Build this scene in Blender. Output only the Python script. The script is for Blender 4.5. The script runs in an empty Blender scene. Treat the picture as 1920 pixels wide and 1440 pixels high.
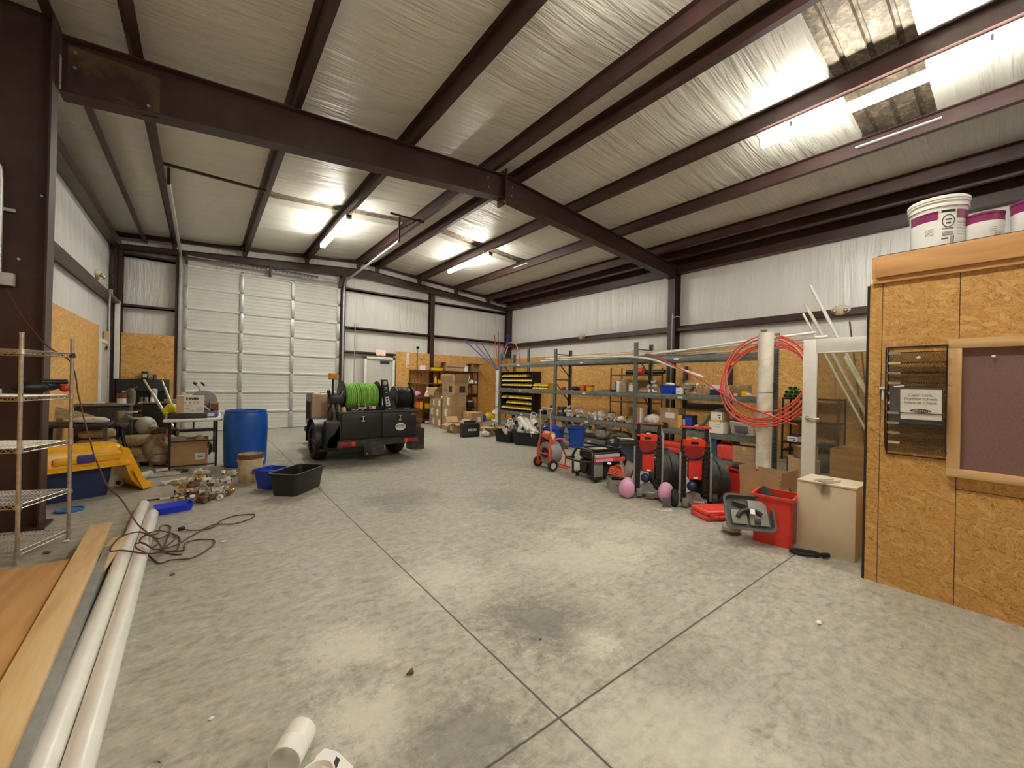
import bpy, bmesh, math, random
from mathutils import Matrix, Vector, Euler, Quaternion
random.seed(7)
S = bpy.context.scene
COL = S.collection
PI = math.pi
R = math.radians

# ------------------------------------------------------------------ camera
FPX, CAMH = 746.99, 1.42
YAW, ROLL = 0.66038, -0.021926
_f = Vector((math.sin(YAW), math.cos(YAW), 0)); _r0 = Vector((math.cos(YAW), -math.sin(YAW), 0)); _d0 = Vector((0, 0, -1))
_r = _r0*math.cos(ROLL) + _d0*math.sin(ROLL); _d = _r0*-math.sin(ROLL) + _d0*math.cos(ROLL)
CAM = Vector((0, 0, CAMH))
cd = bpy.data.cameras.new('camera'); cam = bpy.data.objects.new('camera', cd); COL.objects.link(cam)
cd.sensor_width = 36; cd.lens = FPX/1920*36; cd.clip_start = .02; cd.clip_end = 100
m3 = Matrix((_r, -_d, -_f)).transposed()
cam.matrix_world = Matrix.Translation(CAM) @ m3.to_4x4()
S.camera = cam

def at(px, py, ax, v):
    """world point on the plane ax = v that the photograph shows at pixel (px, py)"""
    d = _r*((px-960)/FPX) + _d*((py-720)/FPX) + _f
    i = 'xyz'.index(ax)
    return CAM + d*((v-CAM[i])/d[i])
def F(px, py, z=0): return at(px, py, 'z', z)

# ------------------------------------------------------------------ materials
def ramp(nt, fac, stops, interp='LINEAR'):
    n = nt.nodes.new('ShaderNodeValToRGB'); e = n.color_ramp; e.interpolation = interp
    while len(e.elements) < len(stops): e.elements.new(.5)
    for el, (p, c) in zip(e.elements, stops): el.position = p; el.color = (*c, 1) if len(c) == 3 else c
    nt.links.new(fac, n.inputs[0]); return n.outputs[0]
def tcoord(nt, scale=(1, 1, 1), rot=(0, 0, 0), out='Object'):
    t = nt.nodes.new('ShaderNodeTexCoord'); m = nt.nodes.new('ShaderNodeMapping')
    m.inputs['Scale'].default_value = scale; m.inputs['Rotation'].default_value = rot
    nt.links.new(t.outputs[out], m.inputs[0]); return m.outputs[0]
def noise(nt, vec, scale=5, detail=4, rough=.5, dist=0):
    n = nt.nodes.new('ShaderNodeTexNoise'); n.inputs['Scale'].default_value = scale; n.inputs['Detail'].default_value = detail
    n.inputs['Roughness'].default_value = rough; n.inputs['Distortion'].default_value = dist
    nt.links.new(vec, n.inputs['Vector']); return n.outputs['Fac']
def mixc(nt, fac, a, b, mode='MIX'):
    n = nt.nodes.new('ShaderNodeMix'); n.data_type = 'RGBA'; n.blend_type = mode
    for i, v in ((0, fac), (6, a), (7, b)):
        if hasattr(v, 'is_output'): nt.links.new(v, n.inputs[i])
        else: n.inputs[i].default_value = v if i == 0 else (*v, 1)
    return n.outputs[2]
def math_(nt, op, a, b=0, c=None):
    n = nt.nodes.new('ShaderNodeMath'); n.operation = op
    for i, v in enumerate((a, b, c)):
        if v is None: continue
        if hasattr(v, 'is_output'): nt.links.new(v, n.inputs[i])
        else: n.inputs[i].default_value = v
    return n.outputs[0]
def bump(nt, h, strength=.3, dist=.01, normal=None):
    n = nt.nodes.new('ShaderNodeBump'); n.inputs['Strength'].default_value = strength; n.inputs['Distance'].default_value = dist
    nt.links.new(h, n.inputs['Height'])
    if normal is not None: nt.links.new(normal, n.inputs['Normal'])
    return n.outputs[0]
def new(name):
    m = bpy.data.materials.new(name); m.use_nodes = True
    return m, m.node_tree, m.node_tree.nodes['Principled BSDF']
def plain(name, col, rough=.5, metal=0, var=.18, sc=12, bmp=0, spec=.5, trans=0, alpha=1, grime=None, gsc=4, gamt=.6, emit=0):
    """principled colour broken by noise, with optional grime patches"""
    m, nt, b = new(name)
    v = tcoord(nt); f = noise(nt, v, sc, 4, .6)
    lo = tuple(c*(1-var) for c in col); hi = tuple(min(1, c*(1+var)) for c in col)
    c = ramp(nt, f, [(.3, lo), (.7, hi)])
    if grime:
        g = ramp(nt, noise(nt, v, gsc, 6, .65, .4), [(.45, (0, 0, 0)), (.68, (gamt,)*3)])
        c = mixc(nt, g, c, grime)
    nt.links.new(c, b.inputs['Base Color'])
    b.inputs['Roughness'].default_value = rough; b.inputs['Metallic'].default_value = metal
    b.inputs['Specular IOR Level'].default_value = spec; b.inputs['Alpha'].default_value = alpha
    if trans: b.inputs['Transmission Weight'].default_value = trans
    if emit: nt.links.new(c, b.inputs['Emission Color']); b.inputs['Emission Strength'].default_value = emit
    if bmp: nt.links.new(bump(nt, noise(nt, v, sc*4, 3), bmp, .003), b.inputs['Normal'])
    return m
M = {}
def P(k, *a, **kw): M[k] = plain(k, *a, **kw)
P('steel', (.050, .021, .019), .42, var=.2, sc=3, grime=(.085, .045, .035), gsc=1.2, gamt=.5)
P('steel_dirty', (.05, .021, .019), .55, var=.3, sc=5, grime=(.17, .115, .045), gsc=2.2, gamt=.8)
P('galv', (.50, .51, .50), .38, .6, var=.12, sc=8)
P('door_white', (.66, .67, .63), .35, var=.05, sc=3)
P('door_rail_lit', (.80, .80, .77), .32, var=.05, sc=3)  # paler than the panels: light caught by the ledges is in the colour
P('rack_grey', (.17, .185, .175), .42, .25, var=.2, sc=9, grime=(.25, .24, .21), gsc=7, gamt=.5)
P('chrome', (.50, .46, .40), .38, .8, var=.2, sc=30)
P('alu', (.55, .54, .52), .35, .8, var=.1)
P('black', (.012, .012, .013), .42, var=.3)
P('black_matt', (.016, .015, .015), .8, var=.3)
P('black_gloss', (.010, .010, .012), .28, var=.3)
P('black_dusty', (.020, .019, .018), .6, var=.3, grime=(.12, .10, .08), gsc=5, gamt=.6)
P('rubber', (.016, .016, .016), .7, var=.3, bmp=.1)
P('grey_dark', (.085, .085, .082), .5, var=.2)
P('grey_mid', (.26, .255, .24), .5, var=.15)
P('grey_light', (.52, .51, .48), .5, var=.1)
P('white', (.80, .79, .76), .42, var=.05)
P('white_paint', (.80, .78, .72), .4, var=.04)
P('pvc', (.80, .78, .73), .3, var=.06, sc=5)
P('pvc_dirty', (.74, .70, .60), .4, var=.1, sc=4, grime=(.36, .31, .22), gsc=6, gamt=.5)
P('pvc_grey', (.10, .11, .125), .4, var=.1)
P('paper', (.84, .83, .79), .7, var=.04)
P('ink', (.03, .03, .03), .7, var=.1)
P('ink_grey', (.22, .21, .2), .7, var=.1)
P('red', (.60, .035, .022), .38, var=.12)
P('red_bright', (.85, .055, .022), .38, var=.1)
P('red_dark', (.30, .012, .018), .38, var=.12)
P('red_case', (.72, .07, .05), .42, var=.12)
P('red_pipe', (.62, .075, .055), .4, var=.1)
P('red_frame', (.70, .075, .03), .4, var=.15)
P('orange', (.80, .16, .03), .4, var=.12)
P('amber', (.85, .30, .01), .2, var=.1)
P('yellow', (.85, .52, .015), .35, var=.1)
P('yellow_bin', (.88, .62, .02), .4, var=.1)
P('yellow_tub', (.90, .47, .012), .32, var=.1, grime=(.55, .27, .02), gsc=4, gamt=.4)
P('neon', (.75, .85, .02), .6, var=.2)
P('blue', (.012, .055, .52), .33, var=.15)
P('blue_drum', (.008, .10, .50), .34, var=.2, sc=3)
P('blue_bin', (.006, .06, .38), .35, var=.15)
P('blue_tray', (.012, .04, .62), .35, var=.15)
P('blue_lid', (.06, .16, .40), .45, var=.15)
P('blue_pipe', (.10, .17, .48), .4, var=.15)
P('navy', (.012, .022, .085), .4, var=.2)
P('teal', (.02, .10, .14), .45, var=.2)
P('purple', (.05, .03, .22), .45, var=.2)
P('violet', (.16, .13, .42), .35, var=.15)
P('magenta', (.22, .018, .10), .4, var=.2)
P('pink', (.75, .38, .60), .5, var=.12, sc=18)
P('green_hose', (.18, .50, .055), .38, var=.2)
P('green_light', (.30, .62, .09), .4, var=.2)
P('card', (.42, .27, .145), .8, var=.12, sc=6, bmp=.05)
P('card_light', (.60, .44, .26), .8, var=.1, sc=6)
P('card_dark', (.26, .16, .085), .85, var=.15, sc=6)
P('brown_cord', (.10, .032, .018), .5, var=.2)
P('orange_cord', (.70, .13, .04), .45, var=.15)
P('cream', (.60, .52, .38), .55, var=.05, sc=4)
P('tank_cream', (.66, .52, .36), .4, var=.08, sc=4)
P('bucket_dirty', (.66, .55, .34), .55, var=.15, sc=6, grime=(.16, .11, .06), gsc=6, gamt=.85)
P('burlap', (.40, .29, .13), .9, var=.3, sc=26, bmp=.25)
P('burlap_dark', (.24, .17, .08), .9, var=.3, sc=26, bmp=.25)
P('cloth', (.40, .34, .28), .9, var=.25, sc=12, bmp=.1)
P('cloth_white', (.56, .52, .46), .9, var=.2, sc=12, bmp=.1)
P('dusty_metal', (.15, .13, .105), .55, .3, var=.25, grime=(.30, .26, .2), gsc=6)
P('rust', (.16, .065, .03), .7, var=.3)
P('brass', (.60, .40, .15), .35, .7, var=.15)
P('wood_raw', (.60, .40, .20), .7, var=.15, sc=8)
P('pallet', (.34, .24, .13), .85, var=.25, sc=9)
P('cork', (.19, .105, .098), .9, var=.16, sc=90, bmp=.1)
P('pack', (.16, .16, .16), .45, var=.4, sc=14)

def m_glass(name, col=(.9, .95, .92), rough=.02, ior=1.02):
    m, nt, b = new(name); out = nt.nodes['Material Output']
    t = nt.nodes.new('ShaderNodeBsdfTransparent'); t.inputs[0].default_value = (*col, 1)
    g = nt.nodes.new('ShaderNodeBsdfGlossy'); g.inputs['Roughness'].default_value = rough
    fr = nt.nodes.new('ShaderNodeFresnel'); fr.inputs['IOR'].default_value = 1.45
    d = nt.nodes.new('ShaderNodeBsdfDiffuse')
    dust = ramp(nt, noise(nt, tcoord(nt), 3, 5, .6), [(.35, (.03,)*3), (.75, (.12,)*3)])
    d.inputs[0].default_value = (.5, .5, .47, 1)
    mx = nt.nodes.new('ShaderNodeMixShader'); m2 = nt.nodes.new('ShaderNodeMixShader')
    nt.links.new(fr.outputs[0], mx.inputs[0]); nt.links.new(t.outputs[0], mx.inputs[1]); nt.links.new(g.outputs[0], mx.inputs[2])
    nt.links.new(dust, m2.inputs[0]); nt.links.new(mx.outputs[0], m2.inputs[1]); nt.links.new(d.outputs[0], m2.inputs[2])
    nt.links.new(m2.outputs[0], out.inputs[0]); M[name] = m
m_glass('glass', (.80, .80, .72))
def m_film(name, dens=.55, col=(.75, .74, .70)):
    m, nt, b = new(name); out = nt.nodes['Material Output']
    v = tcoord(nt); n = noise(nt, v, 9, 5, .7, 1.2)
    t = nt.nodes.new('ShaderNodeBsdfTransparent')
    b.inputs['Base Color'].default_value = (*col, 1); b.inputs['Roughness'].default_value = .25
    nt.links.new(bump(nt, n, .6, .02), b.inputs['Normal'])
    mx = nt.nodes.new('ShaderNodeMixShader')
    nt.links.new(ramp(nt, n, [(.3, (dens*.6,)*3), (.7, (min(1, dens*1.4),)*3)]), mx.inputs[0])
    nt.links.new(t.outputs[0], mx.inputs[1]); nt.links.new(b.outputs[0], mx.inputs[2]); nt.links.new(mx.outputs[0], out.inputs[0]); M[name] = m
m_film('film'); m_film('bag', .75)

def m_light(name, strength, col=(1, .965, .85)):
    m, nt, b = new(name); out = nt.nodes['Material Output']
    e = nt.nodes.new('ShaderNodeEmission'); e.inputs[1].default_value = strength
    c = ramp(nt, noise(nt, tcoord(nt), 2, 1), [(.2, col), (.8, tuple(x*.99 for x in col))]); nt.links.new(c, e.inputs[0])
    nt.links.new(e.outputs[0], out.inputs[0]); M[name] = m
LAMP = 50
m_light('lamp', LAMP)

def m_floor():
    m, nt, b = new('concrete'); v = tcoord(nt)
    big = noise(nt, v, .55, 5, .6, .6); mid = noise(nt, v, 2.3, 6, .66, .9); fine = noise(nt, v, 16, 6, .7, .3)
    sw = noise(nt, tcoord(nt, (1.0, 2.6, 1), (0, 0, R(24))), 3.4, 7, .72, 1.6); sw2 = noise(nt, tcoord(nt, (1.0, 3.2, 1), (0, 0, R(-38))), 4.2, 7, .74, 2.0)
    c = ramp(nt, big, [(.30, (.30, .285, .235)), (.5, (.37, .35, .285)), (.70, (.44, .42, .34))])
    c = mixc(nt, .45, c, ramp(nt, mid, [(.32, (.19, .182, .152)), (.55, (.38, .36, .295)), (.74, (.56, .53, .44))]))
    c = mixc(nt, .55, c, ramp(nt, sw, [(.34, (.15, .145, .12)), (.47, (.34, .325, .265)), (.60, (.52, .495, .405))]))
    c = mixc(nt, .38, c, ramp(nt, sw2, [(.34, (.15, .145, .122)), (.48, (.37, .35, .29)), (.62, (.60, .57, .47))]))
    c = mixc(nt, .38, c, ramp(nt, fine, [(.34, (.13, .125, .11)), (.5, (.37, .35, .29)), (.68, (.58, .55, .46))]))
    fb = noise(nt, v, 26, 8, .78, 1.0)
    def blob(x, y, r, soft, nsc=5):
        g = nt.nodes.new('ShaderNodeNewGeometry'); vm = nt.nodes.new('ShaderNodeVectorMath'); vm.operation = 'DISTANCE'
        nt.links.new(g.outputs['Position'], vm.inputs[0]); vm.inputs[1].default_value = (x, y, 0)
        q = math_(nt, 'SUBTRACT', 1, math_(nt, 'DIVIDE', vm.outputs['Value'], r))
        q = math_(nt, 'ADD', q, math_(nt, 'MULTIPLY', math_(nt, 'SUBTRACT', mid, .5), 2.0))
        q = math_(nt, 'ADD', q, math_(nt, 'MULTIPLY', math_(nt, 'SUBTRACT', fb, .5), 2.4))
        return ramp(nt, q, [(.15, (0, 0, 0)), (.75, (soft,)*3)])
    for (x, y, r, a) in ((1.62, 1.75, .5, .62), (.9, 1.4, .42, .55), (1.9, 4.6, .7, .4), (2.9, 3.9, .6, .3), (.6, 7.0, 1.1, .5), (2.3, 7.4, 1.6, .6), (-.7, 4.3, 1.0, .35), (1.9, 1.0, .4, .3), (3.4, 1.5, .6, .3)):
        c = mixc(nt, blob(x, y, r, a), c, (.095, .09, .082))
    for (x, y, r, a) in ((.62, 2.2, .35, .6), (.55, 1.7, .28, .65), (1.75, 1.42, .2, .75), (2.5, 2.2, .8, .45), (3.1, 2.4, .7, .45), (1.4, 2.6, .5, .45), (1.6, .8, .6, .4)):  # pale blobs; those at the far lamps' mirror points paint their glare
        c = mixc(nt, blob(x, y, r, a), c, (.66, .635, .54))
    g = nt.nodes.new('ShaderNodeNewGeometry'); sx = nt.nodes.new('ShaderNodeSeparateXYZ'); nt.links.new(g.outputs['Position'], sx.inputs[0])
    wob = math_(nt, 'MULTIPLY', math_(nt, 'SUBTRACT', noise(nt, v, 9, 3), .5), .006)
    jx = math_(nt, 'ABSOLUTE', math_(nt, 'ADD', math_(nt, 'SUBTRACT', sx.outputs[0], 1.225), wob))
    jy = math_(nt, 'ABSOLUTE', math_(nt, 'ADD', math_(nt, 'SUBTRACT', sx.outputs[1], 1.2), wob))
    j = math_(nt, 'MINIMUM', jx, jy)
    jm = ramp(nt, j, [(.0032, (1, 1, 1)), (.0062, (0, 0, 0))])
    c = mixc(nt, jm, c, (.035, .032, .028))
    nt.links.new(c, b.inputs['Base Color'])
    nt.links.new(ramp(nt, mid, [(.3, (.42,)*3), (.7, (.62,)*3)]), b.inputs['Roughness'])
    b.inputs['Specular IOR Level'].default_value = .5
    h = mixc(nt, .5, fine, mid)
    nt.links.new(bump(nt, h, .10, .01), b.inputs['Normal']); M['concrete'] = m
m_floor()

def m_insul(name, sc, col=(.80, .79, .76), rough=.30, st=.4):
    """vinyl-faced insulation: stretched wrinkles"""
    m, nt, b = new(name)
    v = tcoord(nt, sc); n1 = noise(nt, v, 1.0, 4, .55, .5); n2 = noise(nt, v, 3.5, 3, .6, .8)
    msk = noise(nt, tcoord(nt), .8, 2)
    h = math_(nt, 'ADD', math_(nt, 'MULTIPLY', n1, 1.2), math_(nt, 'MULTIPLY', n2, math_(nt, 'MULTIPLY', msk, .9)))
    nt.links.new(bump(nt, h, st, .06), b.inputs['Normal'])
    nt.links.new(ramp(nt, n1, [(.3, tuple(c*.95 for c in col)), (.7, col)]), b.inputs['Base Color'])
    b.inputs['Roughness'].default_value = rough; M[name] = m
m_insul('insul_wall_x', (.6, 3.0, .3), st=.7)
m_insul('insul_wall_y', (3.0, .6, .3), (.80, .79, .755), st=.7)
m_insul('insul_roof', (.35, 4.5, 1), (.80, .785, .72), .36, .95)

def m_osb(name, scale=1, plane='x', tone=1.0):
    """strand board: overlapping flakes in five directions with dark gaps and pale slivers"""
    m, nt, b = new(name); cols = []
    for i, (a, off) in enumerate(((.25, 0), (.95, 5), (1.65, 9), (2.3, 14), (2.9, 21))):
        rot = {'x': (a, 0, 0), 'y': (0, a, 0)}[plane]; s = {'x': (1, 8, 25), 'y': (8, 1, 25)}[plane]
        t = nt.nodes.new('ShaderNodeTexCoord'); m1 = nt.nodes.new('ShaderNodeMapping'); m1.inputs['Rotation'].default_value = rot; m1.inputs['Location'].default_value = (off, off, off)
        nt.links.new(t.outputs['Object'], m1.inputs[0])
        m2 = nt.nodes.new('ShaderNodeMapping'); m2.inputs['Scale'].default_value = tuple(x*scale for x in s); nt.links.new(m1.outputs[0], m2.inputs[0])
        nz = nt.nodes.new('ShaderNodeTexNoise'); nz.inputs['Scale'].default_value = 1.6; nz.inputs['Detail'].default_value = 4; nt.links.new(m2.outputs[0], nz.inputs['Vector'])
        mv = nt.nodes.new('ShaderNodeVectorMath'); mv.operation = 'MULTIPLY_ADD'; nt.links.new(nz.outputs['Color'], mv.inputs[0]); mv.inputs[1].default_value = (.9,)*3; nt.links.new(m2.outputs[0], mv.inputs[2])
        vo = nt.nodes.new('ShaderNodeTexVoronoi'); vo.inputs['Scale'].default_value = 1; nt.links.new(mv.outputs[0], vo.inputs['Vector'])
        ve = nt.nodes.new('ShaderNodeTexVoronoi'); ve.feature = 'DISTANCE_TO_EDGE'; ve.inputs['Scale'].default_value = 1; nt.links.new(mv.outputs[0], ve.inputs['Vector'])
        s3 = nt.nodes.new('ShaderNodeSeparateColor'); nt.links.new(vo.outputs['Color'], s3.inputs[0]); k = tone
        c = ramp(nt, s3.outputs[0], [(0, (.44*k, .23*k, .065*k)), (.3, (.53*k, .295*k, .09*k)), (.75, (.61*k, .36*k, .12*k)), (1, (.71*k, .46*k, .19*k))])
        gr = noise(nt, m2.outputs[0], 3.0, 4, .65); c = mixc(nt, .5, c, ramp(nt, gr, [(.3, (.34*k, .15*k, .03*k)), (.5, (.55*k, .29*k, .075*k)), (.72, (.74*k, .46*k, .17*k))]))
        ed = ramp(nt, ve.outputs['Distance'], [(.015, (.8,)*3), (.06, (0, 0, 0))])
        ed = math_(nt, 'MULTIPLY', ed, ramp(nt, s3.outputs[2], [(.4, (0, 0, 0)), (.7, (1, 1, 1))]))
        c = mixc(nt, ed, c, (.17*k, .07*k, .015*k)); cols.append((c, s3.outputs[1]))
    c = cols[0][0]
    for (cc, sel) in cols[1:]: c = mixc(nt, ramp(nt, sel, [(.64, (0, 0, 0)), (.66, (1, 1, 1))]), c, cc)
    v = tcoord(nt, {'x': (1, 1, 1), 'y': (1, 1, 1)}[plane])
    dk = ramp(nt, noise(nt, v, 30*scale, 5, .7, 1.5), [(.30, (.75,)*3), (.40, (0, 0, 0))]); c = mixc(nt, dk, c, (.20*tone, .085*tone, .02*tone))
    lt = ramp(nt, noise(nt, v, 22*scale, 5, .7, 2.5), [(.62, (0, 0, 0)), (.70, (.6,)*3)]); c = mixc(nt, lt, c, (.84*tone, .58*tone, .26*tone))
    nt.links.new(c, b.inputs['Base Color']); b.inputs['Roughness'].default_value = .5; M[name] = m
m_osb('osb_near', 1.7, 'x', 1.0); m_osb('osb_x', .9, 'x', 1.25); m_osb('osb_y', .9, 'y', 1.25); m_osb('osb_left', 1.0, 'x', 1.3)

def m_wood(name, axis='y', a=(.52, .31, .13), b_=(.66, .44, .21), knot=(.16, .075, .03), sc=1.0, ring=14):
    m, nt, b = new(name)
    s = {'x': (.5, 5, 5), 'y': (5, .5, 5), 'z': (5, 5, .5)}[axis]
    v = tcoord(nt, tuple(x*sc for x in s)); n = noise(nt, v, 1.1, 3, .5, .4)
    w = math_(nt, 'SINE', math_(nt, 'MULTIPLY', n, ring*2.5))
    c = ramp(nt, math_(nt, 'MULTIPLY_ADD', w, .5, .5), [(0, a), (1, b_)])
    f = noise(nt, tcoord(nt, tuple(x*12*sc for x in s)), 1, 3)
    c = mixc(nt, .3, c, ramp(nt, f, [(.3, a), (.7, b_)]))
    vo = nt.nodes.new('ShaderNodeTexVoronoi'); vo.inputs['Scale'].default_value = 1.6*sc
    nt.links.new(tcoord(nt, {'x': (.5, 2, 2), 'y': (2, .5, 2), 'z': (2, 2, .5)}[axis]), vo.inputs['Vector'])
    kn = ramp(nt, vo.outputs['Distance'], [(.05, (1, 1, 1)), (.13, (0, 0, 0))])
    c = mixc(nt, kn, c, knot)
    nt.links.new(c, b.inputs['Base Color']); b.inputs['Roughness'].default_value = .6; M[name] = m
m_wood('pine_y', 'y'); m_wood('pine_z', 'z'); m_wood('pine_x', 'x')
m_wood('cedar_y', 'y', (.46, .22, .075), (.62, .34, .13), (.20, .08, .02), .8, 10)
m_wood('board_y', 'y', (.58, .38, .17), (.72, .52, .28), (.26, .15, .06), 1, 12)
m_wood('ply_y', 'y', (.43, .22, .075), (.60, .34, .13), (.12, .06, .02), .45, 16)

def m_roofmetal():
    m, nt, b = new('roof_metal'); v = tcoord(nt, (1, 1, 1)); n = noise(nt, v, 9, 7, .75, .6)
    c = ramp(nt, n, [(.32, (.085, .065, .05)), (.5, (.17, .135, .10)), (.62, (.34, .28, .19)), (.75, (.62, .54, .38))])
    nt.links.new(c, b.inputs['Base Color']); b.inputs['Roughness'].default_value = .5; b.inputs['Metallic'].default_value = .3
    nt.links.new(bump(nt, n, .4, .01), b.inputs['Normal']); M['roof_metal'] = m
m_roofmetal()

# ------------------------------------------------------------------ mesh building
class MB:
    def __init__(s, mat='white'):
        s.bm = bmesh.new(); s.keys = []; s.mat(mat); s.T = Matrix()
    def mat(s, k):
        if k not in s.keys: s.keys.append(k)
        s.i = s.keys.index(k); return s
    def tf(s, loc=(0, 0, 0), rot=(0, 0, 0), sc=(1, 1, 1)):
        s.T = Matrix.Translation(loc) @ Euler(rot).to_matrix().to_4x4() @ Matrix.Diagonal((*sc, 1)); return s
    def raw(s, vs, fs, T=None):
        T = s.T if T is None else s.T @ T
        bv = [s.bm.verts.new(T @ Vector(v)) for v in vs]; out = []
        for f in fs:
            try: fc = s.bm.faces.new([bv[i] for i in f]); fc.material_index = s.i; out.append(fc)
            except ValueError: pass
        return bv, out
    def box(s, x0, x1, y0, y1, z0, z1, r=0, seg=2, T=None):
        vs = [(x, y, z) for x in (x0, x1) for y in (y0, y1) for z in (z0, z1)]
        fs = [(0, 1, 3, 2), (4, 6, 7, 5), (0, 4, 5, 1), (2, 3, 7, 6), (0, 2, 6, 4), (1, 5, 7, 3)]
        bv, bf = s.raw(vs, fs, T)
        if r > 0:
            es = list({e for f in bf for e in f.edges})
            res = bmesh.ops.bevel(s.bm, geom=es, offset=r, segments=seg, affect='EDGES', profile=.5, clamp_overlap=True)
            for f in res['faces']: f.material_index = s.i
        return s
    def cb(s, c, d, rot=(0, 0, 0), r=0, seg=2):
        T = Matrix.Translation(c) @ Euler(rot).to_matrix().to_4x4()
        return s.box(-d[0]/2, d[0]/2, -d[1]/2, d[1]/2, -d[2]/2, d[2]/2, r, seg, T)
    def cyl(s, p0, p1, r0, r1=None, n=16, cap=True):
        p0, p1 = Vector(p0), Vector(p1); r1 = r0 if r1 is None else r1
        q = (p1-p0).to_track_quat('Z', 'Y').to_matrix()
        vs = []
        for p, r in ((p0, r0), (p1, r1)):
            for k in range(n):
                a = 2*PI*k/n; vs.append(p + q @ Vector((r*math.cos(a), r*math.sin(a), 0)))
        fs = [(k, (k+1) % n, n+(k+1) % n, n+k) for k in range(n)]
        if cap: fs += [tuple(range(n-1, -1, -1)), tuple(range(n, 2*n))]
        s.raw(vs, fs); return s
    def tube(s, pts, r, n=8, closed=False, sub=0):
        pts = [Vector(p) for p in pts]; n0 = len(pts)
        if sub: pts = spline(pts, sub, closed)
        N = len(pts); rr = r if isinstance(r, (list, tuple)) else [r]*N
        if len(rr) != N: rr = [rr[min(i//sub, n0-1)]*(1-(i % sub)/sub)+rr[min(i//sub+1, n0-1)]*(i % sub)/sub for i in range(N)]
        up = Vector((0, 0, 1)); vs = []; prev = None
        for i, p in enumerate(pts):
            a = pts[(i-1) % N] if (closed or i > 0) else p; b = pts[(i+1) % N] if (closed or i < N-1) else p
            t = (b-a).normalized() if (b-a).length > 1e-9 else Vector((0, 0, 1))
            if prev is None:
                u = t.orthogonal().normalized()
            else:
                u = (prev - t*prev.dot(t)); u = u.normalized() if u.length > 1e-6 else t.orthogonal().normalized()
            prev = u; w = t.cross(u)
            for k in range(n):
                g = 2*PI*k/n; vs.append(p + (u*math.cos(g) + w*math.sin(g))*rr[i])
        fs = []
        for i in range(N if closed else N-1):
            j = (i+1) % N
            fs += [(i*n+k, i*n+(k+1) % n, j*n+(k+1) % n, j*n+k) for k in range(n)]
        if not closed: fs += [tuple(range(n-1, -1, -1)), tuple(range((N-1)*n, N*n))]
        s.raw(vs, fs); return s
    def lathe(s, prof, n=24, c=(0, 0, 0), axis=None, close=False):
        """profile [(r, z)] turned about z (or axis) at c"""
        q = Vector(axis).to_track_quat('Z', 'Y').to_matrix() if axis else Matrix.Identity(3)
        c = Vector(c); vs = []; L = len(prof)
        for r, z in prof:
            for k in range(n):
                a = 2*PI*k/n; vs.append(c + q @ Vector((r*math.cos(a), r*math.sin(a), z)))
        fs = [(i*n+k, i*n+(k+1) % n, (i+1)*n+(k+1) % n, (i+1)*n+k) for i in range(L-1) for k in range(n)]
        if close: fs += [((L-1)*n+k, (L-1)*n+(k+1) % n, (k+1) % n, k) for k in range(n)]
        else:
            if prof[0][0] > 1e-5: fs.append(tuple(range(n-1, -1, -1)))
            if prof[-1][0] > 1e-5: fs.append(tuple(range((L-1)*n, L*n)))
        bv, _ = s.raw(vs, fs)
        for i in (0, L-1):
            if prof[i][0] <= 1e-5: bmesh.ops.remove_doubles(s.bm, verts=[v for v in bv[i*n:(i+1)*n] if v.is_valid], dist=1e-4)
        return s
    def prism(s, poly, a0, a1, ax='y'):
        """polygon in the two other axes extruded along ax"""
        def v(p, a): return {'x': (a, p[0], p[1]), 'y': (p[0], a, p[1]), 'z': (p[0], p[1], a)}[ax]
        n = len(poly)
        s.raw([v(p, a0) for p in poly] + [v(p, a1) for p in poly],
              [(k, (k+1) % n, n+(k+1) % n, n+k) for k in range(n)] + [tuple(range(n-1, -1, -1)), tuple(range(n, 2*n))]); return s
    def ball(s, c, r, sc=(1, 1, 1), n=16, rot=(0, 0, 0)):
        vs = []; m = n//2
        T = Matrix.Translation(c) @ Euler(rot).to_matrix().to_4x4() @ Matrix.Diagonal((r*sc[0], r*sc[1], r*sc[2], 1))
        for i in range(1, m):
            t = PI*i/m
            for k in range(n):
                a = 2*PI*k/n; vs.append((math.sin(t)*math.cos(a), math.sin(t)*math.sin(a), math.cos(t)))
        vs += [(0, 0, 1), (0, 0, -1)]; tp = len(vs)-2
        fs = [(i*n+k, (i+1)*n+k, (i+1)*n+(k+1) % n, i*n+(k+1) % n) for i in range(m-2) for k in range(n)]
        fs += [(tp, k, (k+1) % n) for k in range(n)] + [(tp+1, (m-2)*n+(k+1) % n, (m-2)*n+k) for k in range(n)]
        s.raw(vs, fs, T); return s
    def grid(s, fn, nu, nv):
        vs = [fn(i/nu, j/nv) for i in range(nu+1) for j in range(nv+1)]
        fs = [(i*(nv+1)+j, (i+1)*(nv+1)+j, (i+1)*(nv+1)+j+1, i*(nv+1)+j+1) for i in range(nu) for j in range(nv)]
        s.raw(vs, fs); return s
    def shell(s, x, y, z0, z1, tx, ty, t=.006, rim=.02, rr=.03):
        """open tub: bottom x*y, top wider by tx, ty; rolled rim"""
        def ring(ax, ay, z, r):
            o = []
            for (cx, cy, a0) in ((ax-r, ay-r, 0), (-ax+r, ay-r, 90), (-ax+r, -ay+r, 180), (ax-r, -ay+r, 270)):
                for k in range(5):
                    a = R(a0+k*22.5); o.append((cx+r*math.cos(a), cy+r*math.sin(a), z))
            return o
        bx, by, ux, uy = x/2, y/2, x/2+tx, y/2+ty
        rs = [ring(bx, by, z0, rr), ring(ux, uy, z1-rim, rr)]
        if rim > 0: rs += [ring(ux+rim*.8, uy+rim*.8, z1-rim, rr), ring(ux+rim*.8, uy+rim*.8, z1, rr)]
        else: rs += [ring(ux, uy, z1, rr)]
        rs += [ring(ux-t, uy-t, z1, rr), ring(bx-t, by-t, z0+t, rr)]
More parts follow.
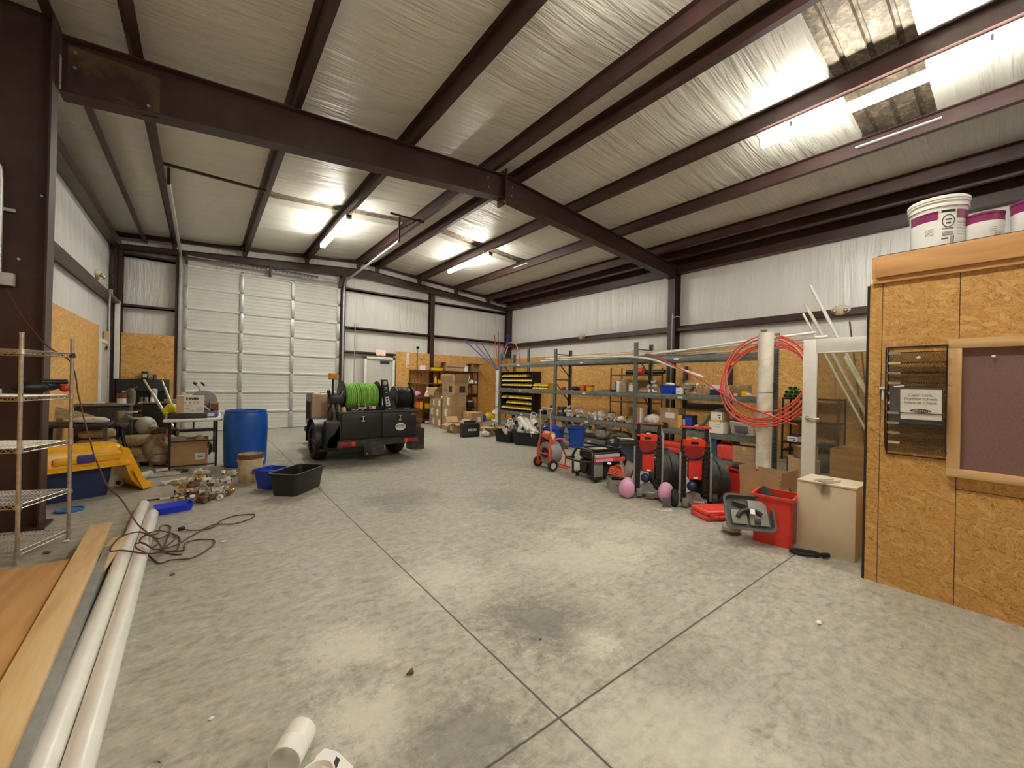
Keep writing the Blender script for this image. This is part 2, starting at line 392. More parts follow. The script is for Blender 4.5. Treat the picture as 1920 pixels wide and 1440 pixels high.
        n = 20; vs = [p for g in rs for p in g]
        fs = [(i*n+k, i*n+(k+1) % n, (i+1)*n+(k+1) % n, (i+1)*n+k) for i in range(len(rs)-1) for k in range(n)]
        fs += [tuple(range(n-1, -1, -1)), tuple(range((len(rs)-1)*n, len(rs)*n))]
        s.raw(vs, fs); return s
    def build(s, name, parent=None, loc=(0, 0, 0), rot=(0, 0, 0), smooth=40, recalc=True):
        if recalc: bmesh.ops.recalc_face_normals(s.bm, faces=s.bm.faces[:])
        me = bpy.data.meshes.new(name); s.bm.to_mesh(me); s.bm.free()
        for k in s.keys: me.materials.append(M[k])
        if smooth:
            me.polygons.foreach_set('use_smooth', [True]*len(me.polygons)); me.set_sharp_from_angle(angle=R(smooth))
        o = bpy.data.objects.new(name, me); COL.objects.link(o); o.location = loc; o.rotation_euler = rot
        if parent is not None: o.parent = parent
        return o
def spline(p, sub, closed=False):
    out = []; n = len(p)
    for i in range(n if closed else n-1):
        p0 = p[(i-1) % n] if (closed or i > 0) else p[0]; p1 = p[i]; p2 = p[(i+1) % n]; p3 = p[(i+2) % n] if (closed or i < n-2) else p[-1]
        for k in range(sub):
            t = k/sub
            out.append(.5*((2*p1) + (p2-p0)*t + (2*p0-5*p1+4*p2-p3)*t*t + (3*p1-p0-3*p2+p3)*t**3))
    if not closed: out.append(p[-1])
    return out

def tag(o, label=None, cat=None, group=None, kind=None):
    if label: o['label'] = label
    if cat: o['category'] = cat
    if group: o['group'] = group
    if kind: o['kind'] = kind
    return o
def thing(name, label, cat, loc=(0, 0, 0), rz=0, group=None, rot=None):
    o = bpy.data.objects.new(name, None); COL.objects.link(o); o.empty_display_size = .1
    o.location = loc; o.rotation_euler = rot if rot else (0, 0, rz)
    return tag(o, label, cat, group)
def dup(o, loc=None, rz=None, label=None, group=None, rot=None):
    def cp(a, parent):
        c = a.copy(); COL.objects.link(c)
        if parent is not None: c.parent = parent
        for ch in KIDS.get(a.name, []): cp(ch, c)
        return c
    KIDS = {}
    for ch in o.children_recursive: KIDS.setdefault(ch.parent.name, []).append(ch)
    r = cp(o, None)
    if loc is not None: r.location = loc
    if rz is not None: r.rotation_euler = (0, 0, rz)
    if rot is not None: r.rotation_euler = rot
    if label: r['label'] = label
    if group: r['group'] = group
    return r
def one(name, label, cat, mb, loc=(0, 0, 0), rz=0, group=None, rot=None, smooth=40):
    return tag(mb.build(name, None, loc, rot if rot else (0, 0, rz), smooth), label, cat, group)
def struct(name, label, cat, mb, group=None, **kw):
    return tag(mb.build(name, **kw), label, cat, group, 'structure')
def text(body, size, mat, parent, loc, rot, name='lettering', ext=.0008, align='CENTER', sx=1, bold=0):
    c = bpy.data.curves.new(name, 'FONT'); c.body = body; c.size = size; c.align_x = align; c.align_y = 'CENTER'; c.extrude = ext
    c.offset = bold; c.materials.append(M[mat])
    o = bpy.data.objects.new('tmp', c); COL.objects.link(o); o.scale = (sx, 1, 1); bpy.context.view_layer.update()
    me = bpy.data.meshes.new_from_object(o.evaluated_get(bpy.context.evaluated_depsgraph_get())); me.transform(Matrix.Diagonal((sx, 1, 1, 1)))
    bpy.data.objects.remove(o); bpy.data.curves.remove(c)
    o = bpy.data.objects.new(name, me); COL.objects.link(o); o.location = loc; o.rotation_euler = rot
    if parent is not None: o.parent = parent
    return o
# ================================================================== the building
XL, XR, YB, YF = -1.78, 10.13, 13.4, -7.0      # walls: left, right, back, behind the camera
RX = 4.2                                        # ridge
def zp(x): return 5.15-.085*abs(x-RX)           # underside of the purlins
def zr(x): return zp(x)+.2                      # underside of the roof

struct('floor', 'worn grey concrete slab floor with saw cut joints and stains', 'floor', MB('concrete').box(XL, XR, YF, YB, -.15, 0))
struct('wall_back', 'white insulated end wall around the roll up door', 'wall', MB('insul_wall_y').box(XL-.1, XR+.1, YB, YB+.1, 0, 5.4))
struct('wall_right', 'white insulated side wall above the long storage rack', 'wall', MB('insul_wall_x').box(XR, XR+.1, YF, YB, 0, 5.2))
struct('wall_left', 'white insulated side wall behind the wide steel column', 'wall', MB('insul_wall_x').box(XL-.1, XL, YF, YB, 0, 5.2))
struct('wall_front', 'white insulated wall behind the viewer', 'wall', MB('insul_wall_y').box(XL-.1, XR+.1, YF-.1, YF, 0, 5.4))

PX = [-1.73, -1.2, -.62, .86, 2.4, 3.9, 4.5, 6.0, 7.5, 8.95, 9.5, 10.05]
GAP = {3: [(9.05, 9.65)], 4: [(9.05, 9.65)], 6: [(.74, 1.5), (9.0, 9.58)], 7: [(.74, 1.5), (9.0, 9.58)]}
cl = MB('insul_roof'); lip = []
for i in range(-1, len(PX)):
    x0 = PX[i] if i >= 0 else XL; x1 = PX[i+1] if i+1 < len(PX) else XR
    cuts = [YF]+[v for g in GAP.get(i, []) for v in g]+[YB]
    for k in range(0, len(cuts), 2):
        y0, y1 = cuts[k], cuts[k+1]
        sag = .035 if x1-x0 > 1 else .012
        cl.grid(lambda u, v: (x0+(x1-x0)*u, y0+(y1-y0)*v, zr(x0+(x1-x0)*u)-sag*math.sin(PI*u)*(1 if x1-x0 > 0 else 1)), 8, max(2, int((y1-y0)*2)))
    for (y0, y1) in GAP.get(i, []):
        cl.mat('insul_roof')
        for y in (y0, y1): cl.grid(lambda u, v: (x0+(x1-x0)*u, y, zr(x0+(x1-x0)*u)-sag*math.sin(PI*u)+.14*v), 8, 1)
struct('ceiling', 'sagging white vinyl faced insulation between the roof purlins', 'ceiling', cl, recalc=False)
rm = MB('roof_metal')
for (xa, xb) in ((XL-.1, RX), (RX, XR+.1)):
    prof = []; y = YF
    pts = []
    while y < YB+.1:
        for dy, dz in ((0, 0), (.17, 0), (.185, .03), (.215, .03), (.23, 0)):
            pts.append((y+dy, dz))
        y += .24
    rm.raw([(x, p[0], zr(x)+.10+p[1]) for x in (xa, xb) for p in pts], [(k, k+1, len(pts)+k+1, len(pts)+k) for k in range(len(pts)-1)])
struct('roof', 'dirty corrugated metal roof seen through gaps in the insulation', 'roof', rm, recalc=False, smooth=0)
for (x, y0, y1, lab) in ((7.47, .70, 1.56, 'torn white insulation lip on the purlin beside the nearest lamp'), (7.47, 8.95, 9.65, 'torn white insulation lip on the purlin right of the far lamp')):
    one('insulation_flap', lab, 'insulation', MB('white').box(x-.05, x+.02, y0, y1, zp(x)+.085, zp(x)+.10, .004), group='torn insulation edges')

# purlins, one Z section each
names = ['along the left wall', 'next to the left eave', 'over the left track', 'on the left slope above the big door', 'over the door lamp', 'just left of the ridge',
         'just right of the ridge', 'carrying the right hand lamps', 'second from the right lamps', 'first of three by the right eave', 'middle one of three by the right eave', 'at the right wall top']
for i, x in enumerate(PX):
    z = zp(x); s = -1 if x < RX else 1
    t = .012
    p = MB('steel').prism([(x-t/2, z), (x+.075, z), (x+.075, z+.022), (x+.063, z+.022), (x+.063, z+t), (x+t/2, z+t), (x+t/2, z+.2), (x-.075, z+.2), (x-.075, z+.2-t), (x-t/2, z+.2-t)], YF+.02, YB-.02)
    struct('roof_purlin', 'dark red steel purlin '+names[i], 'purlin', p, 'steel roof purlins')

def ibeam(name, label, stations, yc, hw=.10, mat='steel', tf=.014, tw=.012):
    """I-section rafter lying in an x-z plane, stations = [(x, zbottom, ztop)]"""
    b = MB(mat)
    lo = [(x, zb) for x, zb, zt in stations]; hi = [(x, zt) for x, zb, zt in stations]
    b.prism(lo+hi[::-1], yc-tw/2, yc+tw/2)
    b.prism(lo+[(x, z+tf) for x, z in lo[::-1]], yc-hw, yc+hw); b.prism([(x, z-tf) for x, z in hi]+hi[::-1], yc-hw, yc+hw)
    return struct(name, label, 'rafter', b, 'steel frame rafters')
YM = 5.82
zt = lambda x: zp(x)-.002
rl = ibeam('main_rafter', 'deep steel rafter from the left column up to the ridge', [(-1.14, 4.14, zt(-1.14)), (RX, 4.735, zt(RX))], YM)
ibeam('main_rafter', 'steel rafter falling from the ridge to the column behind the rack', [(RX, 4.735, zt(RX)), (9.93, 4.31, zt(9.93))], YM)
ibeam('end_rafter', 'steel rafter on the back wall above the roll up door', [(XL+.02, 4.40, zt(XL)-.12), (RX, 4.75, zt(RX)-.12)], 13.2, .07)
ibeam('end_rafter', 'steel rafter on the back wall above the exit door corner', [(RX, 4.75, zt(RX)-.12), (XR-.02, 4.42, zt(XR)-.12)], 13.2, .07)
ibeam('near_rafter', 'steel rafter behind the viewer, left slope', [(XL+.3, 4.2, zt(-1.2)), (RX, 4.735, zt(RX))], -3.2)
ibeam('near_rafter', 'steel rafter behind the viewer, right slope', [(RX, 4.735, zt(RX)), (9.93, 4.31, zt(9.93))], -3.2)
for (xa, xb, lab) in ((XL, RX, 'left'), (RX, XR, 'right')):
    struct('rake_angle', 'dark steel rake angle under the roof edge on the %s slope' % lab, 'angle', MB('steel').prism([(xa, zr(xa)-.11), (xb, zr(xb)-.11), (xb, zr(xb)), (xa, zr(xa))], 13.3, 13.37), 'rake angles')
for i, x in enumerate(PX[2:10]):
    struct('purlin_clip', 'bolted clip holding the purlin '+names[i+2]+' on the end rafter', 'clip', MB('steel').box(x-.05, x+.05, 13.14, 13.26, zp(x)-.13, zp(x)+.1), 'purlin clips')
b = MB('steel').box(RX-.014, RX+.014, YM-.13, YM+.13, 4.62, 5.24)
b.mat('alu')
for (dx, z) in ((-.32, 5.02), (-.30, 4.86), (.22, 5.02), (.2, 4.86)): b.cyl((RX+dx, YM-.006, z), (RX+dx, YM-.02, z), .016, n=6)
for z in (4.66, 5.19): b.cyl((RX-.02, YM-.1, z), (RX-.035, YM-.1, z), .016, n=6)
struct('ridge_splice', 'bolted splice plate joining the two rafters at the ridge', 'plate', b)
b = MB('steel_dirty').box(-1.10, -.42, YM-.007, YM-.0065, 4.2, 4.66)
b.mat('alu')
for (x, z) in ((-1.05, 4.6), (-1.05, 4.45)): b.cyl((x, YM-.008, z), (x, YM-.022, z), .014, n=6)
b.cyl((-.5, YM-.1, 4.27), (-.5, YM-.115, 4.27), .014, n=6)
struct('rafter_stain', 'mud stained haunch of the left rafter with bolts', 'plate', b)

def column(label, xo, xi, xi_top, yc, z1, hw=.1, group='steel frame columns'):
    b = MB('steel')
    b.prism([(xo, 0), (xi, 0), (xi_top, z1), (xo, z1)], yc-.006, yc+.006)
    b.prism([(xi-.014, 0), (xi, 0), (xi_top, z1), (xi_top-.014, z1)], yc-hw, yc+hw); b.box(min(xo, xo+.014), max(xo, xo+.014), yc-hw, yc+hw, 0, z1)
    b.cb(((xo+xi)/2, yc, .012), (abs(xi-xo)+.08, .3, .024))
    return struct('frame_column', label, 'column', b, group)
YC = 5.6
column('wide dark red steel column at the left wall', XL+.02, -1.155, -1.13, YC, 4.74)
column('dark red steel column rising behind the storage rack', XR-.02, 9.9, 9.84, YM, 4.68)
column('left steel column behind the viewer', XL+.02, -1.3, -1.13, -3.2, 4.74)
b = MB('steel')
for x, s in ((6.5, 1), (9.98, -1), (-1.62, 1)):
    pass
def post(label, x, y, z1, w=.16, d=.2, z0=0):
    b = MB('steel').box(x-w/2, x+w/2, y-d/2, y-d/2+.012, z0, z1).box(x-.006, x+.006, y-d/2, y+d/2, z0, z1).box(x-w/2, x+w/2, y+d/2-.012, y+d/2, z0, z1)
    return struct('wall_post', label, 'column', b, 'end wall steel posts')
post('dark steel post on the back wall right of the exit door', 6.52, 13.25, 4.66)
post('dark steel post in the far right corner', 9.98, 13.2, 4.5, .2, .22)
post('dark steel post in the far left corner', -1.62, 13.25, 4.46)
post('dark steel jamb post left of the roll up door', -.52, 13.28, 4.52, .12, .2)
post('dark steel jamb post right of the roll up door', 3.46, 13.28, 4.72, .12, .2)

def girt(label, ax, a0, a1, c, z, d=.2):
    """C girt along x (on the back wall) or y (side walls)"""
    b = MB('steel')
    if ax == 'x':
        b.prism([(YB-.01, z), (YB-.01-d, z), (YB-.01-d, z+.06), (YB-d+.002, z+.06), (YB-d+.002, z+.012), (YB-.022, z+.012), (YB-.022, z+.08), (YB-.01, z+.08)], a0, a1, 'x')
        b.box(a0, a1, YB-.01-d, YB-.01, z-.0, z+.012)
    else:
        s = 1 if c > 0 else -1; w = c-s*.012
        b.prism([(w, z), (w-s*d, z), (w-s*d, z+.07), (w-s*(d-.012), z+.07), (w-s*(d-.012), z+.012), (w, z+.012)], a0, a1, 'y')
        b.box(min(w, w-s*.012), max(w, w-s*.012), a0, a1, z, z+.16)
    return struct('wall_girt', label, 'girt', b, 'steel wall girts')
girt('upper steel girt left of the roll up door', 'x', -1.6, -.56, 0, 4.3)
girt('middle steel girt left of the roll up door', 'x', -1.6, -.56, 0, 3.08)
girt('upper steel girt between the roll up door and the post', 'x', 3.5, 6.44, 0, 4.30)
girt('upper steel girt between the post and the far right corner', 'x', 6.6, 9.9, 0, 4.30)
girt('middle steel girt between the roll up door and the post', 'x', 3.5, 6.44, 0, 3.08)
girt('middle steel girt between the post and the far right corner', 'x', 6.6, 9.9, 0, 3.08)
girt('short steel girt beside the exit door head', 'x', 3.5, 4.12, 0, 2.3)
girt('short steel girt behind the exit sign', 'x', 4.12, 5.2, 0, 2.3)
girt('steel girt along the right wall, far bay', 'y', 5.92, 13.1, XR, 2.92)
girt('steel girt along the right wall, near bay', 'y', YF+.1, 5.72, XR, 2.92)
girt('steel girt along the left wall with the emergency lamp', 'y', 5.72, 13.15, XL, 3.1)
girt('steel girt along the left wall near the viewer', 'y', YF+.1, 5.5, XL, 3.1)
for (x, lab) in ((XR-.1, 'eave strut at the head of the right wall'), (XL+.1, 'eave strut at the head of the left wall')):
    struct('eave_strut', 'dark steel '+lab, 'strut', MB('steel').box(x-.09, x+.09, YF, YB-.02, 4.46, 4.64), 'eave struts')

# OSB lining
def osb(name, label, mat, b0, seams):
    b = MB(mat).box(*b0); b.mat('card_dark')
    for q in seams: b.box(*q)
    return struct(name, label, 'wall lining', b, 'oriented strand board linings')
osb('trim_1', 'strand board lining of the back wall from the exit door to the corner', 'osb_y', (5.2, XR-.22, YB-.24, YB-.222, 0, 2.44), [(x-.003, x+.003, YB-.2405, YB-.239, 0, 2.44) for x in (6.42, 7.64, 8.86)])
osb('trim_2', 'strand board lining of the right wall behind the rack', 'osb_x', (XR-.235, XR-.217, 5.95, YB-.24, 0, 2.44), [(XR-.2355, XR-.234, y-.003, y+.003, 0, 2.44) for y in (7.1, 8.3, 9.5, 10.7, 11.9)])
osb('trim_3', 'strand board lining of the right wall near the glass door', 'osb_x', (XR-.235, XR-.217, YF, 5.68, 0, 2.44), [(XR-.2355, XR-.234, y-.003, y+.003, 0, 2.44) for y in (1.1, 2.3, 3.5, 4.7)])
osb('trim_4', 'strand board lining of the left wall beside the steel column', 'osb_left', (XL+.05, XL+.068, 5.75, 11.78, 0, 2.44), [(XL+.0675, XL+.0685, y-.003, y+.003, 0, 2.44) for y in (8.35, 9.55, 10.75)])
osb('trim_5', 'strand board panel left of the roll up door', 'osb_y', (-1.56, -.58, YB-.24, YB-.222, 0, 2.44), [])
osb('trim_6', 'strand board lining of the left wall near the viewer', 'osb_left', (XL+.05, XL+.068, YF, 5.45, 0, 2.44), [])

# ---- roll up door
t = thing('overhead_door', 'tall white ribbed sectional door on the back wall', 'garage door', (0, 13.22, 0)); t['kind'] = 'structure'; t.name = 'door_1'
x0, x1, H, NS = -.42, 3.36, 4.31, 8
for k in range(NS):
    z0 = H/NS*k; z1 = z0+H/NS; b = MB('door_white')
    n = 5; prof = [(0, z0+.004)]
    for i in range(n):
        za = z0+.03+(z1-z0-.06)*i/n; zb = za+(z1-z0-.06)/n
        prof += [(0, za), (.004, za+.014), (.006, (za+zb)/2), (.004, zb-.014), (0, zb)]
    prof += [(0, z1-.004), (.05, z1-.004), (.05, z0+.004)]
    b.prism(prof, x0, x1, 'x')
    p = b.build('door_section', t, smooth=0)
    r = MB('door_rail_lit').prism([(0, z1-.062), (-.03, z1-.055), (-.042, z1-.02), (-.01, z1+.004), (0, z1+.004)], x0, x1, 'x')
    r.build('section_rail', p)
    r = MB('galv')
    for xs in (x0+.04, x0+(x1-x0)*.325, x0+(x1-x0)*.655, x1-.04): r.box(xs-.045, xs+.045, -.03, -.006, z0+.03, z1-.036, .004)
    r.build('section_stile', p)
    r = MB('grey_dark')
    for xs in (x0+.04, x0+(x1-x0)*.325, x0+(x1-x0)*.655, x1-.04): r.cb((xs, -.03, z1-.02), (.07, .02, .05), r=.004)
    r.build('hinge', p)
MB('rubber').box(x0, x1, 0, .05, 0, .012).build('bottom_seal', t)
def track(lab, x, end, zend):
    t = thing('door_track', lab, 'door track', (0, 0, 0), group='overhead door tracks')
    pts = [(x, 13.16, .02), (x, 13.16, 3.6), (x, 13.16, 4.2), (x, 13.08, 4.42), (x, 12.9, 4.5), (x, 12.5, 4.51), end]
    MB('galv').tube(pts, .032, 6, sub=3).build('track_rail', t)
    MB('galv').box(x-.06, x+.06, 13.19, 13.21, 0, 4.5).build('jamb_angle', t)
    b = MB('steel'); e = Vector(end); b.box(e.x-.02, e.x+.02, e.y-.02, e.y+.02, e.z-.02, zend, .003)
    b.build('hanger', t); return t
t = track('galvanized overhead track on the left side of the roll up door', -.49, (-.49, 8.55, 4.55), zp(-.5)+.05)
MB('steel').box(-.62, .86, 8.52, 8.56, 4.82, 4.86).build('cross_angle', t)
t = track('galvanized overhead track on the right side of the roll up door', 3.46, (3.46, 8.75, 4.6), zp(3.9)+.02)
MB('steel').tube([(3.46, 8.75, 4.86), (3.9, 8.6, zp(3.9)+.05)], .016, 6).build('brace', t)
MB('steel').box(3.2, 4.0, 8.6, 8.63, zp(3.9)-.02, zp(3.9)+.02).build('cross_angle', t)
t = thing('torsion_spring_shaft', 'shaft with coiled torsion springs above the roll up door', 'door spring', (0, 13.1, 4.5))
MB('galv').cyl((-.40, 0, 0), (3.36, 0, 0), .014, n=10).build('shaft', t)
for (xa, xb, mt) in ((.3, 1.4, 'dusty_metal'), (1.52, 2.7, 'black')):
    MB(mt).tube([(xa+(xb-xa)*i/240, .038*math.cos(i*.9), .038*math.sin(i*.9)) for i in range(241)], .007, 5).build('coil_spring', t)
for x in (-.38, 1.46, 3.34): MB('steel').box(x-.035, x+.035, -.02, .1, -.19, .08, .004).build('bearing_plate', t)

# ---- exit door
t = thing('door_2', 'pale grey steel exit door with closer in a white frame', 'door', (0, 13.18, 0)); t['kind'] = 'structure'
fr = MB('white_paint').box(4.13, 4.21, -.06, .05, 0, 2.22, .004).box(5.07, 5.15, -.06, .05, 0, 2.22, .004).box(4.13, 5.15, -.06, .05, 2.14, 2.22, .004)
fr.build('door_frame', t)
l = MB('grey_light').box(4.21, 5.07, 0, .045, .01, 2.14, .003).build('door_leaf', t)
MB('black').box(4.66, 4.96, -.05, 0, 2.02, 2.09, .01).build('door_closer', l)
MB('chrome').box(4.28, 4.98, -.06, -.03, 1.0, 1.06, .01).build('push_bar', l)
t = thing('exit_sign', 'white exit sign with red letters above the steel door', 'sign', (4.66, 13.1, 2.36))
MB('white').box(-.15, .15, 0, .06, -.10, .10, .02).build('sign_housing', t)
m_light('exit_red', 1.2, (1, .16, .10))
text('EXIT', .17, 'exit_red', t, (0, -.003, 0), (PI/2, 0, 0), bold=.004)

# ---- lamps
lamps = []
def strip(label, x, y0, y1, z):
    t = thing('strip_light', label, 'lamp', (x, y0, z), group='two tube ceiling strip lights'); L = y1-y0
    MB('white').prism([(-.055, .055), (.055, .055), (.035, 0), (-.035, 0)], 0, L, 'y').build('housing', t)
    for y in (.0, L-.02): MB('white').box(-.06, .06, y, y+.02, -.05, .055, .004).build('lamp_holder', t)
    for s in (-1, 1): MB('lamp').cyl((s*.032, .03, -.022), (s*.032, L-.03, -.022), .019, n=10).build('light_tube', t)
    for f in (.15, .85): MB('galv').box(-.01, .01, L*f-.01, L*f+.01, .05, zp(x)-z+.002).build('hanger', t)
strip('long lit tube lamp nearest the viewer above the office box', 6.12, -.12, 2.32, 4.84)
strip('lit tube lamp in front of the roll up door', 2.36, 8.72, 11.05, 4.84)
strip('lit tube lamp above the brown storage shelves', 5.95, 8.7, 10.95, 4.84)
strip('lit tube lamp above the viewer, out of view', 2.36, -.12, 2.32, 4.84)
strip('added fill tube lamp, unseen behind the viewer, left row', 2.36, -5.4, -3.5, 4.84)  # this strip and the next are added for fill, out of view
strip('added fill tube lamp, unseen behind the viewer, right row', 6.12, -5.4, -3.5, 4.84)

w = bpy.data.worlds.new('world'); S.world = w; w.use_nodes = True
w.node_tree.nodes['Background'].inputs[0].default_value = (.6, .62, .65, 1); w.node_tree.nodes['Background'].inputs[1].default_value = .1
S.view_settings.view_transform = 'Standard'; S.view_settings.look = 'None'; S.view_settings.gamma = 1
S.view_settings.use_curve_mapping = False; S.view_settings.exposure = 1.75
S.cycles.max_bounces = 10; S.cycles.diffuse_bounces = 6; S.cycles.transparent_max_bounces = 12
# ================================================================== office box, glass door and what stands by them
def Zat(x, y, py):
    """height above floor point (x, y) that the photograph shows at pixel row py"""
    lo, hi = -1., 8.
    for _ in range(40):
        m = (lo+hi)/2; q = Vector((x, y, m))-CAM; v = 720+FPX*q.dot(_d)/q.dot(_f)
        if v > py: lo = m
        else: hi = m
    return lo
OX, OY = 4.0, .735
b = MB('osb_near').box(OX, OX+.018, YF, OY, 0, 2.24); b.mat('ink')
for y in (.66, .275, -.94, -2.16): b.box(OX-.0005, OX+.001, y-.0022, y+.0022, 0, 2.24)
b.box(OX-.0005, OX+.001, -.94, .275, .78, .784)
struct('wall_office', 'strand board side wall of the office box, facing the shop', 'wall', b)
b = MB('osb_y')
b.box(OX+.018, 5.2, OY-.02, OY-.002, 0, 2.24).box(6.2, XR-.25, OY-.02, OY-.002, 0, 2.24).box(5.2, 6.2, OY-.02, OY-.002, 2.1, 2.24)
struct('wall_office_end', 'strand board end wall of the office box with the doorway', 'wall', b)
struct('trim_7', 'thin pine strip under the header board of the office box', 'trim', MB('cedar_y').box(OX-.02, OX+.02, YF, OY-.02, 2.232, 2.272, .002))
struct('trim_8', 'brown cedar header board along the top of the office box', 'trim', MB('cedar_y').box(OX-.038, OX+.0, YF, OY-.04, 2.273, 2.43, .003))
struct('trim_9', 'short end of a cedar board at the office box corner', 'trim', MB('cedar_y').box(OX-.02, OX+.03, OY-.042, OY-.015, 2.273, 2.43, .002))
struct('trim_10', 'black edge strip on the corner of the office box', 'trim', MB('black').box(OX-.004, OX+.02, OY-.003, OY+.012, 0, 2.225))
struct('ceiling_office', 'black decking on top of the office box', 'ceiling', MB('black_matt').box(OX-.03, XR-.3, YF, OY-.045, 2.425, 2.436))

# pails on the office roof
def pail(label, x, y, r, h, cols, lid, z=2.436):
    t = thing('paint_pail', label, 'pail', (x, y, z), 0, None)
    MB('white').lathe([(0, 0), (r*.90, 0), (r*.91, .004), (r*.97, h*.78), (r*1.03, h*.785), (r*1.03, h*.82), (r*.98, h*.825), (r*.985, h*.88), (r*1.04, h*.885), (r*1.04, h*.905), (r, h*.91), (r, h*.95)], 40).build('bucket', t)
    MB(lid).lathe([(0, h*.955), (r*.9, h*.955), (r*.92, h*.975), (r*1.02, h*.985), (r*1.055, h*.97), (r*1.055, h*.925), (r*1.0, h*.92)], 40).build('lid', t)
    return t
def wrap(mb, r0, r1, z0, z1, a0, a1, n=10):
    mb.grid(lambda u, v: ((r0+(r1-r0)*v)*math.cos(a0+(a1-a0)*u), (r0+(r1-r0)*v)*math.sin(a0+(a1-a0)*u), z0+(z1-z0)*v), n, 1)
r, h = .152, .37
t = pail('large white ribbed pail with magenta label on the office roof corner', 4.20, .405, r, h, None, 'white')
rad = lambda z: r*(.90+.07*z/(h*.78))+.0015
def strip_(mb, z0, z1, a0, a1): wrap(mb, rad(z0), rad(z1), z0, z1, R(a0), R(a1))
for q in ((.20, .262, 118, 186), (.20, .262, 224, 276), (.012, .022, 120, 186), (.0, .02, 224, 276)):
    lb = MB('magenta'); strip_(lb, *q); lb.build('label_stripe', t, recalc=False)
lb = MB('paper'); strip_(lb, .022, .20, 118, 190); strip_(lb, .02, .20, 222, 278); strip_(lb, .006, .268, 190, 222); lb.build('label_paper', t, recalc=False)
lb = MB('ink'); rad0 = rad
rad = lambda z: rad0(z)+.0008
strip_(lb, .245, .262, 192, 220)
for z in (.085, .092, .100, .108, .128, .134): strip_(lb, z, z+.003, 194, 217)
for z in (.06, .066): strip_(lb, z, z+.004, 193, 206)
for z in (.10, .11, .12, .13, .14): strip_(lb, z, z+.002, 160, 178)
for z in (.09, .11, .13, .15, .17): strip_(lb, z, z+.002, 226, 262)
for a in (212, 214, 216.5, 218): strip_(lb, .03, .08, a, a+1)
lb.build('lettering', t, recalc=False)
em = MB('ink')
q = [(R(206+12*math.cos(k*PI/14)), .185+.042*math.sin(k*PI/14)) for k in range(28)]
em.tube([((rad(z)+.001)*math.cos(a), (rad(z)+.001)*math.sin(a), z) for a, z in q], .0022, 4, closed=True)
strip_(em, .19, .20, 200, 213); strip_(em, .165, .175, 201, 211); em.build('logo', t, recalc=False)
MB('alu').tube([(-.02+.001, .155, .30), (-.12, .12, .28), (-.165, .0, .275), (-.12, -.12, .28), (.0, -.156, .30)], .0025, 6, sub=6).build('bail_handle', t)
def can(label, x, y, r, h):
    t = thing('paint_can', label, 'paint can', (x, y, 2.436), 0, 'purple lidded cans on the office roof')
    MB('white').lathe([(0, 0), (r, 0), (r, .01), (r*1.02, .015), (r*1.02, h*.7)], 32).build('can_body', t)
    MB('magenta').lathe([(r*1.02, h*.7), (r*1.025, h*.93), (r*1.06, h*.935), (r*1.06, h), (r*.9, h), (r*.88, h*.97), (0, h*.97)], 32).build('lid', t)
    p = MB('ink_grey'); rr = r*1.023
    for z in (.34, .40, .46): wrap(p, rr, rr, h*z, h*z+.003, R(196), R(220))
    p.mat('wood_raw'); wrap(p, rr, rr, h*.12, h*.3, R(212), R(222)); wrap(p, rr, rr, h*.12, h*.3, R(226), R(236)); p.build('lettering', t, recalc=False)
    f = MB('white'); f.box(-r*1.08, -r*.8, -.05, -.03, -.0, .02); f.build('foot_tab', t)
    return t
can('white paint can with purple lid, next to the large pail', 4.20, .185, .088, .205)
can('white paint can with purple lid, far end of the pails', 4.26, -.02, .095, .245)
one('plastic_wrap', 'crumpled clear plastic wrap between the pail and the can', 'plastic', MB('film').ball((0, 0, .08), .09, (.5, .9, 1), 14), (4.38, .27, 2.436))

# cork board and wire file on the office wall
t = thing('cork_board', 'large maroon pin board in a raw pine frame on the office wall', 'pin board', (OX, 0, 0))
y0, y1, z0, z1, w = .32, -.92, .865, 1.785, .062
MB('cork').box(-.012, -.002, y1, y0, z0, z1).build('cork_panel', t)
for (a, b_, c, d, k) in ((y1, y0, z1-w, z1, 'pine_y'), (y1, y0, z0, z0+.055, 'pine_y'), (y0-w, y0, z0+.0551, z1-w-.0001, 'pine_z'), (y1, y1+w, z0+.0551, z1-w-.0001, 'pine_z')):
    MB(k).box(-.042, -.002, a, b_, c, d, .002).build('frame_rail', t)
for (y, z) in ((.125, 1.665),): one('push_pin', 'white push pin stuck in the maroon pin board', 'push pin', MB('white').cyl((0, 0, 0), (-.016, 0, 0), .004, .007, 10).cyl((-.016, 0, 0), (-.02, 0, 0), .009, n=10), (OX-.012, y, z))
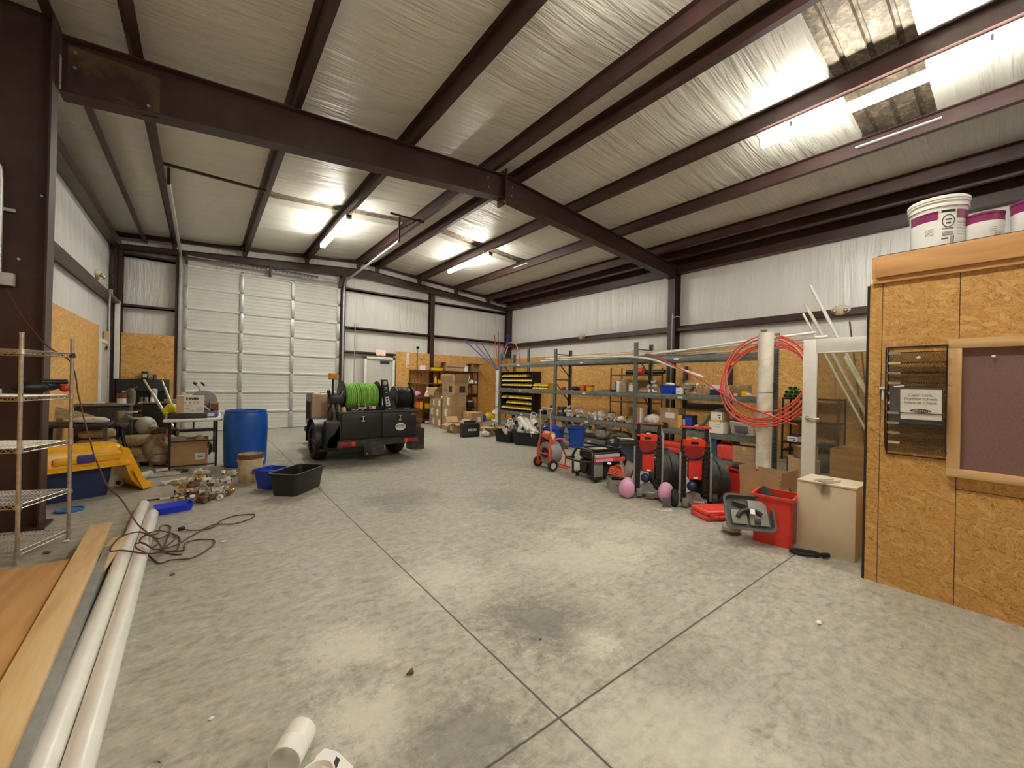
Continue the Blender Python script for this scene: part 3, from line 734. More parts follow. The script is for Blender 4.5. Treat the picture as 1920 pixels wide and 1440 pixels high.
def m_mesh():
    m, nt, b_ = new('wire_mesh'); out = nt.nodes['Material Output']; v = tcoord(nt, (1, 1, 1)); sx = nt.nodes.new('ShaderNodeSeparateXYZ'); nt.links.new(v, sx.inputs[0])
    k = 2*PI/.0125
    s1 = math_(nt, 'ABSOLUTE', math_(nt, 'SINE', math_(nt, 'MULTIPLY', math_(nt, 'ADD', sx.outputs[1], math_(nt, 'MULTIPLY', sx.outputs[2], 1.4)), k/2)))
    s2 = math_(nt, 'ABSOLUTE', math_(nt, 'SINE', math_(nt, 'MULTIPLY', math_(nt, 'SUBTRACT', sx.outputs[1], math_(nt, 'MULTIPLY', sx.outputs[2], 1.4)), k/2)))
    a = ramp(nt, math_(nt, 'MINIMUM', s1, s2), [(.40, (1, 1, 1)), (.50, (0, 0, 0))])
    tr = nt.nodes.new('ShaderNodeBsdfTransparent'); mx = nt.nodes.new('ShaderNodeMixShader')
    b_.inputs['Base Color'].default_value = (.02, .017, .015, 1); b_.inputs['Roughness'].default_value = .4
    nt.links.new(a, mx.inputs[0]); nt.links.new(tr.outputs[0], mx.inputs[1]); nt.links.new(b_.outputs[0], mx.inputs[2]); nt.links.new(mx.outputs[0], out.inputs[0]); M['wire_mesh'] = m
m_mesh()
t = thing('wall_file', 'black wire mesh wall file with ten sloping pockets', 'wall file', (OX, .47, .97))
W, H = .15, .78
f = MB('black_gloss')
for y in (-W, W):
    f.tube([(-.008, y, .0), (-.06, y, .06), (-.085, y, .16), (-.088, y, H-.01), (-.006, y, H)], .0042, 6); f.tube([(-.006, y, 0), (-.006, y, H)], .0042, 6)
f.tube([(-.006, -W, H), (-.006, W, H)], .0042, 6); f.tube([(-.006, -W, 0), (-.006, W, 0)], .0042, 6); f.tube([(-.088, -W, H-.01), (-.088, W, H-.01)], .0035, 6)
f.build('wire_frame', t)
for k in range(10):
    zb = .02+k*.071; zt_ = zb+.075; xo = -.085 if k > 1 else -.05-.018*k
    b = MB('wire_mesh'); b.raw([(-.012, -W, zb), (-.012, W, zb), (xo, W, zt_), (xo, -W, zt_)], [(0, 1, 2, 3)])
    p = b.build('pocket', t, smooth=0)
    MB('black_gloss').tube([(xo, -W, zt_), (xo, W, zt_)], .003, 6).build('pocket_rim', p)
    MB('grey_mid' if k % 4 else 'cream').box(xo-.004, xo-.001, W-.075, W-.012, zt_-.012, zt_+.004).build('label_holder', p)
t = thing('paper_sign', 'white printed sheet standing in a dark folder in the wall file', 'paper', (OX-.075, .44, 1.235), rot=(0, R(-9), 0))
MB('grey_dark').box(.002, .005, -.105, .155, -.05, .225).build('folder', t)
MB('paper').box(-.002, .001, -.10, .10, .0, .21).build('sheet', t)
text('Clear Tank,\nPlumber Check\nInhouse Check', .026, 'ink_grey', t, (-.0027, 0, .145), (PI/2, 0, -PI/2), ext=.0003)
e = MB('ink').prism([(.052*math.cos(a*PI/8), .062+.012*math.sin(a*PI/8)) for a in range(16)], -.0034, -.0022, 'x')
e.mat('grey_light')
for k in range(9): e.box(-.0042, -.0034, -.043+k*.0095, -.037+k*.0095, .055+.002*(k % 2), .069-.002*(k % 3))
e.build('logo', t)
one('marker_pen', 'white and blue pen lying across the wall file pockets', 'pen', MB('white').cyl((0, 0, 0), (0, -.055, .006), .005, n=8).mat('navy').cyl((0, -.055, .006), (0, -.075, .008), .005, .002, 8), (OX-.095, .575, 1.46))
one('wall_hook', 'white plastic hook beside the wall file', 'hook', MB('white').box(-.03, -.001, -.02, .02, -.008, .008, .004).cyl((-.015, 0, 0), (-.012, 0, -.085), .008, n=8), (OX, .645, 1.45))
one('push_pin', 'white push pin stuck through the upper wall file pocket', 'push pin', MB('white').ball((0, 0, 0), .012, (1, 1, .8), 10).cyl((0, 0, 0), (.03, 0, 0), .004, n=8), (OX-.08, .455, 1.665))

# ---- swung open glass door
t = thing('glass_door', 'white framed glass door standing open behind the cream box', 'door', (6.10, .84, .012))
DW, DH, sw_, tr = .91, 2.055, .135, .165
for (y0, y1) in ((0, sw_), (DW-sw_, DW)): MB('white_paint').box(-.022, .022, y0, y1, 0, DH, .003).build('door_stile', t)
MB('white_paint').box(-.022, .022, sw_+.0002, DW-sw_-.0002, DH-tr, DH, .002).build('top_rail', t); MB('white_paint').box(-.022, .022, sw_+.0002, DW-sw_-.0002, 0, .25, .002).build('bottom_rail', t)
g = MB('white_paint')
for (a, b_, c, d) in ((sw_, sw_+.016, .25, DH-tr), (DW-sw_-.016, DW-sw_, .25, DH-tr), (sw_, DW-sw_, .25, .266), (sw_, DW-sw_, DH-tr-.016, DH-tr)): g.box(-.027, .027, a, b_, c, d, .004)
g.build('glazing_bead', t)
MB('glass').box(-.003, .003, sw_+.016, DW-sw_-.016, .266, DH-tr-.016).build('glass_pane', t, smooth=0)
for s in (-1, 1):
    h = MB('alu').cyl((s*.022, DW-.06, 1.06), (s*.03, DW-.06, 1.06), .028, n=16).cyl((s*.03, DW-.06, 1.06), (s*.065, DW-.06, 1.06), .011, n=10)
    h.tube([(s*.062, DW-.06, 1.06), (s*.066, DW-.10, 1.062), (s*.064, DW-.19, 1.058)], [.013, .012, .010], 10) if s < 0 else h.tube([(s*.062, DW-.06, 1.06), (s*.066, DW+.0, 1.062), (s*.064, DW+.05, 1.058)], [.013, .012, .010], 10)
    h.build('lever_handle', t)
for z in (.2, 1.02, 1.85): MB('alu').cyl((0, -.004, z-.05), (0, -.004, z+.05), .009, n=8).build('hinge', t)

# ---- cream box
def m_cream():  # cream with a darker streak near the top, below the bracket
    m, nt, b_ = new('cream_streaked'); v = tcoord(nt)
    c = ramp(nt, noise(nt, v, 4, 3), [(.3, (.60, .52, .385)), (.7, (.66, .575, .43))])
    sx = nt.nodes.new('ShaderNodeSeparateXYZ'); nt.links.new(v, sx.inputs[0])
    dy = math_(nt, 'ABSOLUTE', math_(nt, 'ADD', math_(nt, 'SUBTRACT', sx.outputs[1], .0), math_(nt, 'MULTIPLY', math_(nt, 'SUBTRACT', noise(nt, v, 30, 3), .5), .03)))
    fy = ramp(nt, dy, [(.022, (1, 1, 1)), (.045, (0, 0, 0))]); fz = ramp(nt, sx.outputs[2], [(.46, (0, 0, 0)), (.53, (.75,)*3)])
    c = mixc(nt, math_(nt, 'MULTIPLY', fy, fz), c, (.13, .10, .06)); nt.links.new(c, b_.inputs['Base Color']); b_.inputs['Roughness'].default_value = .55; M['cream_streaked'] = m
m_cream()
t = thing('storage_cabinet', 'plain cream box cabinet in front of the glass door', 'cabinet', (4.48, 1.05, 0))
MB('cream_streaked').box(-.19, .185, -.205, .205, 0, .6, .003).build('carcass', t); MB('cream').box(-.195, .19, -.21, .21, .6001, .616, .003).build('top_panel', t)
t = thing('metal_bracket', 'short white metal channel lying over the edge of the cream box', 'bracket', (4.36, 1.045, .618), R(-25))
MB('white').box(-.12, .09, -.035, .035, 0, .008, .003).box(-.12, .09, -.035, -.027, .008, .024, .002).box(-.12, .09, .027, .035, .008, .024, .002).build('channel', t)
MB('grey_dark').box(-.11, .06, -.018, .018, .0082, .013).build('slot', t)
# black strap on the floor
b = MB('black_matt').tube([(.10*math.cos(a*.5)*(1+.08*math.sin(a)), .045*math.sin(a*.5), .016+.004*(a % 3)) for a in range(26)], .013, 8, sub=2)
b.cb((.14, -.02, .03), (.07, .03, .035), (0, 0, .5), .006)
one('rubber_strap', 'looped black rubber strap on the floor beside the red bin', 'strap', b, (4.135, 1.15, 0), R(-62))

# ---- red bin
def bin_(label, x, y, rz, w, d, h, tx, group=None):
    t = thing('waste_bin', label, 'bin', (x, y, 0), rz, group)
    MB('red').shell(w, d, 0, h, tx, tx, .004, .022, .03).build('bin_body', t); return t
t = bin_('red plastic bin with a dark bag inside, beside the cream box', 4.29, 1.43, R(8), .31, .30, .445, .006)
MB('black_matt').grid(lambda u, v: ((u-.5)*.29, (v-.5)*.27, .36+.05*math.sin(u*9)*math.cos(v*7)+(.07 if u > .6 else 0)*v), 14, 14).build('bin_liner', t)
bin_('narrow red bin with a black top behind the brown carton', 5.30, 2.12, R(0), .22, .3, .44, .01)
one('tool_bag', 'black tool bag filling the narrow red bin', 'bag', MB('black').ball((0, 0, 0), .1, (1.05, 1.4, .55), 14), (5.30, 2.12, .45))
# open grey tool case tray leaning on the bin
t = thing('tool_case', 'open dark grey tool case tray leaning against the red bin', 'tool case', (4.025, 1.565, .265), rot=(R(0), R(-58), R(38)))
b = MB('grey_dark'); b.shell(.29, .37, 0, .05, .012, .012, .008, .012, .05); b.build('tray', t)
q = MB('grey_mid').box(-.115, .115, -.155, .0, .014, .036, .008).box(-.11, .02, .02, .15, .014, .034, .008); q.build('insert', t)
q = MB('black').tube([(-.02, -.1, .045), (.02, -.03, .05), (.0, .06, .05), (-.05, .1, .045)], .02, 8, sub=4).cyl((.06, .02, .04), (.09, .13, .04), .014).cb((-.08, -.06, .045), (.05, .05, .02), r=.005); q.build('drill_tool', t)
MB('paper').cb((.0, -.02, .072), (.05, .04, .003)).build('paper_slip', t)
MB('black').cb((-.155, .05, .03), (.012, .05, .03), r=.004).build('latch', t); MB('black').cb((-.155, -.08, .03), (.012, .05, .03), r=.004).build('latch', t)
one('crumpled_bag', 'crumpled dusty pink bag pinned behind the leaning grey case', 'bag', MB('cloth').ball((0, 0, .055), .11, (1, .8, .5), 14).ball((.09, .05, .04), .06, (1, 1, .7), 12), (4.16, 1.76, 0))
t = thing('power_tool', 'black power tool lying on the floor behind the grey case', 'tool', F(1388, 972) + Vector((0, 0, 0)), R(30))
MB('black').cyl((0, 0, .035), (.12, 0, .035), .032).build('tool_body', t); MB('black_matt').cb((.09, .05, .03), (.05, .1, .04), r=.01).build('grip', t)
# red hard case on the floor
def hardcase(label, loc, rz, w, d, h, mat='red_case', group=None, rot=None):
    t = thing('hard_case', label, 'tool case', loc, rz, group, rot)
    MB(mat).box(-w/2, w/2, -d/2, d/2, 0, h*.52, .018, 3).box(-w*.4, w*.4, -d/2-.012, -d/2+.02, h*.3, h*.55, .006).build('case_base', t)
    MB(mat).box(-w/2, w/2, -d/2, d/2, h*.54, h, .018, 3).box(-w*.36, w*.36, -d*.32, d*.32, h*.98, h*1.05, .01).build('case_lid', t)
    MB(mat).tube([(-w*.18, -d/2, h*.5), (-w*.16, -d/2-.035, h*.5), (w*.16, -d/2-.035, h*.5), (w*.18, -d/2, h*.5)], .011, 8).build('carry_handle', t)
    for s in (-1, 1): MB(mat).cb((s*w*.34, -d/2-.006, h*.52), (.05, .016, h*.4), r=.004).build('latch', t)
    return t
hardcase('closed red hard tool case lying flat on the floor', (4.50, 2.09, 0), R(-28), .40, .29, .105)
t = thing('battery_pack', 'small red and black battery pack beside the flat red case', 'battery', F(1368, 980), R(-50))
MB('red').box(-.03, .03, -.05, .05, 0, .045, .008).build('pack_body', t); MB('black').box(-.028, .028, .05, .085, .003, .04, .006).build('pack_terminal', t)

# ---- brown carton with a coil of tube behind the red bin
def carton(label, loc, rz, w, d, h, open_=False, mat='card', tape=True, lab=None, name='carton', group=None, rot=None, cat='box', flaps=(60, 60, 100, 100)):
    t = thing(name, label, cat, loc, rz, group, rot)
    if not open_:
        MB(mat).box(-w/2, w/2, -d/2, d/2, 0, h, .004, 1).build('box_body', t)
        if tape: MB('card_light').box(-w/2-.0006, w/2+.0006, -.025, .025, h*.8, h+.0006).build('packing_tape', t)
    else:
        MB(mat).shell(w, d, 0, h, 0, 0, .004, 0, .004).build('box_body', t)
        for (ax, s, a) in (('x', 1, flaps[0]), ('x', -1, flaps[1]), ('y', 1, flaps[2]), ('y', -1, flaps[3])):
            L = w/2*.98 if ax == 'x' else d/2*.98; wd = d if ax == 'x' else w
            f = MB(mat); f.box(0, L, -wd/2+.004, wd/2-.004, 0, .004)
            o = f.build('box_flap', t); o.location = (s*w/2, 0, h) if ax == 'x' else (0, s*d/2, h)
            o.rotation_euler = Euler((0, R(a-90)+0, R({('x', 1): 0, ('x', -1): 180, ('y', 1): 90, ('y', -1): -90}[(ax, s)])))
    if lab:
        for L in lab: MB(L[0]).box(*L[1:]).build('shipping_label', t)
    return t
t = carton('tall open brown carton with white labels behind the red bin', (4.93, 1.72, 0), R(-8), .34, .42, .36, True, lab=[('paper', -.1712, -.1702, -.02, .09, .23, .28), ('paper', -.1712, -.1702, .11, .17, .19, .24)], flaps=(4, 2, 6, 3))
b = MB('grey_dark')
for k in range(3): b.tube([(.0, .25*math.cos(R(a))*(1-.12*k), .0+.30*math.sin(R(a))*(1-.15*k)) for a in range(-10, 200, 15)], .008, 6, sub=2)
b.mat('grey_light').tube([(-.03, .22*math.cos(R(a)), .33*math.sin(R(a))) for a in range(-10, 150, 15)], .007, 6, sub=2)
one('tube_coil', 'grey plastic tube looping out of the tall brown carton', 'tube', b, (4.9, 1.68, .16))
one('hose_nozzle', 'black clamp perched on the edge of the tall brown carton', 'clamp', MB('black').cb((0, 0, .03), (.04, .14, .03), (.25, 0, 0), .008).cb((0, .05, .06), (.03, .05, .03), r=.008), (4.95, 1.93, .37))

# ---- right wall corner behind the glass door
def wire_shelf(label, x0, x1, y0, y1, zs, H, mat='black', group='dark steel shelving units', slats=True, face=None):
    """four post shelving, axis aligned"""
    t = thing('shelving_unit', label, 'shelf', ((x0+x1)/2, (y0+y1)/2, 0), 0, group); hx, hy = (x1-x0)/2, (y1-y0)/2
    for sx in (-1, 1):
        for sy in (-1, 1): MB(mat).box(sx*hx-.015, sx*hx+.015, sy*hy-.015, sy*hy+.015, 0, H, .002).build('post', t)
    for z in zs:
        b = MB(mat).box(-hx, hx, -hy, hy, z-.006, z, .001)
        b.box(-hx, hx, -hy-.004, -hy+.008, z-.03, z).box(-hx, hx, hy-.008, hy+.004, z-.03, z).box(-hx-.004, -hx+.008, -hy, hy, z-.03, z).box(hx-.008, hx+.004, -hy, hy, z-.03, z)
        b.build('shelf_board', t)
    return t
SX = 9.35
zs = [.22, Zat(SX, 2.9, 828), Zat(SX, 2.9, 789), Zat(SX, 2.9, 746)]
wire_shelf('black shelving unit seen beside and through the glass door', SX, 9.8, 2.12, 3.02, zs, zs[3]+.01)
cn = None
for rr in range(3):
    for k in range(6):
        y = 2.98-.085*k-.02*(rr % 2)
        if rr == 2 and k in (0, 3): continue
        lab = 'green and black can lying in the stack on the black shelving unit'
        if cn is None:
            cn = thing('adhesive_tube', lab, 'can', (SX+.09, y, zs[3]+.042), 0, 'green and black cans on the black shelf')
            MB('green_light').cyl((-.09, 0, 0), (.06, 0, 0), .039, n=14).build('can_body', cn); MB('black').cyl((-.03, 0, 0), (.0, 0, 0), .0396, n=14).build('can_band', cn); MB('black').cyl((-.1, 0, 0), (-.09, 0, 0), .034, n=14).build('can_lid', cn)
        else: dup(cn, (SX+.09, y, zs[3]+.042+rr*.078))
carton('white printed carton on the third board of the black shelving unit', (SX+.16, 2.86, zs[1]+.001), 0, .25, .17, .10, mat='paper', tape=False, lab=[('ink_grey', -.126, -.1251, -.06, .06, .055, .075), ('ink', -.126, -.1251, -.05, -.02, .02, .04)])
carton('dark blue carton stacked on the white one on the black shelving unit', (SX+.2, 2.84, zs[1]+.103), 0, .25, .13, .035, mat='navy', tape=False)
carton('small white and green carton on the black shelving unit', (SX+.14, 2.62, zs[1]+.001), 0, .2, .15, .12, mat='paper', tape=False, lab=[('green_light', -.101, -.1001, -.07, .07, .09, .118)])
carton('white paper pack on the upper board of the black shelving unit', (SX+.14, 2.56, zs[2]+.001), 0, .2, .2, .05, mat='paper', tape=False)
one('pink_bag', 'pink plastic bag on the lowest board of the black shelving unit', 'bag', MB('pink').ball((0, 0, .108), .16, (.8, 1.2, .65), 18).ball((.0, .12, .08), .075, (1, 1, .8), 12), (SX+.2, 2.62, .22))
for k, (z, m_) in enumerate(((0, 'navy'), (.15, 'navy'))):
    t = thing('solvent_can', ['dark can on the floor, under another, beside the black shelving unit', 'dark can stacked on another beside the black shelving unit'][k], 'can', (9.32, 3.17, z)); MB(m_).lathe([(0, 0), (.06, 0), (.06, .11), (.055, .115)], 20).build('can_body', t); MB('white').lathe([(.055, .115), (.058, .13), (0, .135)], 20).build('can_lid', t)
one('plank', 'brown plank lying on the floor along the right wall', 'plank', MB('pallet').box(-.07, .07, -1.0, 1.0, 0, .045, .003), (9.05, 2.4, 0))
# pipes leaning in the corner
def lean(label, p0, p1, r, mat, name='pipe', group='pipes leaning in the right corner', hollow=True):
    p0, p1 = Vector(p0), Vector(p1); d = (p1-p0); L = d.length
    b = MB(mat).lathe([(r*.82, 0), (r, 0), (r, L), (r*.82, L)], 14, close=True, axis=d)
    return one(name, label, 'pipe', b, p0, 0, group)
lean('tallest white pipe leaning behind the glass door', (9.5, 1.18, .02), (9.36, 2.60, 3.48), .030, 'pvc')
lean('cream pipe, second tallest leaning behind the glass door', (9.44, 1.30, .02), (9.3, 2.66, 3.10), .030, 'pvc_dirty')
lean('thin white pipe leaning leftmost behind the glass door', (9.38, 1.42, .02), (9.25, 2.68, 2.92), .020, 'pvc')
lean('white pipe leaning low behind the glass pane', (9.2, 1.05, .02), (9.2, 2.02, 2.05), .034, 'pvc_dirty')
lean('short white pipe leaning behind the glass pane', (8.7, .95, .02), (8.95, 1.62, 1.25), .03, 'pvc')
lean('thin copper pipe standing behind the glass door', (9.52, 1.72, .02), (9.5, 2.02, 2.72), .014, 'rust')
lean('slim copper pipe standing lower behind the glass door', (9.55, 1.65, .02), (9.52, 1.86, 2.35), .012, 'rust')
lean('grey pipe tilting left of the upright grey pipes', (9.66, 1.40, .02), (9.64, 1.62, 3.0), .04, 'pvc_grey')
lean('slim upright grey pipe behind the glass door', (9.68, 1.72, .02), (9.66, 1.76, 2.98), .036, 'pvc_grey')
lean('thick upright grey pipe nearest the office box', (9.6, 1.6, .02), (9.58, 1.62, 3.06), .055, 'pvc_grey')
t = thing('plywood_crate', 'plywood crate seen through the lower glass pane', 'crate', (7.75, 1.42, 0))
for (a) in ((-.3, -.282, -.36, .36, 0, .56), (.282, .3, -.36, .36, 0, .56)): MB('ply_y').box(*a).build('crate_side', t)
for (a) in ((-.281, .281, -.36, -.342, 0, .56), (-.281, .281, .342, .36, 0, .56)): MB('ply_y').box(*a).build('crate_end', t)
MB('card_dark').box(-.28, .28, -.34, .34, .0, .3).build('crate_filling', t)
one('grey_pipe_offcut', 'fat dark grey pipe offcut lying behind the glass pane', 'pipe', MB('grey_dark').lathe([(.13, 0), (.15, 0), (.15, .9), (.13, .9)], 24, close=True, axis=(.75, -.6, .05)), (8.2, 2.40, .151))
carton('brown carton on the floor behind the glass pane', (7.9, 2.25, 0), R(20), .5, .42, .30)
carton('small carton tipped on the brown one behind the glass pane', (7.85, 2.2, .301), R(35), .3, .24, .2)
one('plastic_sheeting', 'crumpled clear plastic heaped behind the glass pane', 'plastic', MB('bag').ball((0, 0, .0), .16, (1.1, 1.3, .9), 16).ball((.1, -.15, .05), .1, n=12), (8.45, 1.30, .16))
def lampbox(label, loc, rz):
    t = thing('emergency_light', label, 'emergency lamp', loc, rz)
    MB('cream').lathe([(0, .06), (.10, .055), (.15, .03), (.16, 0), (.14, -.02), (0, -.02)], 28).tf().build('lamp_body', t).scale = (1.0, .62, 1)
    for s in (-1, 1): MB('chrome').ball((s*.09, -.02, .07), .04, (1, 1, .7), 14).build('lamp_head', t)
    return t
for (p, rz, lab) in (((XR-.21, 2.25, 3.02), R(-90), 'oval emergency lamp on the right wall girt above the glass door'), ((XR-.21, 9.05, 3.06), R(-90), 'oval emergency lamp on the right wall girt above the rack')):
    o = lampbox(lab, p, 0); o.rotation_euler = (R(90), 0, R(-90))
o = lampbox('cream emergency lamp with two heads on the left wall girt', (XL+.22, 10.5, 3.27), 0); o.rotation_euler = (R(90), 0, R(90))
# ================================================================== the long grey rack and its load
RXF, RXB = 7.4, 8.02
RY = [10.18, 7.69, 5.19, 2.70]
LV = [.14, .60, 1.29, 2.05]
rack = thing('storage_rack', 'long grey steel storage rack with four upright frames along the right side', 'rack', ((RXF+RXB)/2, 6.44, 0))
ox, oy = (RXF+RXB)/2, 6.44
for y in RY:
    for x in (RXF, RXB):
        b = MB('rack_grey'); s = 1 if x == RXF else -1; X, Y = x-ox, y-oy; H = 2.38 if y != 2.70 else 2.42
        b.box(X-.004, X, Y-.038, Y+.038, 0, H).box(min(X, X+s*.055), max(X, X+s*.055), Y-.038, Y-.034, 0, H).box(min(X, X+s*.055), max(X, X+s*.055), Y+.034, Y+.038, 0, H).cb((X+s*.03, Y, .004), (.1, .12, .008))
        b.mat('ink')
        for k in range(int(H/.05)-1): b.box(X-.0046, X-.0039, Y-.018, Y-.006, .04+k*.05, .06+k*.05); b.box(X-.0046, X-.0039, Y+.006, Y+.018, .04+k*.05, .06+k*.05)
        b.build('upright', rack)
    X0, X1, Y = RXF-ox+.03, RXB-ox-.03, y-oy
    for (za, zb) in ((.5, .5), (1.56, 1.56), (2.12, 1.62), (2.24, 2.24), (1.5, .95)): MB('rack_grey').tube([(X0, Y, za), (X1, Y, zb)], .016, 6).build('brace', rack)
for k in range(3):
    y0, y1 = RY[k+1]+.04, RY[k]-.04
    for li, z in enumerate(LV):
        for x in (RXF-.002, RXB+.002):
            s = 1 if x < 7.7 else -1
            b = MB('rack_grey').box(min(x, x+s*.045)-ox, max(x, x+s*.045)-ox, y0-oy, y1-oy, z-.105, z-.02, .004).box(min(x+s*.015, x+s*.045)-ox, max(x+s*.015, x+s*.045)-ox, y0-oy, y1-oy, z-.02, z, .002)
            b.mat('ink')
            if s > 0 and li == 2:
                for q in range(6): b.cyl((x-ox-.001, y0-oy+.12+q*.42, z-.06), (x-ox-.0005, y0-oy+.12+q*.42, z-.06), .012, n=8)
            o = b.build('beam', rack)
            if s > 0: MB('paper').box(x-ox-.002, x-ox-.0012, (y0+y1)/2-oy+.1*li-.05, (y0+y1)/2-oy+.1*li+.05, z-.08, z-.045).build('load_label', o)
        if li < 3 or k == 1: MB('rack_grey' if li else 'dusty_metal').box(RXF+.045-ox, RXB-.045-ox, y0-oy, y1-oy, z-.018, z-.003).build('deck', rack)

def ry(px, x, z):
    """position along the rack for photograph column px at depth x"""
    for py in (760,):
        q = at(px, py, 'x', x)
        return q.y
# ---- black cabinets of yellow bins
byb = None
def bin_cabinet(label, z, H, rows, row_name, x0=7.42, ya=8.62, yb=10.10):
    global byb
    t = thing('bin_cabinet', label, 'bin rack', ((x0+x0+.34)/2, (ya+yb)/2, z)); hx, hy = .17, (yb-ya)/2
    for s in (-1, 1): MB('black').box(-hx, hx, s*hy-.01, s*hy+.01, 0, H, .002).build('side_panel', t)
    MB('black').box(hx-.012, hx, -hy+.01, hy-.01, 0, H).build('back_panel', t)
    MB('black').box(-hx, hx-.012, -hy+.0101, hy-.0101, H-.015, H).build('top_panel', t)
    n = len(rows)
    for i, (nb, skip) in enumerate(rows):
        zs = .075+i*(H-.09)/n
        MB('black').box(-hx, hx-.012, -hy+.0101, hy-.0101, zs-.012, zs).build('shelf_board', t)
        first = None; w = (2*hy-.03)/nb
        for k in range(nb):
            if k in skip: continue
            y = -hy+.015+w*(k+.5)
            loc = ((x0+.17)-.055, (ya+yb)/2+y, z+zs+.001)
            lab = 'small yellow bin on the %s row of the %s' % (['bottom', 'middle', 'top'][i], row_name)
            if byb is None:
                byb = thing('parts_bin', lab, 'bin', loc, 0, 'yellow bins, %s row, %s' % (['bottom', 'middle', 'top'][i], row_name))
                W = .058; b = MB('yellow_bin'); h = .085; d = .105
                b.box(-d, d, -W, W, 0, .004)
                for s in (-1, 1): b.prism([(-d, .0), (d, 0), (d, h), (-d*.45, h), (-d*.62, h*.48), (-d, h*.48)], s*W-.0025, s*W+.0025, 'y')
                b.box(d-.004, d, -W, W, 0, h).box(-d, -d+.004, -W, W, 0, h*.48, .001)
                b.build('bin_shell', byb); MB('paper').box(-d-.001, -d-.0002, -.035, .035, .012, .032).build('bin_label', byb)
                mq = MB('grey_mid').box(-d*.55, d*.9, -W*.8, W*.8, .0045, .028, .008); mq.build('bin_content', byb)
            else: dup(byb, loc, 0, lab, 'yellow bins, %s row, %s' % (['bottom', 'middle', 'top'][i], row_name))
    return t
bin_cabinet('upper black cabinet of yellow bins on the far end of the rack', LV[2]+.002, .50, [(12, ()), (12, ()), (12, (0, 1))], 'upper cabinet')
bin_cabinet('lower black cabinet of yellow bins on the far end of the rack', LV[1]+.002, .56, [(12, ()), (12, (10, 11)), (12, (9,))], 'lower cabinet')
k = 0
for i in range(5):
    for j in range(2):
        dup(byb, (7.50, 8.50-i*.125, LV[2]+.001+j*.088), 0, 'yellow bin in the loose stack beside the upper black cabinet', 'loose yellow bins on the rack')

# ---- fittings, one mesh of each kind and copies
def elbow(r=.055, mat='pvc'):
    b = MB(mat); b.tube([(0, 0, r*1.16), (.13*.35, 0, r*1.16), (.10, 0, r*1.25), (.125, 0, r*1.9), (.125, 0, r*2.6)], r, 14, sub=2)
    b.cyl((-.05, 0, r*1.16), (.01, 0, r*1.16), r*1.15, n=16).cyl((.125, 0, r*2.4), (.125, 0, r*3.3), r*1.15, n=16); b.mat('grey_dark').cyl((-.051, 0, r*1.16), (-.0505, 0, r*1.16), r*.92, n=14).cyl((.125, 0, r*3.3), (.125, 0, r*3.31), r*.92, n=14); return b
def tee(r=.055, mat='pvc'):
    b = MB(mat).cyl((-.11, 0, r*1.12), (.11, 0, r*1.12), r, n=16).cyl((-.12, 0, r*1.12), (-.06, 0, r*1.12), r*1.12, n=16).cyl((.06, 0, r*1.12), (.12, 0, r*1.12), r*1.12, n=16).cyl((0, 0, r), (0, 0, r*3.1), r, n=16).cyl((0, 0, r*2.3), (0, 0, r*3.2), r*1.12, n=16)
    b.mat('grey_dark').cyl((-.1205, 0, r*1.12), (-.12, 0, r*1.12), r*.92, n=14).cyl((0, 0, r*3.2), (0, 0, r*3.21), r*.92, n=14); return b
def coupl(r=.055, L=.12, mat='pvc'):
    return MB(mat).lathe([(r*.9, -L/2), (r*1.06, -L/2), (r*1.06, L/2), (r*.9, L/2)], 16, (0, 0, r*1.06), (1, 0, 0), True)
def offcut(r=.055, L=.4, mat='pvc'):
    return MB(mat).lathe([(r*.92, -L/2), (r, -L/2), (r, L/2), (r*.92, L/2)], 18, (0, 0, r), (1, 0, 0), True)
FIT = {}
def fit(kind, loc, rot, sc, label, group, name=None, mat=None):
    key = (kind, mat)
    f = {'elbow': elbow, 'tee': tee, 'coupling': coupl, 'offcut': offcut}[kind]
    if key not in FIT:
        o = FIT[key] = f(mat=mat or 'pvc').build('pipe_'+kind if kind != 'offcut' else 'pipe_offcut')
    else: o = FIT[key].copy(); COL.objects.link(o)
    o.location = loc; o.rotation_euler = rot; o.scale = (sc,)*3
    return tag(o, label, 'pipe fitting', group)
rnd = random.Random(3)
RADF = {'elbow': .165, 'tee': .125, 'coupling': .085, 'offcut': .215}; HTF = {'elbow': .245, 'tee': .185, 'coupling': .121, 'offcut': .115}
def heap(n, kinds, mats, sampler, z0, scs, label, group, seed, tries=14):
    q = random.Random(seed); put = []
    for i in range(n):
        kd = kinds[q.randrange(len(kinds))]; m_ = mats[q.randrange(len(mats))]; sc = q.uniform(*scs); best = None
        for _ in range(tries):
            x, y = sampler(q); r_ = RADF[kd]*sc
            z = max([z0]+[p[3] for p in put if math.hypot(p[0]-x, p[1]-y) < p[2]+r_])
            if best is None or z < best[2]-1e-6: best = (x, y, z)
        x, y, z = best; put.append((x, y, RADF[kd]*sc, z+HTF[kd]*sc+.001))
        fit(kd, (x, y, z+.001), (0, 0, q.uniform(0, 6.28)), sc, label, group, mat=m_)
ET = ['elbow', 'tee', 'coupling']
heap(20, ET, ['white', 'white', 'pvc'], lambda q: (q.uniform(7.49, 7.68), q.uniform(6.30, 7.42)), LV[1], (.42, .56), 'small white pipe fitting in the row under the orange bins', 'white fittings on the middle bay', 3)
heap(22, ET, ['brass', 'pvc', 'cloth_white', 'rust', 'orange', 'yellow', 'grey_light'], lambda q: (q.uniform(7.48, 7.72), q.uniform(5.36, 6.18)), LV[1], (.36, .48), 'small mixed brass, copper or white fitting heaped before the brown upright', 'mixed fittings on the middle bay', 4)
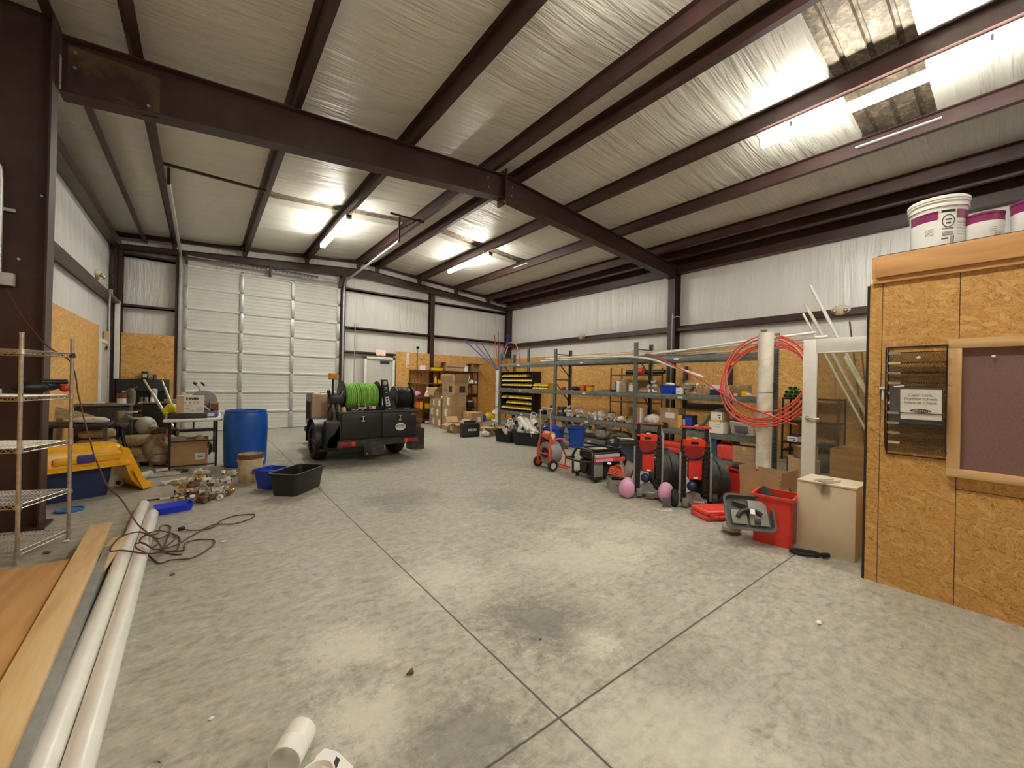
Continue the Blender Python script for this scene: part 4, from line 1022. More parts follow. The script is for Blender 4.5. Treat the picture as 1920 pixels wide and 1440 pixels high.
heap(22, ET+['offcut'], ['pvc', 'pvc_dirty', 'cloth_white'], lambda q: (q.uniform(7.56, 7.80), q.uniform(5.95, 7.42)), LV[0], (.72, .95), 'white or dusty pipe fitting on the lowest board of the middle bay', 'fittings on the lowest board', 5)
heap(12, ET, ['pvc_dirty', 'cloth_white', 'pvc'], lambda q: (q.uniform(7.6, 7.8), q.uniform(8.2, 9.9)), LV[0], (1.0, 1.25), 'dusty pipe fitting on the lowest board under the yellow bin cabinets', 'fittings under the far bay', 6)

# ---- loads on the second level (from the far end)
z2, z1, z0, z3 = LV[2]+.001, LV[1]+.001, LV[0]+.001, LV[3]+.001
def Y(px, x=7.55): return at(px, 760, 'x', x).y
def clump(name, label, loc, r, sc, mat, cat, n=3, seed=0, sq=.75):
    q = random.Random(seed); b = MB(mat)
    b.ball((0, 0, r*sc[2]+.001), r, sc, 14)
    for i in range(n): a = q.uniform(0, 6.3); k = r*q.uniform(.4, .65); b.ball((r*sc[0]*.7*math.cos(a), r*sc[1]*.7*math.sin(a), max(k*.8+.001, r*sc[2]*q.uniform(.5, 1.1))), k, (1, 1, .8), 10)
    return one(name, label, cat, b, loc)
clump('red_rag', 'dark red rag beside the loose yellow bins', (7.55, Y(1056), z2), .06, (1, 1.3, .7), 'red_dark', 'rag', 2, 1)
clump('black_hose_bundle', 'black crumpled hose bundle on the second level of the rack', (7.58, Y(1077), z2), .10, (1, 1.4, .55), 'black_matt', 'hose', 4, 2)
for k, (px, mt, lab) in enumerate(((1093, 'orange', 'orange open parts bin on the second level, far one'), (1106, 'orange', 'orange open parts bin on the second level, near one'), (1107, 'yellow', 'yellow parts bin in front of the orange ones'))):
    t = thing('parts_bin', lab, 'bin', (7.66 if k < 2 else 7.50, Y(px, 7.66 if k < 2 else 7.5), z2)); MB(mt).shell(.14, .13, 0, .14 if k < 2 else .09, .01, .012, .004, .008, .01).build('bin_shell', t); MB('grey_mid').box(-.06, .06, -.07, .07, .01, .05, .01).build('bin_content', t)
for k, (px, w, h, mt, nm) in enumerate(((1122, .12, .05, 'grey_light', 'pale'), (1131, .14, .035, 'galv', 'galvanized'), (1144, .15, .045, 'grey_mid', 'grey'), (1153, .1, .05, 'navy', 'dark blue'))):
    t = thing('hardware_tray', nm+' flat hardware tray between the yellow bin and the blue carton', 'tray', (7.53, Y(px), z2)); MB(mt).shell(.2, w, 0, h, .006, .006, .004, .006, .01).build('tray', t); MB('dusty_metal').box(-.08, .08, -w*.4, w*.4, .006, h*.7, .006).build('hardware', t)
carton('pale blue and white carton near the middle upright', (7.60, Y(1161, 7.6), z2), 0, .2, .13, .25, mat='paper', tape=False, lab=[('blue_lid', -.1008, -.1001, .01, .065, .01, .24)])
carton('brown torn paper carton near the middle upright', (7.58, Y(1173, 7.58), z2), 0, .2, .16, .20)
carton('open brown shipping box behind the torn carton', (7.80, Y(1171, 7.8), z2), 0, .2, .2, .29)
carton('brown carton with a white side against the middle upright', (7.62, Y(1188, 7.62), z2), 0, .22, .14, .22, lab=[('paper', -.111, -.1101, -.05, .06, .03, .17)])
clump('clear_bag', 'flat clear plastic bag on the second level past the middle upright', (7.56, Y(1206), z2), .10, (1, 1.3, .35), 'bag', 'bag', 3, 4)
clump('hose_fitting', 'grey metal hose fitting on the second level', (7.5, Y(1214), z2), .05, (1, 1.6, .6), 'galv', 'fitting', 3, 5)
heap(7, ET, ['white', 'grey_light'], lambda q: (q.uniform(7.48, 7.72), q.uniform(Y(1233), Y(1217))), LV[2], (.42, .55), 'pale plastic fitting between the clear bag and the blue bin', 'fittings beside the blue bin', 7)
t = thing('parts_bin', 'bright blue open bin full of white rags on the second level', 'bin', (7.60, Y(1255, 7.6), z2)); MB('blue').shell(.26, .26, 0, .17, .015, .02, .005, .012, .02).build('bin_shell', t)
b = MB('paper'); q = random.Random(9)
for i in range(7): b.ball((q.uniform(-.08, .08), q.uniform(-.09, .09), .16+q.uniform(0, .05)), q.uniform(.04, .07), (1, 1, .6), 8)
b.build('rag_filling', t)
t = carton('brown carton tipped on its corner beside the blue bin', (7.7, Y(1287, 7.7), z2+.11), 0, .16, .20, .14); t.rotation_euler = (R(40), 0, 0)
carton('small white carton leaning beside the blue bin', (7.5, Y(1277), z2), R(15), .12, .13, .13, mat='paper', tape=False, lab=[('ink_grey', -.0612, -.0601, -.03, .03, .05, .06)])
heap(7, ET, ['white', 'chrome', 'galv'], lambda q: (q.uniform(7.46, 7.54), q.uniform(Y(1309), Y(1287))), LV[2], (.36, .46), 'white or chrome coupling in front of the brown cartons', 'couplings on the near bay', 8)
carton('upright brown carton with a white top on the second level', (7.60, Y(1315, 7.6), z2), 0, .15, .09, .19)
carton('plain brown carton next to the white and navy box', (7.62, Y(1327, 7.62), z2), 0, .16, .13, .16)
carton('white and navy printed box behind the red pipe', (7.56, Y(1349, 7.56), z2), R(-6), .2, .26, .19, mat='paper', tape=False, lab=[('navy', -.1012, -.1001, -.125, .13, .005, .11)])
carton('long brown carton set back on the second level', (7.86, Y(1387, 7.86), z2), 0, .2, .32, .20)
carton('small yellow box near the tall white pipe', (7.58, Y(1398, 7.58), z2), 0, .12, .1, .09, mat='yellow', tape=False)
clump('white_cap_heap', 'white plastic cap beside the small yellow box', (7.5, Y(1406), z2), .045, (1, 1, .7), 'white', 'cap', 2, 8)
one('pvc_cap', 'round white cap on the second level behind the red pipe', 'cap', MB('white').cyl((0, 0, 0), (0, 0, .05), .03, n=16), (7.5, Y(1381), z2))
one('spray_bottle', 'small white bottle at the near end of the second level', 'bottle', MB('white').lathe([(0, 0), (.03, 0), (.03, .08), (.012, .1), (.012, .13), (0, .13)], 14), (7.5, Y(1422), z2))
# ---- third level
for k, (px, x, w, h, mt, nm) in enumerate(((1019, 7.55, .2, .1, 'black', 'black toolbox tray'), )):
    t = thing('hardware_tray', 'black tray with a white roll on the third level by the cabinet', 'tray', (x, Y(px, x), z1)); MB(mt).shell(.24, .26, 0, .1, .008, .008, .004, .008, .01).build('tray', t); MB('white').ball((-.05, .04, .09), .045, (1, 1.2, .8), 10).build('tape_roll', t)
carton('brown carton beside the black tray on the third level', (7.58, Y(1033, 7.58), z1), 0, .2, .12, .26)
carton('dark grey carton just past the second upright on the third level', (7.62, Y(1055, 7.62), z1), 0, .22, .18, .24, mat='grey_dark', tape=False, lab=[('grey_light', -.111, -.1101, -.07, .05, .1, .15)])
clump('clear_bag', 'puffed clear plastic bag standing among the fittings', (7.62, Y(1128, 7.62), z1), .10, (.9, 1.1, 1.2), 'bag', 'bag', 3, 10)
t = thing('fittings_jar', 'clear tub of fittings with a black lid on the third level', 'jar', (7.68, Y(1147, 7.68), z1)); MB('bag').cyl((0, 0, 0), (0, 0, .18), .09, n=18).build('jar_body', t); MB('black').cyl((0, 0, .18), (0, 0, .2), .092, n=18).build('jar_lid', t)
clump('white_bag', 'white plastic bag before the middle upright on the third level', (7.58, Y(1166, 7.58), z1), .08, (.9, 1.2, .9), 'white', 'bag', 3, 11)
carton('white and tan carton standing right of the middle upright', (7.56, Y(1201, 7.56), z1), 0, .2, .2, .37, mat='card_light', tape=False, lab=[('paper', -.1012, -.1001, .05, .095, .005, .36), ('paper', -.1012, -.1001, -.095, -.06, .005, .36)])
clump('clear_bag', 'clear bag of pale fittings above the first red machine', (7.58, Y(1227, 7.58), z1), .17, (.8, 1.1, .75), 'bag', 'bag', 4, 12)
carton('brown carton with a white slip on the third level', (7.66, Y(1262, 7.66), z1), 0, .3, .40, .40, lab=[('paper', -.151, -.1501, -.12, .08, .20, .31)])
carton('yellow and dark blue retail box on the third level', (7.62, Y(1290, 7.62), z1), 0, .22, .29, .28, mat='navy', tape=False, lab=[('yellow', -.1112, -.1101, .06, .143, .003, .277), ('blue', -.1112, -.1101, -.142, -.02, .01, .24), ('grey_light', -.1116, -.1112, -.01, .04, .08, .2)])
one('cable_clamp', 'black metal clamp on the third level beside the brown carton', 'clamp', MB('black_matt').cb((0, 0, .04), (.1, .12, .06), r=.01).cyl((0, -.06, .09), (.02, .05, .09), .02), (7.44, Y(1252), z1))
clump('pale_bag', 'pale paper bag behind the second red machine handle', (7.6, Y(1317, 7.6), z1), .12, (.8, 1.5, .5), 'cloth_white', 'bag', 3, 14)
t = thing('exhaust_pipe', 'bent rusty metal pipe resting on the third level', 'pipe', (7.5, Y(1334, 7.5), z1+.065)); MB('dusty_metal').tube([(0, .18, .02), (0, .10, .14), (.02, -.02, .30), (.05, -.22, .38), (.06, -.3, .42)], .035, 12, sub=5).build('bent_tube', t); MB('rust').cyl((0, .19, .0), (0, .17, .04), .05).build('flange', t)
carton('lower white carton of the two stacked on the third level', (7.52, Y(1349, 7.52), z1), 0, .24, .26, .21, mat='paper', tape=False, lab=[('ink_grey', -.1212, -.1201, -.08, .04, .16, .165), ('ink_grey', -.1212, -.1201, -.07, .05, .12, .125), ('ink', -.1212, -.1201, -.09, -.075, .17, .185)])
carton('upper brown carton with a white label, stacked on the white one', (7.54, Y(1350, 7.54), z1+.212), 0, .24, .24, .18, lab=[('paper', -.1212, -.1201, -.09, .1, .035, .17), ('yellow', -.1212, -.1201, -.06, .1, .003, .034), ('ink', -.1216, -.1213, -.07, -.01, .11, .13), ('ink', -.1216, -.1213, -.06, -.04, .06, .09)])
carton('narrow brown carton behind the stacked cartons', (7.72, Y(1376, 7.72), z1), 0, .2, .14, .34, mat='card_dark')
t = thing('blister_pack', 'large clear blister pack with grey parts near the white pipe', 'package', (7.50, Y(1395, 7.5), z1), rot=(0, R(-25), 0))
MB('bag').box(-.01, .01, -.19, .19, 0, .26, .008).build('plastic_cover', t); MB('white').box(.012, .02, -.19, .19, 0, .26).build('backing_card', t); MB('pack').box(-.03, .0, -.10, .12, .06, .2, .02).build('grey_part', t)
clump('clear_bag', 'small clear bag at the near end of the third level', (7.46, Y(1413), z1), .05, (1, 1.4, .6), 'bag', 'bag', 3, 15)
# ---- lowest level, near bay
hardcase('orange hard case lying between the two red machines', (7.50, Y(1265, 7.5), z0), R(90), .46, .34, .19, 'red_case')
carton('grey tote behind the first red machine', (7.6, Y(1222, 7.6), z0), 0, .36, .34, .30, mat='dusty_metal', tape=False)
carton('teal blue box behind the second red machine', (7.56, Y(1337, 7.56), z0), 0, .28, .28, .34, mat='teal', tape=False)
t = thing('gas_can', 'red plastic fuel can on the lowest board of the rack', 'fuel can', (7.53, Y(1366, 7.53), z0))
MB('red_case').box(-.12, .12, -.15, .15, 0, .27, .04, 3).build('can_body', t); MB('red_case').tube([(0, .1, .26), (0, .09, .32), (0, -.06, .32), (0, -.1, .27)], .018, 8, sub=3).build('carry_handle', t); MB('red_dark').cyl((0, .1, .26), (0, .1, .3), .03, n=14).build('cap', t)
carton('brown sagging carton right of the red fuel can', (7.55, Y(1402, 7.55), z0), R(4), .3, .36, .28, lab=[('card_dark', -.151, -.1501, -.12, .16, .135, .14)])
carton('brown carton behind the red fuel can', (7.82, Y(1362, 7.82), z0), 0, .22, .42, .33, mat='card_dark')
for k, (px, w) in enumerate(((1110, .3), (1150, .34))):
    clump('crumpled_bag', 'crumpled grey sack on the lowest board, %s' % ['farther one', 'by the middle upright'][k], (7.62, Y(px+20, 7.62), z0), .16, (.9, 1.3, .8), ['cloth', 'burlap_dark'][k], 'sack', 4, 20+k)
one('scrap_steel', 'dark steel tool head lying on the sacks of the lowest board', 'tool', MB('dusty_metal').cb((0, 0, .05), (.14, .3, .08), (0, 0, .3), .02).cyl((0, .1, .09), (0, .45, .1), .02), (7.72, Y(1112, 7.72), z0+.0))
one('log_end', 'round cut log end beside the second upright', 'log', MB('wood_raw').cyl((0, 0, .12), (.12, 0, .12), .11, n=20), (7.45, Y(1049, 7.45), z0+.13))
one('log_prop', 'brown carton holding up the log end', 'carton', MB('card').box(-.06, .06, -.12, .12, 0, .13, .003), (7.52, Y(1049, 7.45), z0))

# ---- pipes lying on top of the rack
def lie(label, pts, r, mat, group='pipes lying on the rack top', sub=8):
    b = MB(mat).tube([Vector(p) for p in pts], r, 10, sub=sub); return one('pipe', label, 'pipe', b, (0, 0, 0), 0, group)
lie('long white pipe lying highest on the rack top', [(7.50, 8.35, z3+.03), (7.50, 5.2, z3+.05), (7.49, 3.2, z3+.19), (7.49, 2.0, z3+.27)], .022, 'pvc')
lie('second long white pipe on the rack top with a joint', [(7.555, 5.9, z3+.05), (7.56, 4.0, z3+.11), (7.55, 2.6, z3+.17), (7.54, 1.86, z3+.20)], .026, 'pvc')
lie('lowest long white pipe reaching past the near end of the rack', [(7.62, 6.0, z3+.03), (7.62, 3.6, z3+.05), (7.60, 1.9, z3+.10)], .02, 'pvc')
lie('tan pipe lying on the far rack top', [(7.70, 8.4, z3+.1), (7.70, 6.2, z3+.12), (7.70, 4.4, z3+.13)], .024, 'pvc_dirty')
lie('bent white pipe drooping over the front of the rack', [(7.55, 7.9, z3+.09), (7.45, 7.0, z3+.08), (7.36, 6.2, z3+.06), (7.33, 4.95, z3-.02), (7.30, 4.2, z3-.24), (7.26, 3.62, z3-.43)], .024, 'pvc')
lie('pink thin pipe among the white ones on the rack top', [(7.65, 8.2, z3+.03), (7.66, 6.2, z3+.04), (7.66, 5.0, z3+.04), (7.66, 4.2, z3+.03)], .014, 'red_pipe')
lie('red tube hanging off the rack front down to the coil', [(7.46, 5.0, z3+.06), (7.38, 4.8, z3+.05), (7.29, 4.35, z3-.14), (7.20, 3.6, z3-.50), (7.08, 3.05, z3-.80), (7.0, 2.55, z3-.99), (7.08, 2.1, z3-1.16)], .013, 'red_pipe')
for k in range(3):
    a0 = k*.5; b = MB('pvc_dirty' if k else 'white').tube([(7.84+.11*math.cos(a+a0)*(1-.1*k), 6.0+.36*math.sin(a+a0), z3+.032+.03*k+.012*math.sin(a+a0)) for a in [i*PI/10 for i in range(20)]], .012, 6, closed=True)
    one('tube_coil', ['white tube coil', 'tan tube coil, lower one,', 'tan tube coil, upper one,'][k]+' lying on the middle of the rack top', 'tube', b)
one('plastic_netting', 'dark plastic netting crumpled on the near rack top', 'netting', MB('dusty_metal').ball((0, 0, .03), .09, (1, 3.6, .45), 16).ball((.02, .2, .04), .06, (1, 1.6, .6), 10), (7.86, 4.0, z3+.015))
t = thing('sewer_pipe', 'thick scuffed white pipe standing at the near end of the rack', 'pipe', (7.20, 2.585, 0))
MB('pvc_dirty').lathe([(.098, 0), (.112, 0), (.112, 2.34), (.098, 2.34)], 36, close=True).build('pipe_wall', t)
for z in (.93, 1.37): MB('rubber').lathe([(.113, z), (.1145, z), (.1145, z+.008), (.113, z+.008)], 36, close=True).build('tie_band', t)
b = MB('red_pipe'); q = random.Random(5); pts = []
for i in range(6*36):
    a = i*PI/18; ring = i//36; rr = .60+.03*math.sin(ring*2.1)+.05*(ring % 3)+.02*math.sin(a*2+ring)
    yo, zo = 2.52, 1.66-.035*ring
    pts.append((7.19+.155*math.cos(a)-.006*ring*(math.cos(a) < -.5), yo+.08+rr*math.sin(a)*.98, zo+rr*math.cos(a)))
b.tube(pts, .0125, 8)
one('red_tube_coil', 'loose coil of red plastic tube hung over the thick white pipe', 'tube', b)
# aisle behind the rack
wire_shelf('dark steel shelf frame behind the middle of the rack', 9.2, 9.7, 5.95, 7.25, [.3, 1.0, 1.75], 1.95, 'rust')
one('rolled_mat', 'black rolled mat lying on top of the shelf frame behind the rack', 'roll', MB('black').cyl((0, -.62, 0), (0, .55, 0), .065, n=16), (9.45, 6.35, 1.82))
one('pink_roll', 'pink roll of tape beside the black rolled mat', 'roll', MB('red_pipe').cyl((0, -.1, 0), (0, .14, 0), .09, n=16), (9.28, 6.35, 1.841))
t = thing('wall_bracket', 'black steel bracket frame hung on the strand board behind the rack', 'bracket', (XR-.30, 4.82, 1.35))
for y in (-.55, .55): MB('black').box(-.03, .03, y-.05, y+.05, -.45, .62, .004).build('bracket_arm', t)
MB('black').box(-.03, .03, -.4999, .4999, -.45, -.31, .004).build('bracket_bar', t)
one('conduit', 'thin galvanized conduit bent over the girt beside the rack column', 'conduit', MB('galv').tube([(9.7, 5.70, 0.0), (9.7, 5.70, 3.1), (9.7, 5.66, 3.24), (9.72, 5.52, 3.26), (9.76, 5.42, 3.1)], .014, 8, sub=3))
# ================================================================== trailer jetter
t = thing('jetter_trailer', 'black tool box trailer with a green hose reel and an amber beacon', 'trailer', (2.45, 7.8, 0))
W_ = lambda mat: MB(mat).tf((-2.45, -7.8, 0))
b = W_('black_dusty').box(1.82, 1.9, 7.15, 9.9, .27, .37).box(3.2, 3.28, 7.15, 9.9, .27, .37).box(1.82, 3.28, 7.12, 7.2, .27, .37).box(1.82, 3.28, 9.82, 9.9, .27, .37).box(1.84, 3.26, 7.15, 9.88, .36, .385)
b.tube([(1.86, 9.85, .32), (2.5, 11.0, .34), (2.5, 11.5, .36)], .04, 8).tube([(3.24, 9.85, .32), (2.55, 11.0, .34)], .04, 8); b.build('frame', t)
bx = W_('black').box(1.89, 3.27, 7.205, 7.78, .386, .85, .012); bx.build('tool_box', t)
W_('black').prism([(1.66, .28), (1.89, .25), (1.89, .70), (1.80, .52), (1.70, .42)], 7.18, 7.6, 'y').build('corner_panel', t)
for (x0, x1, lx) in ((1.90, 2.60, 2.26), (2.605, 3.265, 2.94)):
    d = W_('black').box(x0, x1, 7.185, 7.205, .37, .845, .006).build('box_door', t)
    q = W_('black_gloss').cyl((lx, 7.185, .745), (lx, 7.178, .745), .05, n=20); q.build('latch_cup', d)
    W_('chrome').cb((lx, 7.172, .75), (.018, .012, .05), r=.003).cb((lx, 7.174, .705), (.065, .008, .022), r=.004).cb((lx, 7.174, .785), (.05, .008, .018), r=.004).tube([(lx, 7.174, .79), (lx, 7.174, .70)], .005, 6).build('latch', d)
    if lx > 2.5:
        e = W_('white'); e.prism([(2.95+.098*math.cos(a*PI/16), .575+.072*math.sin(a*PI/16)) for a in range(32)], 7.180, 7.184, 'y'); o = e.build('emblem', d)
        text('JETTERS', .045, 'ink', d, (2.95-2.45, 7.1795-7.8, .588), (PI/2, 0, 0), bold=.0015); text('NORTHWEST', .022, 'ink', d, (2.95-2.45, 7.1795-7.8, .552), (PI/2, 0, 0), bold=.0005)
        text('EAGLE', .03, 'grey_light', d, (3.2-2.45, 7.184-7.8, .80), (PI/2, 0, 0), sx=1.1)
W_('black').prism([(1.885, .85), (3.275, .85), (3.275, .865), (1.885, .865)], 7.19, 7.79, 'y').build('box_lid', t)
for (x0, x1, xr, lab) in ((1.84, 2.10, 2.085, 0), (3.0, 3.28, 3.03, 1)):
    o = W_('red_dark').box(x0, x1, 7.105, 7.121, .29, .355, .004).build('tail_lamp', t)
    W_('red_case').box(xr-.035, xr+.03, 7.098, 7.1049, .285, .36, .004).build('reflector', o)
W_('black_dusty').box(2.26, 2.62, 7.10, 7.119, .10, .34, .004).build('mud_flap', t)
for (x, z) in ((2.31, .14), (2.56, .27), (2.43, .22)): W_('chrome').cyl((x, 7.10, z), (x, 7.09, z), .012, n=8).build('bolt', t)
W_('black').cyl((2.05, 7.2, .27), (2.05, 7.2, .16), .012).build('jack_pin', t)
W_('black').box(1.60, 1.86, 7.25, 7.45, .20, .25, .006).build('step_plate', t)
def wheel(t, x, y, r, w, side, mb, rim='grey_dark'):
    o = mb('rubber').lathe([(r*.66, -w/2), (r*.93, -w/2), (r, -w*.34), (r, w*.34), (r*.93, w/2), (r*.66, w/2)], 40, (x, y, r), (1, 0, 0), True).build('tire', t)
    q = mb(rim); q.lathe([(0, -w*.1), (r*.66, -w*.1), (r*.66, w*.1), (0, w*.1)], 30, (x, y, r), (1, 0, 0))
    s = side*w*.28
    for k in range(6):
        a = k*PI/3; c, n = math.cos(a), math.sin(a)
        q.tube([(x+s, y+.05*c, r+.05*n), (x+s+side*.01, y+r*.62*c, r+r*.62*n)], [.028, .020], 6)
    q.lathe([(r*.60, -.014), (r*.67, -.014), (r*.67, .014), (r*.6, .014)], 30, (x+s, y, r), (1, 0, 0), True); q.cyl((x, y, r), (x+s*1.3, y, r), .05)
    q.build('rim', o)
for (x, s) in ((1.66, -1), (3.07, 1)):
    wheel(t, x, 7.78, .335, .21, s, W_)
    ar = [(7.78+.43*math.cos(R(a)), .345+.40*math.sin(R(a))) for a in range(-10, 191, 12)]
    inn = [(7.78+.415*math.cos(R(a)), .345+.385*math.sin(R(a))) for a in range(190, -11, -12)]
    f = W_('black').prism(ar+inn, x-.125, x+.125, 'x'); f.build('fender', t)
W_('black').box(1.64, 1.9, 7.18, 7.36, .24, .72, .03).build('fender_panel', t)
# hose reels
def reel(t, x0, x1, y, z, R0, Rh, mat, turns, seed=0, r=.0125):
    for x, s in ((x0, -1), (x1, 1)):
        o = W_('black').lathe([(.03, -.008), (R0*.98, -.008), (R0, 0), (R0*.98, .008), (.03, .008)], 40, (x, y, z), (1, 0, 0), True)
        o.cyl((x-.03, y, z), (x+.03, y, z), .045, n=16); o.build('reel_flange', t)
    W_('black_matt').cyl((x0, y, z), (x1, y, z), Rh-.03, n=28).build('drum_core', t)
    q = random.Random(seed); pts = []; n = turns*18
    for i in range(n+1):
        a = 2*PI*i/18; u = i/n
        x = x0+.025+(x1-x0-.05)*(u+.010*math.sin(u*61)+.004*math.sin(u*231)); rr = Rh-.004+.012*math.sin(u*38)+.006*math.sin(u*97+a)
        pts.append((x, y+rr*math.cos(a), z+rr*math.sin(a)))
    h = W_(mat).tube(pts, r, 6)
    pts = []
    for i in range(n//2+1):
        a = -2*PI*i/18+1; u = i/(n//2)
        x = x0+.05+(x1-x0-.1)*(u+.025*math.sin(a+u*9)); rr = Rh+.017
        pts.append((x, y+rr*math.cos(a), z+rr*math.sin(a)))
    o = h.build('hose', t)
    W_(mat if mat != 'green_hose' else 'green_light').tube(pts, r*.95, 6).build('hose_layer', o)
reel(t, 2.06, 2.72, 7.86, 1.11, .31, .235, 'green_hose', 34, 1)
reel(t, 3.07, 3.41, 7.86, 1.08, .245, .20, 'black', 18, 2, .0135)
b = W_('black').box(2.03, 2.80, 7.62, 7.66, .865, .95, .006).box(2.03, 2.80, 8.05, 8.09, .865, .95, .006).prism([(7.62, .866), (8.1, .866), (7.9, 1.13), (7.82, 1.13)], 2.02, 2.05, 'x').prism([(7.62, .866), (8.1, .866), (7.9, 1.13), (7.82, 1.13)], 2.745, 2.775, 'x')
o = b.build('reel_stand', t); W_('paper').box(2.50, 2.63, 7.618, 7.6195, .885, .94).build('warning_decal', o); W_('grey_light').box(2.30, 2.46, 7.618, 7.6195, .89, .925).build('maker_decal', o); W_('red_case').box(2.50, 2.56, 7.6165, 7.6179, .895, .93).build('flag_decal', o)
b = W_('black').prism([(7.62, .866), (8.1, .866), (7.9, 1.1), (7.82, 1.1)], 3.04, 3.06, 'x').prism([(7.62, .866), (8.1, .866), (7.9, 1.1), (7.82, 1.1)], 3.42, 3.44, 'x').box(3.02, 3.46, 7.58, 7.64, .865, .89)
o = b.build('reel_stand', t); W_('blue_lid').box(3.17, 3.30, 7.575, 7.5795, .868, .905).build('blue_decal', o)
W_('black').tube([(3.38, 7.86, 1.2), (3.38, 7.82, 1.36)], .012, 8).ball((3.38, 7.82, 1.385), .03).build('crank_handle', t)
p = thing('tmp', 'x', 'x'); bpy.data.objects.remove(p)
pan = W_('black').prism([(2.80, .87), (2.94, .90), (2.84, 1.45), (2.72, 1.45)], 7.60, 7.66, 'y').build('control_panel', t)
W_('chrome').cyl((2.785, 7.60, 1.385), (2.785, 7.585, 1.385), .045, n=20).build('gauge', pan)
W_('paper').prism([(2.825, .93), (2.905, .945), (2.87, 1.12), (2.795, 1.11)], 7.592, 7.5995, 'y').build('switch_plate', pan)
for (x, z) in ((2.855, .975), (2.845, 1.03), (2.835, 1.08)): W_('ink').cb((x, 7.589, z), (.035, .006, .03), r=.003).build('switch', pan)
for (x, z) in ((2.80, 1.27), (2.82, 1.20), (2.80, 1.30)): W_('galv').cb((x, 7.595, z), (.04, .01, .018), r=.003).build('toggle', pan)
b = W_('black').cyl((1.88, 7.75, 1.02), (1.88, 7.75, 1.43), .02).build('beacon_pole', t)
o = W_('black').cb((1.88, 7.75, 1.437), (.16, .12, .014), r=.004).build('beacon_base', t); W_('amber').cb((1.88, 7.75, 1.496), (.135, .1, .10), r=.012).build('beacon_lens', o)
W_('tank_cream').box(1.70, 1.98, 7.96, 8.6, .5, 1.17, .05, 3).build('water_tank', t); W_('white').cyl((1.80, 8.1, 1.17), (1.80, 8.1, 1.2), .06).build('tank_cap', t)
e = W_('black').box(1.72, 2.3, 8.62, 9.2, .5, 1.14, .012).build('engine_housing', t)
W_('grey_mid').box(1.708, 1.7199, 8.64, 9.18, .52, 1.12, .004).build('housing_frame', e); W_('black_matt').box(1.700, 1.7079, 8.72, 9.1, .62, .98).build('radiator_grille', e)
b = W_('black').box(1.78, 2.02, 7.52, 7.74, .99, 1.14, .03).cyl((1.80, 7.6, 1.1), (1.76, 7.55, 1.24), .03).cyl((1.97, 7.62, 1.1), (1.99, 7.58, 1.22), .022); b.build('pump_body', t)
W_('chrome').cyl((1.96, 7.55, 1.12), (2.0, 7.53, 1.22), .014).build('lever', t)
b = W_('dusty_metal').tube([(1.84, 7.58, .99), (1.86, 7.54, .86), (1.88, 7.5, .74), (1.9, 7.45, .62)], .028, 8, sub=4).cyl((1.92, 7.5, .98), (1.93, 7.46, .8), .03).cyl((1.97, 7.5, .93), (2.0, 7.44, .72), .035).cyl((1.83, 7.48, .72), (1.98, 7.42, .7), .03); b.build('pump_manifold', t)
W_('tank_cream').ball((2.0, 7.45, .86), .055, (.8, .8, 1.6), 12).build('filter_bowl', t); W_('chrome').cyl((1.91, 7.43, .8), (1.92, 7.42, .69), .016).build('valve', t); W_('chrome').cyl((1.93, 7.42, .62), (1.99, 7.40, .56), .02).build('valve', t)
W_('black').tube([(1.84, 7.6, 1.02), (1.74, 7.45, .86), (1.72, 7.36, .66), (1.80, 7.36, .52), (1.90, 7.4, .5)], .018, 8, sub=6).build('suction_hose', t)
W_('pvc_dirty').tube([(2.30, 7.62, 1.10), (2.29, 7.55, .98), (2.27, 7.5, .90), (2.20, 7.45, .875)], .008, 6, sub=5).build('hose_tail', t)
W_('brass').cyl((2.20, 7.45, .88), (2.12, 7.42, .895), .016).build('nozzle', t)
W_('pvc_dirty').tube([(2.42, 7.6, 1.0), (2.40, 7.52, .93), (2.34, 7.47, .885), (2.30, 7.4, .878)], .007, 6, sub=5).build('hose_tail', t)
one('utility_jug', 'white jug with a bright yellow lid on the right fender of the trailer', 'jug', MB('white').box(-.07, .07, -.07, .07, 0, .10, .01).mat('yellow_bin').box(-.075, .075, -.075, .075, .10, .15, .01), (3.19, 7.8, .737))
t2 = thing('bench_vise', 'small dull red bench vise standing on a dark box right of the trailer', 'vise', (3.62, 8.0, .44)); MB('rust').cb((0, 0, .05), (.2, .1, .09), r=.01).cb((.0, 0, .15), (.12, .08, .1), r=.01).build('vise_body', t2); MB('dusty_metal').cyl((-.02, -.1, .05), (.0, .16, .05), .015).cb((.1, 0, .14), (.05, .1, .1), r=.01).build('vise_jaw', t2)
carton('dark grey box under the vise right of the trailer', (3.62, 8.0, 0), 0, .3, .26, .44, mat='black_dusty', tape=False)

# ================================================================== black case, cartons and shelving at the back wall
t = thing('equipment_case', 'black hard case with white lettering standing before the carton stacks', 'tool case', (5.62, 9.02, 0), R(-6))
MB('black').box(-.26, .26, -.10, .10, 0, .36, .035, 3).build('case_shell', t)
MB('black_gloss').tube([(-.08, 0, .355), (-.07, 0, .41), (.07, 0, .41), (.08, 0, .355)], .014, 8).build('carry_handle', t)
text('RIDGID', .075, 'white', t, (.03, -.1015, .185), (PI/2, 0, 0), bold=.003)
for s in (-1, 1): MB('black_gloss').cb((s*.17, -.1, .31), (.05, .02, .07), r=.006).build('latch', t)
one('cable_coil', 'black cable coiled on top of the black case', 'cable', MB('black_matt').tube([(.17*math.cos(a), .07*math.sin(a), .02+.03*math.sin(a*1.7)**2) for a in [i*PI/8 for i in range(40)]], .014, 6), (5.62, 9.02, .36))
lab3 = [('paper', -.3012, -.3001, -.12, -.04, .06, .2)]
